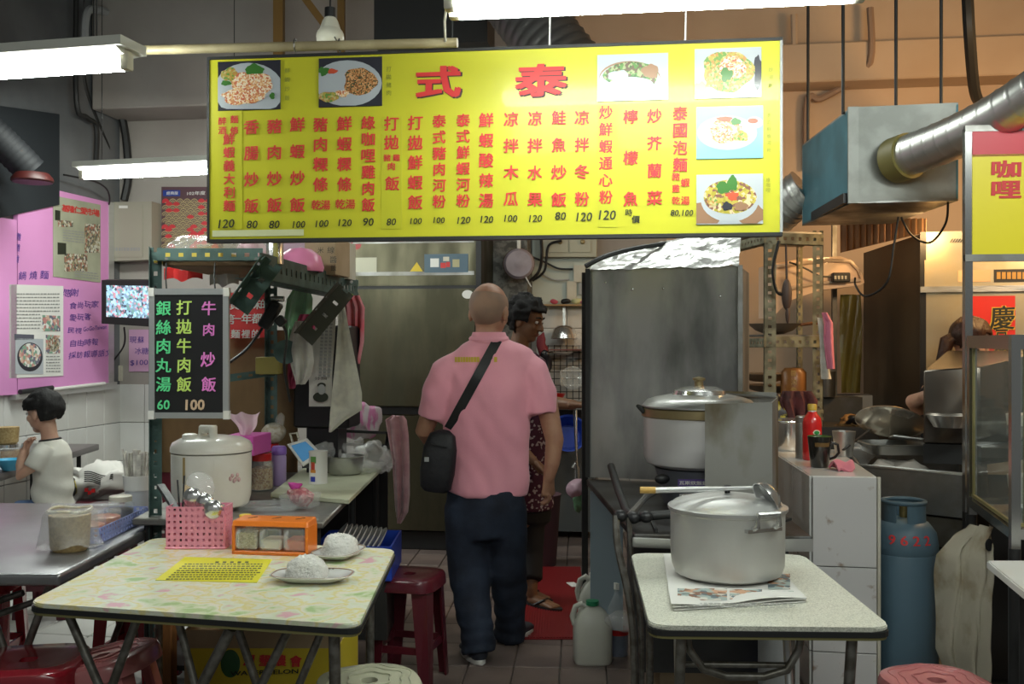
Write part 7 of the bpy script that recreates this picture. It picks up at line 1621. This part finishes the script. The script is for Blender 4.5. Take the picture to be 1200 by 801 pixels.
# ================================================================ the neighbouring stall on the right
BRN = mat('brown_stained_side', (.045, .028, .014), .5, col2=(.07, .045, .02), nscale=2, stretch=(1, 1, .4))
YST = mat('warm_fridge_steel', (.48, .42, .30), .33, .75, col2=(.40, .34, .22), nscale=3, rough2=.5)
f2 = thing('upright_fridge', 'tall stainless fridge lit warm at the right with a red poster', 'fridge', (2.75, 5.9, 0)); pA, pB_ = P(1085, 400, 5.55), P(1300, 400, 5.30); pC = P(1012, 400, 6.85)
F2P = Plane(pA, (pB_.x - pA.x, pB_.y - pA.y, 0)); z2 = P(1085, 272, 5.55).z
dd = Vector((pC.x - pA.x, pC.y - pA.y, 0)); q4 = [pA, pB_, pB_ + dd, pA + dd]
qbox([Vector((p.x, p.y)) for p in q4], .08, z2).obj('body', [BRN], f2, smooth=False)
pxslab(F2P, 1085, 1300, 272, 302, .012, YST, 'vent_cover', f2, th=.012); pxslab(F2P, 1083, 1300, 305, 335, .02, YST, 'control_fascia', f2, th=.02); pxslab(F2P, 1084, 1300, 340, 560, .012, YST, 'door', f2, th=.012)
pxslab(F2P, 1078, 1085, 272, 560, .014, BLACK, 'edge_seal', f2, th=.02); pxslab(F2P, 1078, 1300, 336, 340, .03, STEEL, 'trim_bar', f2, th=.03)
o = pxslab(F2P, 1164, 1210, 316, 330, .024, DARK, 'control_panel', f2, th=.004)
for k in range(6): pxslab(F2P, 1167 + k * 6, 1171.5 + k * 6, 319, 327, .026, mat('amber_button_%d' % k, (.45, .25, .05), .4), 'button', o)
pxslab(F2P, 1122, 1160, 317, 330, .022, mat('peach_label', (.62, .42, .25), .5), 'name_label', f2)
for k in range(8): b = B(); b.bar(F2P.at(1113 + k * 3, 284, .016), F2P.at(1116 + k * 3, 280, .016), .008, .004); b.obj('vent_slit', BLACK, f2)
rpo = pxslab(F2P, 1139, 1189, 347, 446, .016, mat('poster_red_paper', (.62, .025, .02), .5), 'red_poster', None, th=.003); tag(rpo, 'red poster with gold edged black brush characters on the warm fridge', 'poster')
letters(F2P, [('慶', 1174, 372, 27), ('豆', 1173, 393, 15), ('榮', 1173, 413, 17)], mat('gold_outline', (.62, .42, .06), .4), rpo, 'gold_lettering', bold=.05, off=.018); letters(F2P, [('慶', 1174, 372, 27), ('豆', 1173, 393, 15), ('榮', 1173, 413, 17)], BLKINK, rpo, 'black_lettering', bold=.015, off=.0195)
# pleated copper-coloured curtain above
CU = mat('copper_curtain', (.30, .17, .09), .4, .2, col2=(.20, .10, .05), nscale=8, stretch=(1, 1, .3))
def cur(u, v):
    p = P(985 + 100 * u, 256 + (40 - 24 * u) * v, 6.45 - .9 * u); p.y += .025 * math.sin(u * 85); return p
b = B(); b.sheet(cur, 120, 4, .004); tag(b.obj('pleated_curtain', CU, ang=80), 'pleated copper coloured sheet above the dark fridge side', 'curtain')
b = B(); b.sheet(lambda u, v: P(985 + 24 * u, 345 + 115 * v, 6.5) + Vector((0, .02 * math.sin(u * 9 + v * 5), 0)), 12, 12, .003); tag(b.obj('plastic_curtain', mat('olive_plastic_sheet', (.20, .18, .05), .25, col2=(.12, .10, .03), nscale=5, stretch=(2, 1, .4))), 'olive plastic sheet left of the dark fridge side', 'curtain')
b = B(); p = P(984, 380, 6.55); b.box((p.x - .03, p.y + .02, 1.15), (.03, .03, 2.3)); tag(b.obj('upright_post', STEELD), 'grey upright post right of the pink cloth', 'post')
b = B(); c = P(975, 455, 6.2); b.lathe([(0, 0), (.05, 0), (.055, .16), (0, .165)], (c.x, 6.30, 1.105), 20); b.box((c.x + .05, 6.42, .55), (.35, .24, 1.10)); tag(b.obj('steel_canister', STEELD), 'dim steel canister on a ledge at the foot of the plastic sheet', 'canister')
# steel bain-marie box with the seller behind it
bx = thing('steel_cabinet', 'reflective steel cabinet with sloping top in front of the seller', 'cabinet', (2.15, 4.6, 0)); DKS = mat('dark_reflective_steel', (.16, .14, .12), .25, .9, col2=(.10, .085, .07), nscale=3)
q = [P(1082, 500, 4.62), P(1150, 500, 4.55), P(1230, 500, 4.9), P(1110, 500, 5.05)]; zt3 = P(1082, 434, 4.62).z
b = B(); b.hexa([(p.x, p.y, .98) for p in q] + [(q[0].x, q[0].y, zt3), (q[1].x, q[1].y, zt3 + .02), (q[2].x, q[2].y, zt3 + .09), (q[3].x, q[3].y, zt3 + .09)], bev=.006); b.obj('body', DKS, bx)
b = B(); b.lathe([(0, 0), (.07, 0), (.10, .05), (.105, .055), (.09, .05), (0, .01)], P(1113, 500, 4.5), 28); b.obj('basin', CHROME, bx)
b = B(); b.hexa([(p.x, p.y, .888) for p in q] + [(p.x, p.y, .978) for p in q]); b.obj('foot_frame', DARK, bx, smooth=False)
b = B(); b.box((2.17, 4.38, .35), (.22, .2, .70)); tag(b.obj('dark_cabinet', DARK), 'dark cabinet between the trough and the glass cabinet', 'cabinet')

# ================================================================ people
from mathutils.bvhtree import BVHTree
def loft(b, items, seg=20, fwd=(0, 1, 0)):
    """flat-ended garment tube"""
    its = [(Vector(i[0]), i[1], i[2] if len(i) > 2 else i[1]) for i in items]; n = len(its); fw = Vector(fwd); rings = []
    for i, (p, rx, ry) in enumerate(its):
        t = (its[min(i + 1, n - 1)][0] - its[max(i - 1, 0)][0]).normalized(); y = fw - t * fw.dot(t)
        if y.length < .1: y = Vector((0, 0, 1)) - t * t.z
        y.normalize(); x = y.cross(t)
        rings.append(b._new([p + x * (rx * math.cos(k * 2 * math.pi / seg)) + y * (ry * math.sin(k * 2 * math.pi / seg)) for k in range(seg)]))
    for A, Q in zip(rings, rings[1:]):
        for k in range(seg): b.face([A[k], A[(k + 1) % seg], Q[(k + 1) % seg], Q[k]])
    b.face(rings[0][::-1]); b.face(rings[-1])
def hand(b, w_, d, n, s, k=1.0, curl=.5, spread=.0215):
    """palm and five fingers; w_: wrist, d: finger direction, n: palm side, s: thumb side"""
    w_, d, n, s = Vector(w_), Vector(d).normalized(), Vector(n).normalized(), Vector(s).normalized()
    b.chain([(w_ - d * .03 * k, .027 * k, .021 * k), (w_ + d * .02 * k, .033 * k, .018 * k), (w_ + d * .075 * k, .041 * k, .014 * k)], 14, n)
    for i, (o, L) in enumerate(((1.5, .070), (.5, .080), (-.5, .075), (-1.5, .058))):
        p = w_ + d * .078 * k + s * o * spread * k; pts = [(p, .0088 * k)]; a = curl * .5; L *= k
        for j in range(3):
            p = p + (d * math.cos(a) + n * math.sin(a)) * L * (.42, .32, .26)[j]; pts.append((p, (.0082, .0076, .0066)[j] * k)); a += curl
        b.chain(pts, 10, n)
    p = w_ + d * .015 * k + s * .025 * k
    b.chain([(p, .014 * k), (p + d * .03 * k + s * .022 * k + n * .008 * k, .0115 * k), (p + d * .058 * k + s * .030 * k + n * .018 * k, .0095 * k), (p + d * .08 * k + s * .028 * k + n * .026 * k, .008 * k)], 10, n)
def head(b, c, yaw, pitch=0.0, k=1.0, roll=0.0):
    M = Matrix.Rotation(yaw, 3, 'Z') @ Matrix.Rotation(pitch, 3, 'Y') @ Matrix.Rotation(roll, 3, 'X'); c = Vector(c)
    def T(x, y, z): return c + M @ Vector((x, y, z)) * k
    b.ell(T(-.008, 0, .028), (.095 * k, .077 * k, .093 * k), M); b.ell(T(.018, 0, -.03), (.070 * k, .064 * k, .072 * k), M)
    b.ell(T(.048, 0, -.082), (.034 * k, .030 * k, .024 * k), M); b.ell(T(.070, 0, .034), (.020 * k, .050 * k, .016 * k), M)
    b.chain([(T(.082, 0, .020), .008 * k), (T(.098, 0, -.005), .010 * k), (T(.103, 0, -.022), .0135 * k)], 10); b.ell(T(.092, 0, -.024), (.012 * k, .019 * k, .009 * k), M)
    b.ell(T(.078, 0, -.050), (.014 * k, .024 * k, .007 * k), M); b.ell(T(.077, 0, -.061), (.013 * k, .020 * k, .007 * k), M)
    for s in (-1, 1):
        b.ell(T(.052, s * .038, -.018), (.030 * k, .024 * k, .026 * k), M); b.ell(T(-.006, s * .078, -.008), (.018 * k, .010 * k, .032 * k), M); b.ell(T(.004, s * .081, -.005), (.010 * k, .005 * k, .020 * k), M)
    return T, M
def face_parts(t, T, M, k, hairm):
    for s in (-1, 1):
        b = B(); b.ell(T(.0765, s * .031, .012), (.0115 * k, .014 * k, .0085 * k), M, 12, 8); b.obj('eye', PAPER, t)
        b = B(); b.ell(T(.086, s * .032, .011), (.004 * k, .0065 * k, .0065 * k), M, 10, 6); b.obj('iris', BLACK, t)
        b = B(); b.chain([(T(.092, s * .014, .036), .0035 * k), (T(.088, s * .034, .042), .004 * k), (T(.074, s * .052, .036), .003 * k)], 8); b.obj('eyebrow', hairm, t)
    b = B(); b.ell(T(.085, 0, -.0505), (.009 * k, .021 * k, .0045 * k), M, 12, 8); b.ell(T(.083, 0, -.060), (.009 * k, .018 * k, .0050 * k), M, 12, 8); b.obj('lips', mat('lips', (.30, .10, .08), .5), t)
def hair(t, c, M, k, m, keep, r=(.107, .089, .108), off=(-.010, 0, .036), amp=.012, sc=22, seed=1, name='hair', seg=48):
    b = B(); b.ell(c + M @ Vector(off) * k, tuple(x * k for x in r), M, seg, 30); Mi = M.inverted()
    dele = [v for v in b.bm.verts if not keep(*((Mi @ (v.co - c)) / k))]
    bmesh.ops.delete(b.bm, geom=dele, context='VERTS'); b.noise(amp * k, sc, seed); b.noise(amp * .5 * k, sc * 3, seed + 2)
    g = bmesh.ops.solidify(b.bm, geom=b.bm.faces[:], thickness=.006 * k); return b.obj(name, m, t, ang=85)

# ---- the bald man in the pink polo shirt, seen from behind
m = lambda px, py, dD=0.0: P(px, py, 4.62 + dD)
man = thing('person', 'bald man in pink polo shirt and blue jeans seen from behind with a black bag', 'person', (P(575, 780, 4.6).x, 4.62, 0))
b = B(); hc = m(573, 366); T, M = head(b, hc, R(68), R(12), 1.12)
b.chain([(m(571, 412), .060, .062), (m(572, 392, .0), .060, .064), (m(573, 378, .01), .060, .066)], 20)
b.chain([(m(570, 588), .135, .09), (m(570, 560), .165, .110), (m(571, 500), .165, .110), (m(574, 445), .165, .10), (m(574, 424), .10, .055)], 24)
for pts in ([(m(626, 432), .058), (m(640, 470), .052), (m(650, 516, -.02), .043), (m(647, 542, -.03), .036), (m(643, 560, -.04), .027)],
            [(m(530, 440), .048), (m(510, 470), .050), (m(497, 505, .03), .043), (m(507, 520, .14), .036), (m(520, 532, .24), .027)]):
    b.chain(pts, 16)
hand(b, m(643, 560, -.04), (-.02, .05, -1), (-.55, .8, 0), (-.2, .9, 0), .98, .55)
hand(b, m(520, 532, .24), (.3, .9, -.2), (.9, -.3, -.2), (0, 0, 1), .95, .6)
for pts in ([(m(549, 600), .085), (m(550, 668), .060), (m(559, 750, -.10), .042)], [(m(591, 600), .085), (m(597, 668, .02), .060), (m(598, 735, .22), .042)]): b.chain(pts, 16)
b.remesh(.0055, 3).obj('body', SKIN, man)
face_parts(man, T, M, 1.12, HAIR)
hair(man, hc, M, 1.10, mat('grey_stubble', (.33, .20, .135), .7, col2=(.26, .17, .125), nscale=9), lambda x, y, z: x < .03 + z * .2 and -.065 < z < .07, r=(.1005, .080, .0985), off=(-.008, 0, .028), amp=.001, seed=4, name='stubble')
PINK = mat('pink_polo', (.84, .36, .44), .85, col2=(.80, .33, .41), nscale=5, bump=.1, bscale=180, sheen=.3)
b = B()
loft(b, [(m(568, 579), .198, .125), (m(569, 560), .196, .130), (m(570, 520), .192, .132), (m(572, 480), .196, .132), (m(574, 445), .206, .128), (m(575, 428), .215, .118), (m(574, 414), .195, .100), (m(573, 405), .145, .088), (m(573, 397), .090, .076)], 32)
loft(b, [(m(606, 424, .0), .060, .062), (m(623, 436), .080, .080), (m(633, 460), .084, .083), (m(634, 486, -.01), .082, .080)], 24)
loft(b, [(m(541, 422, .0), .060, .062), (m(523, 436), .078, .080), (m(512, 462), .078, .078), (m(507, 490, .015), .078, .076)], 24)
b.remesh(.010, 9)
for v in b.bm.verts:   # cloth folds
    p = v.co; zz = p.z; u = p.x * 9
    f = .009 * math.sin(u * 2.2 + zz * 7) * max(0, min(1, (1.35 - zz) * 3)) + .007 * noise.noise(Vector((p.x * 7, p.y * 5, zz * 3.2))) + .009 * noise.noise(Vector((p.x * 15 + zz * 9, p.y * 9, zz * 5 - p.x * 8)))
    v.co += v.normal * f
# hem left slightly flared, spine crease
shirt_bvh = None; b.bm.normal_update(); shirt_bvh = BVHTree.FromBMesh(b.bm)
shirt = b.obj('polo_shirt', PINK, man, ang=70)
b = B(); b.tube([m(573, 397) + Vector((.080 * math.cos(a), .078 * math.sin(a), .008 * math.sin(a))) for a in [k * 2 * math.pi / 28 for k in range(28)]], .014, 8, closed=True)
loft(b, [(m(573, 399), .090, .088), (m(573, 389), .076, .076)], 28); b.obj('collar', PINK, man)
cam0 = Vector((0, 0, H))
def onshirt(px, py, off=.006):
    d = (P(px, py, 1) - cam0).normalized(); h_, n_, _, _ = shirt_bvh.ray_cast(cam0, d)
    return (h_ - d * off) if h_ else P(px, py, 4.5)
sp_pts = [onshirt(583 - 57 * t, 398 + 104 * t) for t in [i / 16 for i in range(17)]]
for _ in range(2): sp_pts = [sp_pts[0]] + [(sp_pts[i - 1] + sp_pts[i] * 2 + sp_pts[i + 1]) / 4 for i in range(1, 16)] + [sp_pts[-1]]
b = B(); 
def strap(u, v):
    t = v * 16; i = min(int(t), 15); p = sp_pts[i].lerp(sp_pts[i + 1], t - i); dr = (sp_pts[min(i + 1, 16)] - sp_pts[max(i - 1, 0)]).normalized(); sd = dr.cross(Vector((0, 1, 0))).normalized(); return p + sd * (u - .5) * .044
b.sheet(strap, 4, 32, .005); b.obj('bag_strap', BLACK, man)
b = B()
x = 533
while x < 580:
    wd = random.uniform(2, 3.6)
    if not (562 < x < 578): b.poly([onshirt(a, e, .004) for a, e in ((x, 424), (x + wd, 424), (x + wd, 418), (x, 418))])
    x += wd + .5
stuff(b.obj('yellow_print', mat('yellow_print', (.62, .42, .06), .7), man, smooth=False, normals=False))
bagm = thing('shoulder_bag', 'black shoulder bag hanging at the left hip of the man in pink', 'bag', m(515, 572, -.13))
b = B(); c = m(514, 540, -.10); b.lathe([(0, -.14), (.055, -.138), (.075, -.12), (.082, -.05), (.08, .06), (.06, .12), (.03, .14), (0, .145)], c, 28, Matrix.Rotation(R(8), 3, 'Y'), sx=.95, sy=.62, sq=3); b.noise(.006, 12, 3); b.obj('bag_body', mat('black_nylon', (.014, .014, .017), .55, bump=.3, bscale=50), bagm)
b = B(); b.bar(m(505, 520, -.155), m(524, 524, -.155), .01, .004); b.obj('zip', DARK, bagm)
b = B(); b.box(m(500, 538, -.165), (.02, .004, .02)); b.obj('tag', GREYP, bagm)
JEAN = mat('dark_denim', (.020, .030, .055), .85, col2=(.010, .013, .024), nscale=7, ncontrast=(.35, .65), bump=.15, bscale=120)
b = B()
loft(b, [(m(569, 572), .178, .122), (m(569, 590), .182, .128), (m(569, 612), .18, .125), (m(570, 628), .17, .115)], 28)
loft(b, [(m(545, 590), .095, .11), (m(547, 625), .104, .10), (m(549, 665, -.0), .098, .09), (m(554, 705, -.04), .085, .082), (m(559, 742, -.09), .074, .080), (m(561, 764, -.11), .080, .088)], 24)
loft(b, [(m(592, 590), .095, .11), (m(593, 625, .01), .100, .10), (m(595, 665, .03), .090, .085), (m(597, 700, .10), .080, .078), (m(598, 728, .18), .072, .080), (m(598, 744, .21), .082, .090)], 24)
b.remesh(.011, 4)
for v in b.bm.verts:
    p = v.co; low = max(0, min(1, (.55 - p.z) * 2.2)); v.co += v.normal * (.005 * low * math.sin(p.z * 75 + 6 * noise.noise(p * 5)) * .7 + .007 * noise.noise(Vector((p.x * 8, p.y * 8, p.z * 10))))
b.obj('jeans', JEAN, man, ang=70)
def shoe(t, heel, d, L, m1, name='shoe', sole=PAPER):
    d = Vector(d).normalized(); s = Vector((-d.y, d.x, 0)); h_ = Vector((heel.x, heel.y, 0)); out = []
    for k in range(28):
        a = 2 * math.pi * k / 28; u = .5 - .5 * math.cos(a); wd = .046 * (.85 + .35 * u) * math.sin(a); out.append(h_ + d * (L * u) + s * wd)
    b = B(); b.prism([(p.x, p.y) for p in out], .002, .024, bev=.004); so = b.obj('sole', sole, t)
    b = B(); b.chain([(h_ + d * .045 + Vector((0, 0, .045)), .040, .040), (h_ + d * L * .5 + Vector((0, 0, .040)), .043, .030), (h_ + d * L * .82 + Vector((0, 0, .032)), .046, .022)], 16, (0, 0, 1)); b.cut((0, 0, .022), (0, 0, -1)); b.obj(name, m1, t)
SHOE = mat('dark_sneaker', (.03, .035, .05), .6)
shoe(man, P(565, 782, 4.455) * 1.0 + Vector((0, .0, 0)), (-.32, .95, 0), .27, SHOE); shoe(man, P(594, 754, 4.78), (.42, .9, 0), .27, SHOE)

# ---- the woman in profile behind him
m = lambda px, py, dD=0.0: P(px, py, 5.6 + dD)
wo = thing('person', 'woman with short curly black hair in a dark dotted dress reaching to the right', 'person', (P(618, 700, 5.6).x, 5.6, 0))
b = B(); hc = m(616, 376); T, M = head(b, hc, R(-22), R(16), 1.03)
b.chain([(m(606, 418), .065), (m(609, 400), .052), (m(612, 388), .052)], 18)
b.chain([(m(612, 600), .15, .12), (m(612, 540), .14, .12), (m(612, 470), .13, .11), (m(608, 430), .15, .09)], 22)
b.chain([(m(628, 436, -.02), .045), (m(641, 470, -.06), .040), (m(652, 472, -.16), .036), (m(672, 474, -.28), .027)], 16); hand(b, m(674, 474, -.30), (1, -.15, .02), (0, .3, -1), (.1, -1, 0), .9, .35)
b.chain([(m(596, 436, .1), .045), (m(592, 480, .1), .040), (m(606, 520, -.1), .034), (m(625, 540, -.15), .026)], 16); hand(b, m(625, 540, -.15), (.6, -.2, -.6), (0, -.5, -.5), (.2, -.6, 0), .9, .5)
for pts in ([(m(606, 600), .08), (m(606, 650), .055), (m(610, 690, .05), .036), (m(612, 698, .05), .034)], [(m(622, 600), .08), (m(622, 650, -.05), .055), (m(622, 690, -.12), .036), (m(623, 694, -.12), .034)]): b.chain(pts, 14)
for (px, py, dD) in ((614, 696, .05), (624, 702, -.12)):
    q = m(px, py, dD); q.z = .035; b.chain([(q, .030, .03), (q + Vector((.07, -.06, -.008)), .038, .024), (q + Vector((.12, -.11, -.014)), .040, .014)], 14, (0, 0, 1))
b.remesh(.0055, 3).obj('body', SKIND, wo); face_parts(wo, T, M, 1.03, HAIR)
hair(wo, hc, M, 1.03, HAIR, lambda x, y, z: (x < .055 or z > .062) and not (x > -.02 and z < .02 and abs(y) > .05 and z < .0) and z > -.07, r=(.118, .100, .112), off=(-.014, 0, .036), amp=.024, sc=38, seed=7)
DOT = vor_mat('maroon_dotted_cloth', [(.055, .010, .030), (.055, .010, .030), (.055, .010, .030), (.050, .009, .028), (.058, .010, .032), (.35, .30, .32)], 75, .9)
b = B(); loft(b, [(m(614, 596), .17, .135), (m(613, 560), .165, .135), (m(613, 500), .155, .13), (m(612, 455), .155, .125), (m(609, 425), .15, .10), (m(608, 412), .08, .07)], 26)
loft(b, [(m(622, 426), .06, .06), (m(632, 440, -.03), .058, .058), (m(636, 452, -.04), .055, .055)], 18)
b.remesh(.012, 4); b.noise(.008, 7, 2); b.obj('dress', DOT, wo, ang=70)
b = B(); loft(b, [(m(614, 588), .16, .125), (m(613, 610), .155, .12)], 22)
loft(b, [(m(606, 600), .085), (m(606, 650), .07), (m(610, 680, .05), .065)], 18); loft(b, [(m(622, 600), .085), (m(622, 650, -.05), .07), (m(622, 680, -.12), .065)], 18); b.remesh(.012, 3).obj('trousers', mat('black_trousers', (.012, .012, .014), .9), wo)
for (px, py, dD) in ((614, 696, .05), (624, 702, -.12)):
    q = m(px, py, dD); q.z = 0; d = Vector((.12, -.11, 0)).normalized(); s = Vector((-d.y, d.x, 0)); b = B(); b.prism([((q - d * .05 + d * .26 * (.5 - .5 * math.cos(a)) + s * .045 * math.sin(a)).x, (q - d * .05 + d * .26 * (.5 - .5 * math.cos(a)) + s * .045 * math.sin(a)).y) for a in [k * .3142 for k in range(20)]], .0065, .020); so = b.obj('sandal', DARK, wo)
    b = B(); b.tube([q + d * .05 + s * .045 + Vector((0, 0, .02)), q + d * .09 + s * .02 + Vector((0, 0, .05)), q + d * .10 - s * .02 + Vector((0, 0, .05)), q + d * .05 - s * .045 + Vector((0, 0, .02))], .008, 6); b.obj('strap', DARK, so)

# ---- the boy eating on the left
m = lambda px, py, dD=0.0: P(px, py, 5.3 + dD)
boy = thing('person', 'small boy in a white T-shirt with black neckband eating at the left table', 'person', (P(58, 600, 5.3).x, 5.3, .46))
b = B(); hc = m(51, 484); T, M = head(b, hc, R(163), R(10), .93)
b.chain([(m(60, 522), .052), (m(58, 510), .042), (m(56, 497), .042)], 16)
b.chain([(m(62, 600), .085, .10), (m(62, 560), .085, .10), (m(61, 530), .075, .105), (m(60, 522), .05, .07)], 20)
b.chain([(m(47, 531, -.10), .036), (m(35, 548, -.14), .032), (m(23, 557, -.15), .028), (m(24, 545, -.12), .024), (m(27, 528, -.08), .020)], 14); hand(b, m(27, 530, -.08), (.25, .15, 1), (.8, .2, 0), (0, 1, 0), .66, .9, .025)
b.chain([(m(52, 531, .12), .036), (m(40, 550, .15), .030), (m(28, 540, .12), .026), (m(30, 525, .06), .020)], 14); hand(b, m(31, 526, .05), (.4, -.2, 1), (.8, -.2, 0), (0, -1, 0), .66, .9, .025)
for dD in (-.07, .07): b.chain([(m(58, 600, dD), .062), (m(25, 598, dD), .052), (m(18, 640, dD), .036), (m(20, 680, dD), .026)], 14)
b.remesh(.0048, 3).obj('body', SKINP, boy); face_parts(boy, T, M, .93, HAIR)
hair(boy, hc, M, .93, HAIR, lambda x, y, z: (x < .040 or z > .030) and not (x > -.028 and z < .012 and abs(y) > .045) and z > (-.05 if x < -.03 else -.02), r=(.116, .098, .106), off=(-.010, 0, .034), amp=.012, sc=26, seed=9)
WT = mat('white_tshirt', (.70, .69, .62), .85, col2=(.64, .62, .55), nscale=6, bump=.1, bscale=60)
b = B(); loft(b, [(m(62, 592), .105, .125), (m(62, 575), .102, .122), (m(62, 550), .095, .12), (m(61, 532), .092, .125), (m(60, 522), .075, .105), (m(59, 515), .050, .06)], 26)
loft(b, [(m(54, 524, -.08), .05, .05), (m(46, 535, -.12), .050, .050), (m(37, 549, -.145), .050, .048)], 18); loft(b, [(m(56, 524, .08), .05, .05), (m(48, 535, .12), .05, .05), (m(40, 548, .15), .05, .048)], 18)
b.remesh(.009, 4)
for v in b.bm.verts: p = v.co; v.co += v.normal * (.007 * noise.noise(Vector((p.x * 9, p.y * 9, p.z * 12))) + .005 * math.sin(p.z * 60 + p.x * 30) * max(0, min(1, (.85 - p.z) * 5)))
b.obj('t_shirt', WT, boy, ang=70)
b = B(); b.tube([m(59, 515) + Vector((.048 * math.cos(a), .058 * math.sin(a), .006 * math.cos(a))) for a in [k * .2618 for k in range(24)]], .007, 8, closed=True); b.obj('neckband', BLACK, boy)
b = B(); loft(b, [(m(66, 596), .09, .13), (m(58, 598), .09, .13)], 18, (0, 1, 0))
for dD in (-.07, .07): loft(b, [(m(62, 600, dD), .072), (m(25, 598, dD), .062), (m(18, 625, dD), .05), (m(19, 665, dD), .045)], 16)
b.remesh(.010, 3).obj('jeans', mat('blue_denim', (.10, .17, .32), .85, col2=(.06, .11, .22), nscale=12), boy)
for dD in (-.07, .07):
    q = m(20, 685, dD); b = B(); b.chain([(q + Vector((.03, 0, -.02)), .03), (q + Vector((-.10, 0, -.05)), .032)], 12); b.obj('shoe', PAPER, boy)

# ---- the seller behind the steel cabinet on the right
m = lambda px, py, dD=0.0: P(px, py, 5.25 + dD)
se = thing('person', 'woman seller with brown ponytail bending over behind the steel cabinet', 'person', (P(1135, 640, 5.25).x, 5.25, 0))
b = B(); hc = m(1136, 402); T, M = head(b, hc, R(-12), R(22), 1.0)
b.chain([(m(1118, 450), .065), (m(1126, 430), .050), (m(1130, 415), .050)], 16); b.chain([(m(1120, 600), .15, .12), (m(1118, 520), .14, .11), (m(1112, 460), .15, .10)], 20)
b.chain([(m(1092, 462, -.05), .045), (m(1076, 478, -.15), .040), (m(1070, 470, -.35), .036), (m(1084, 464, -.50), .028)], 14); hand(b, m(1086, 464, -.50), (1, -.3, .1), (0, 0, -1), (0, 1, 0), .85, .5)
b.chain([(m(1130, 465, .05), .045), (m(1150, 490, 0), .040), (m(1160, 490, -.2), .034), (m(1165, 480, -.30), .026)], 14); hand(b, m(1165, 480, -.30), (.6, -.6, -.1), (0, 0, -1), (-.6, 0, 0), .85, .5)
for px in (1110, 1132): b.chain([(m(px, 600), .08), (m(px, 680), .055), (m(px, 712), .04)], 12); b.chain([(m(px, 715), .035), (m(px, 717, -.12), .035)], 10)
b.remesh(.006, 3).obj('body', SKINP, se); face_parts(se, T, M, 1.0, HAIR)
BH = mat('brown_hair', (.035, .014, .008), .4, bump=.6, bscale=100, stretch=(1, 1, .25))
hair(se, hc, M, 1.0, BH, lambda x, y, z: (x < .050 or z > .070) and not (x > -.03 and z < .012 and abs(y) > .05 and x < .03) and z > -.06 - .3 * x, r=(.108, .090, .108), amp=.006, seed=12)
b = B(); b.chain([(m(1119, 395), .030), (m(1110, 400), .036), (m(1104, 418), .032), (m(1098, 436), .020), (m(1094, 448), .008)], 14); b.noise(.012, 30, 3); b.obj('ponytail', BH, se, ang=80)
b = B(); loft(b, [(m(1120, 620), .17, .14), (m(1118, 520), .16, .13), (m(1112, 465), .17, .12), (m(1116, 445), .09, .08)], 22); loft(b, [(m(1100, 452, -.02), .06), (m(1088, 466, -.07), .058)], 14); loft(b, [(m(1128, 455, .02), .06), (m(1138, 472, .03), .056)], 14); b.remesh(.014, 3).obj('top', mat('black_top', (.012, .012, .014), .9), se)
b = B(); loft(b, [(m(1121, 610), .17, .14), (m(1121, 650), .16, .13), (m(1121, 700), .15, .12)], 18); b.obj('skirt', DARK, se)
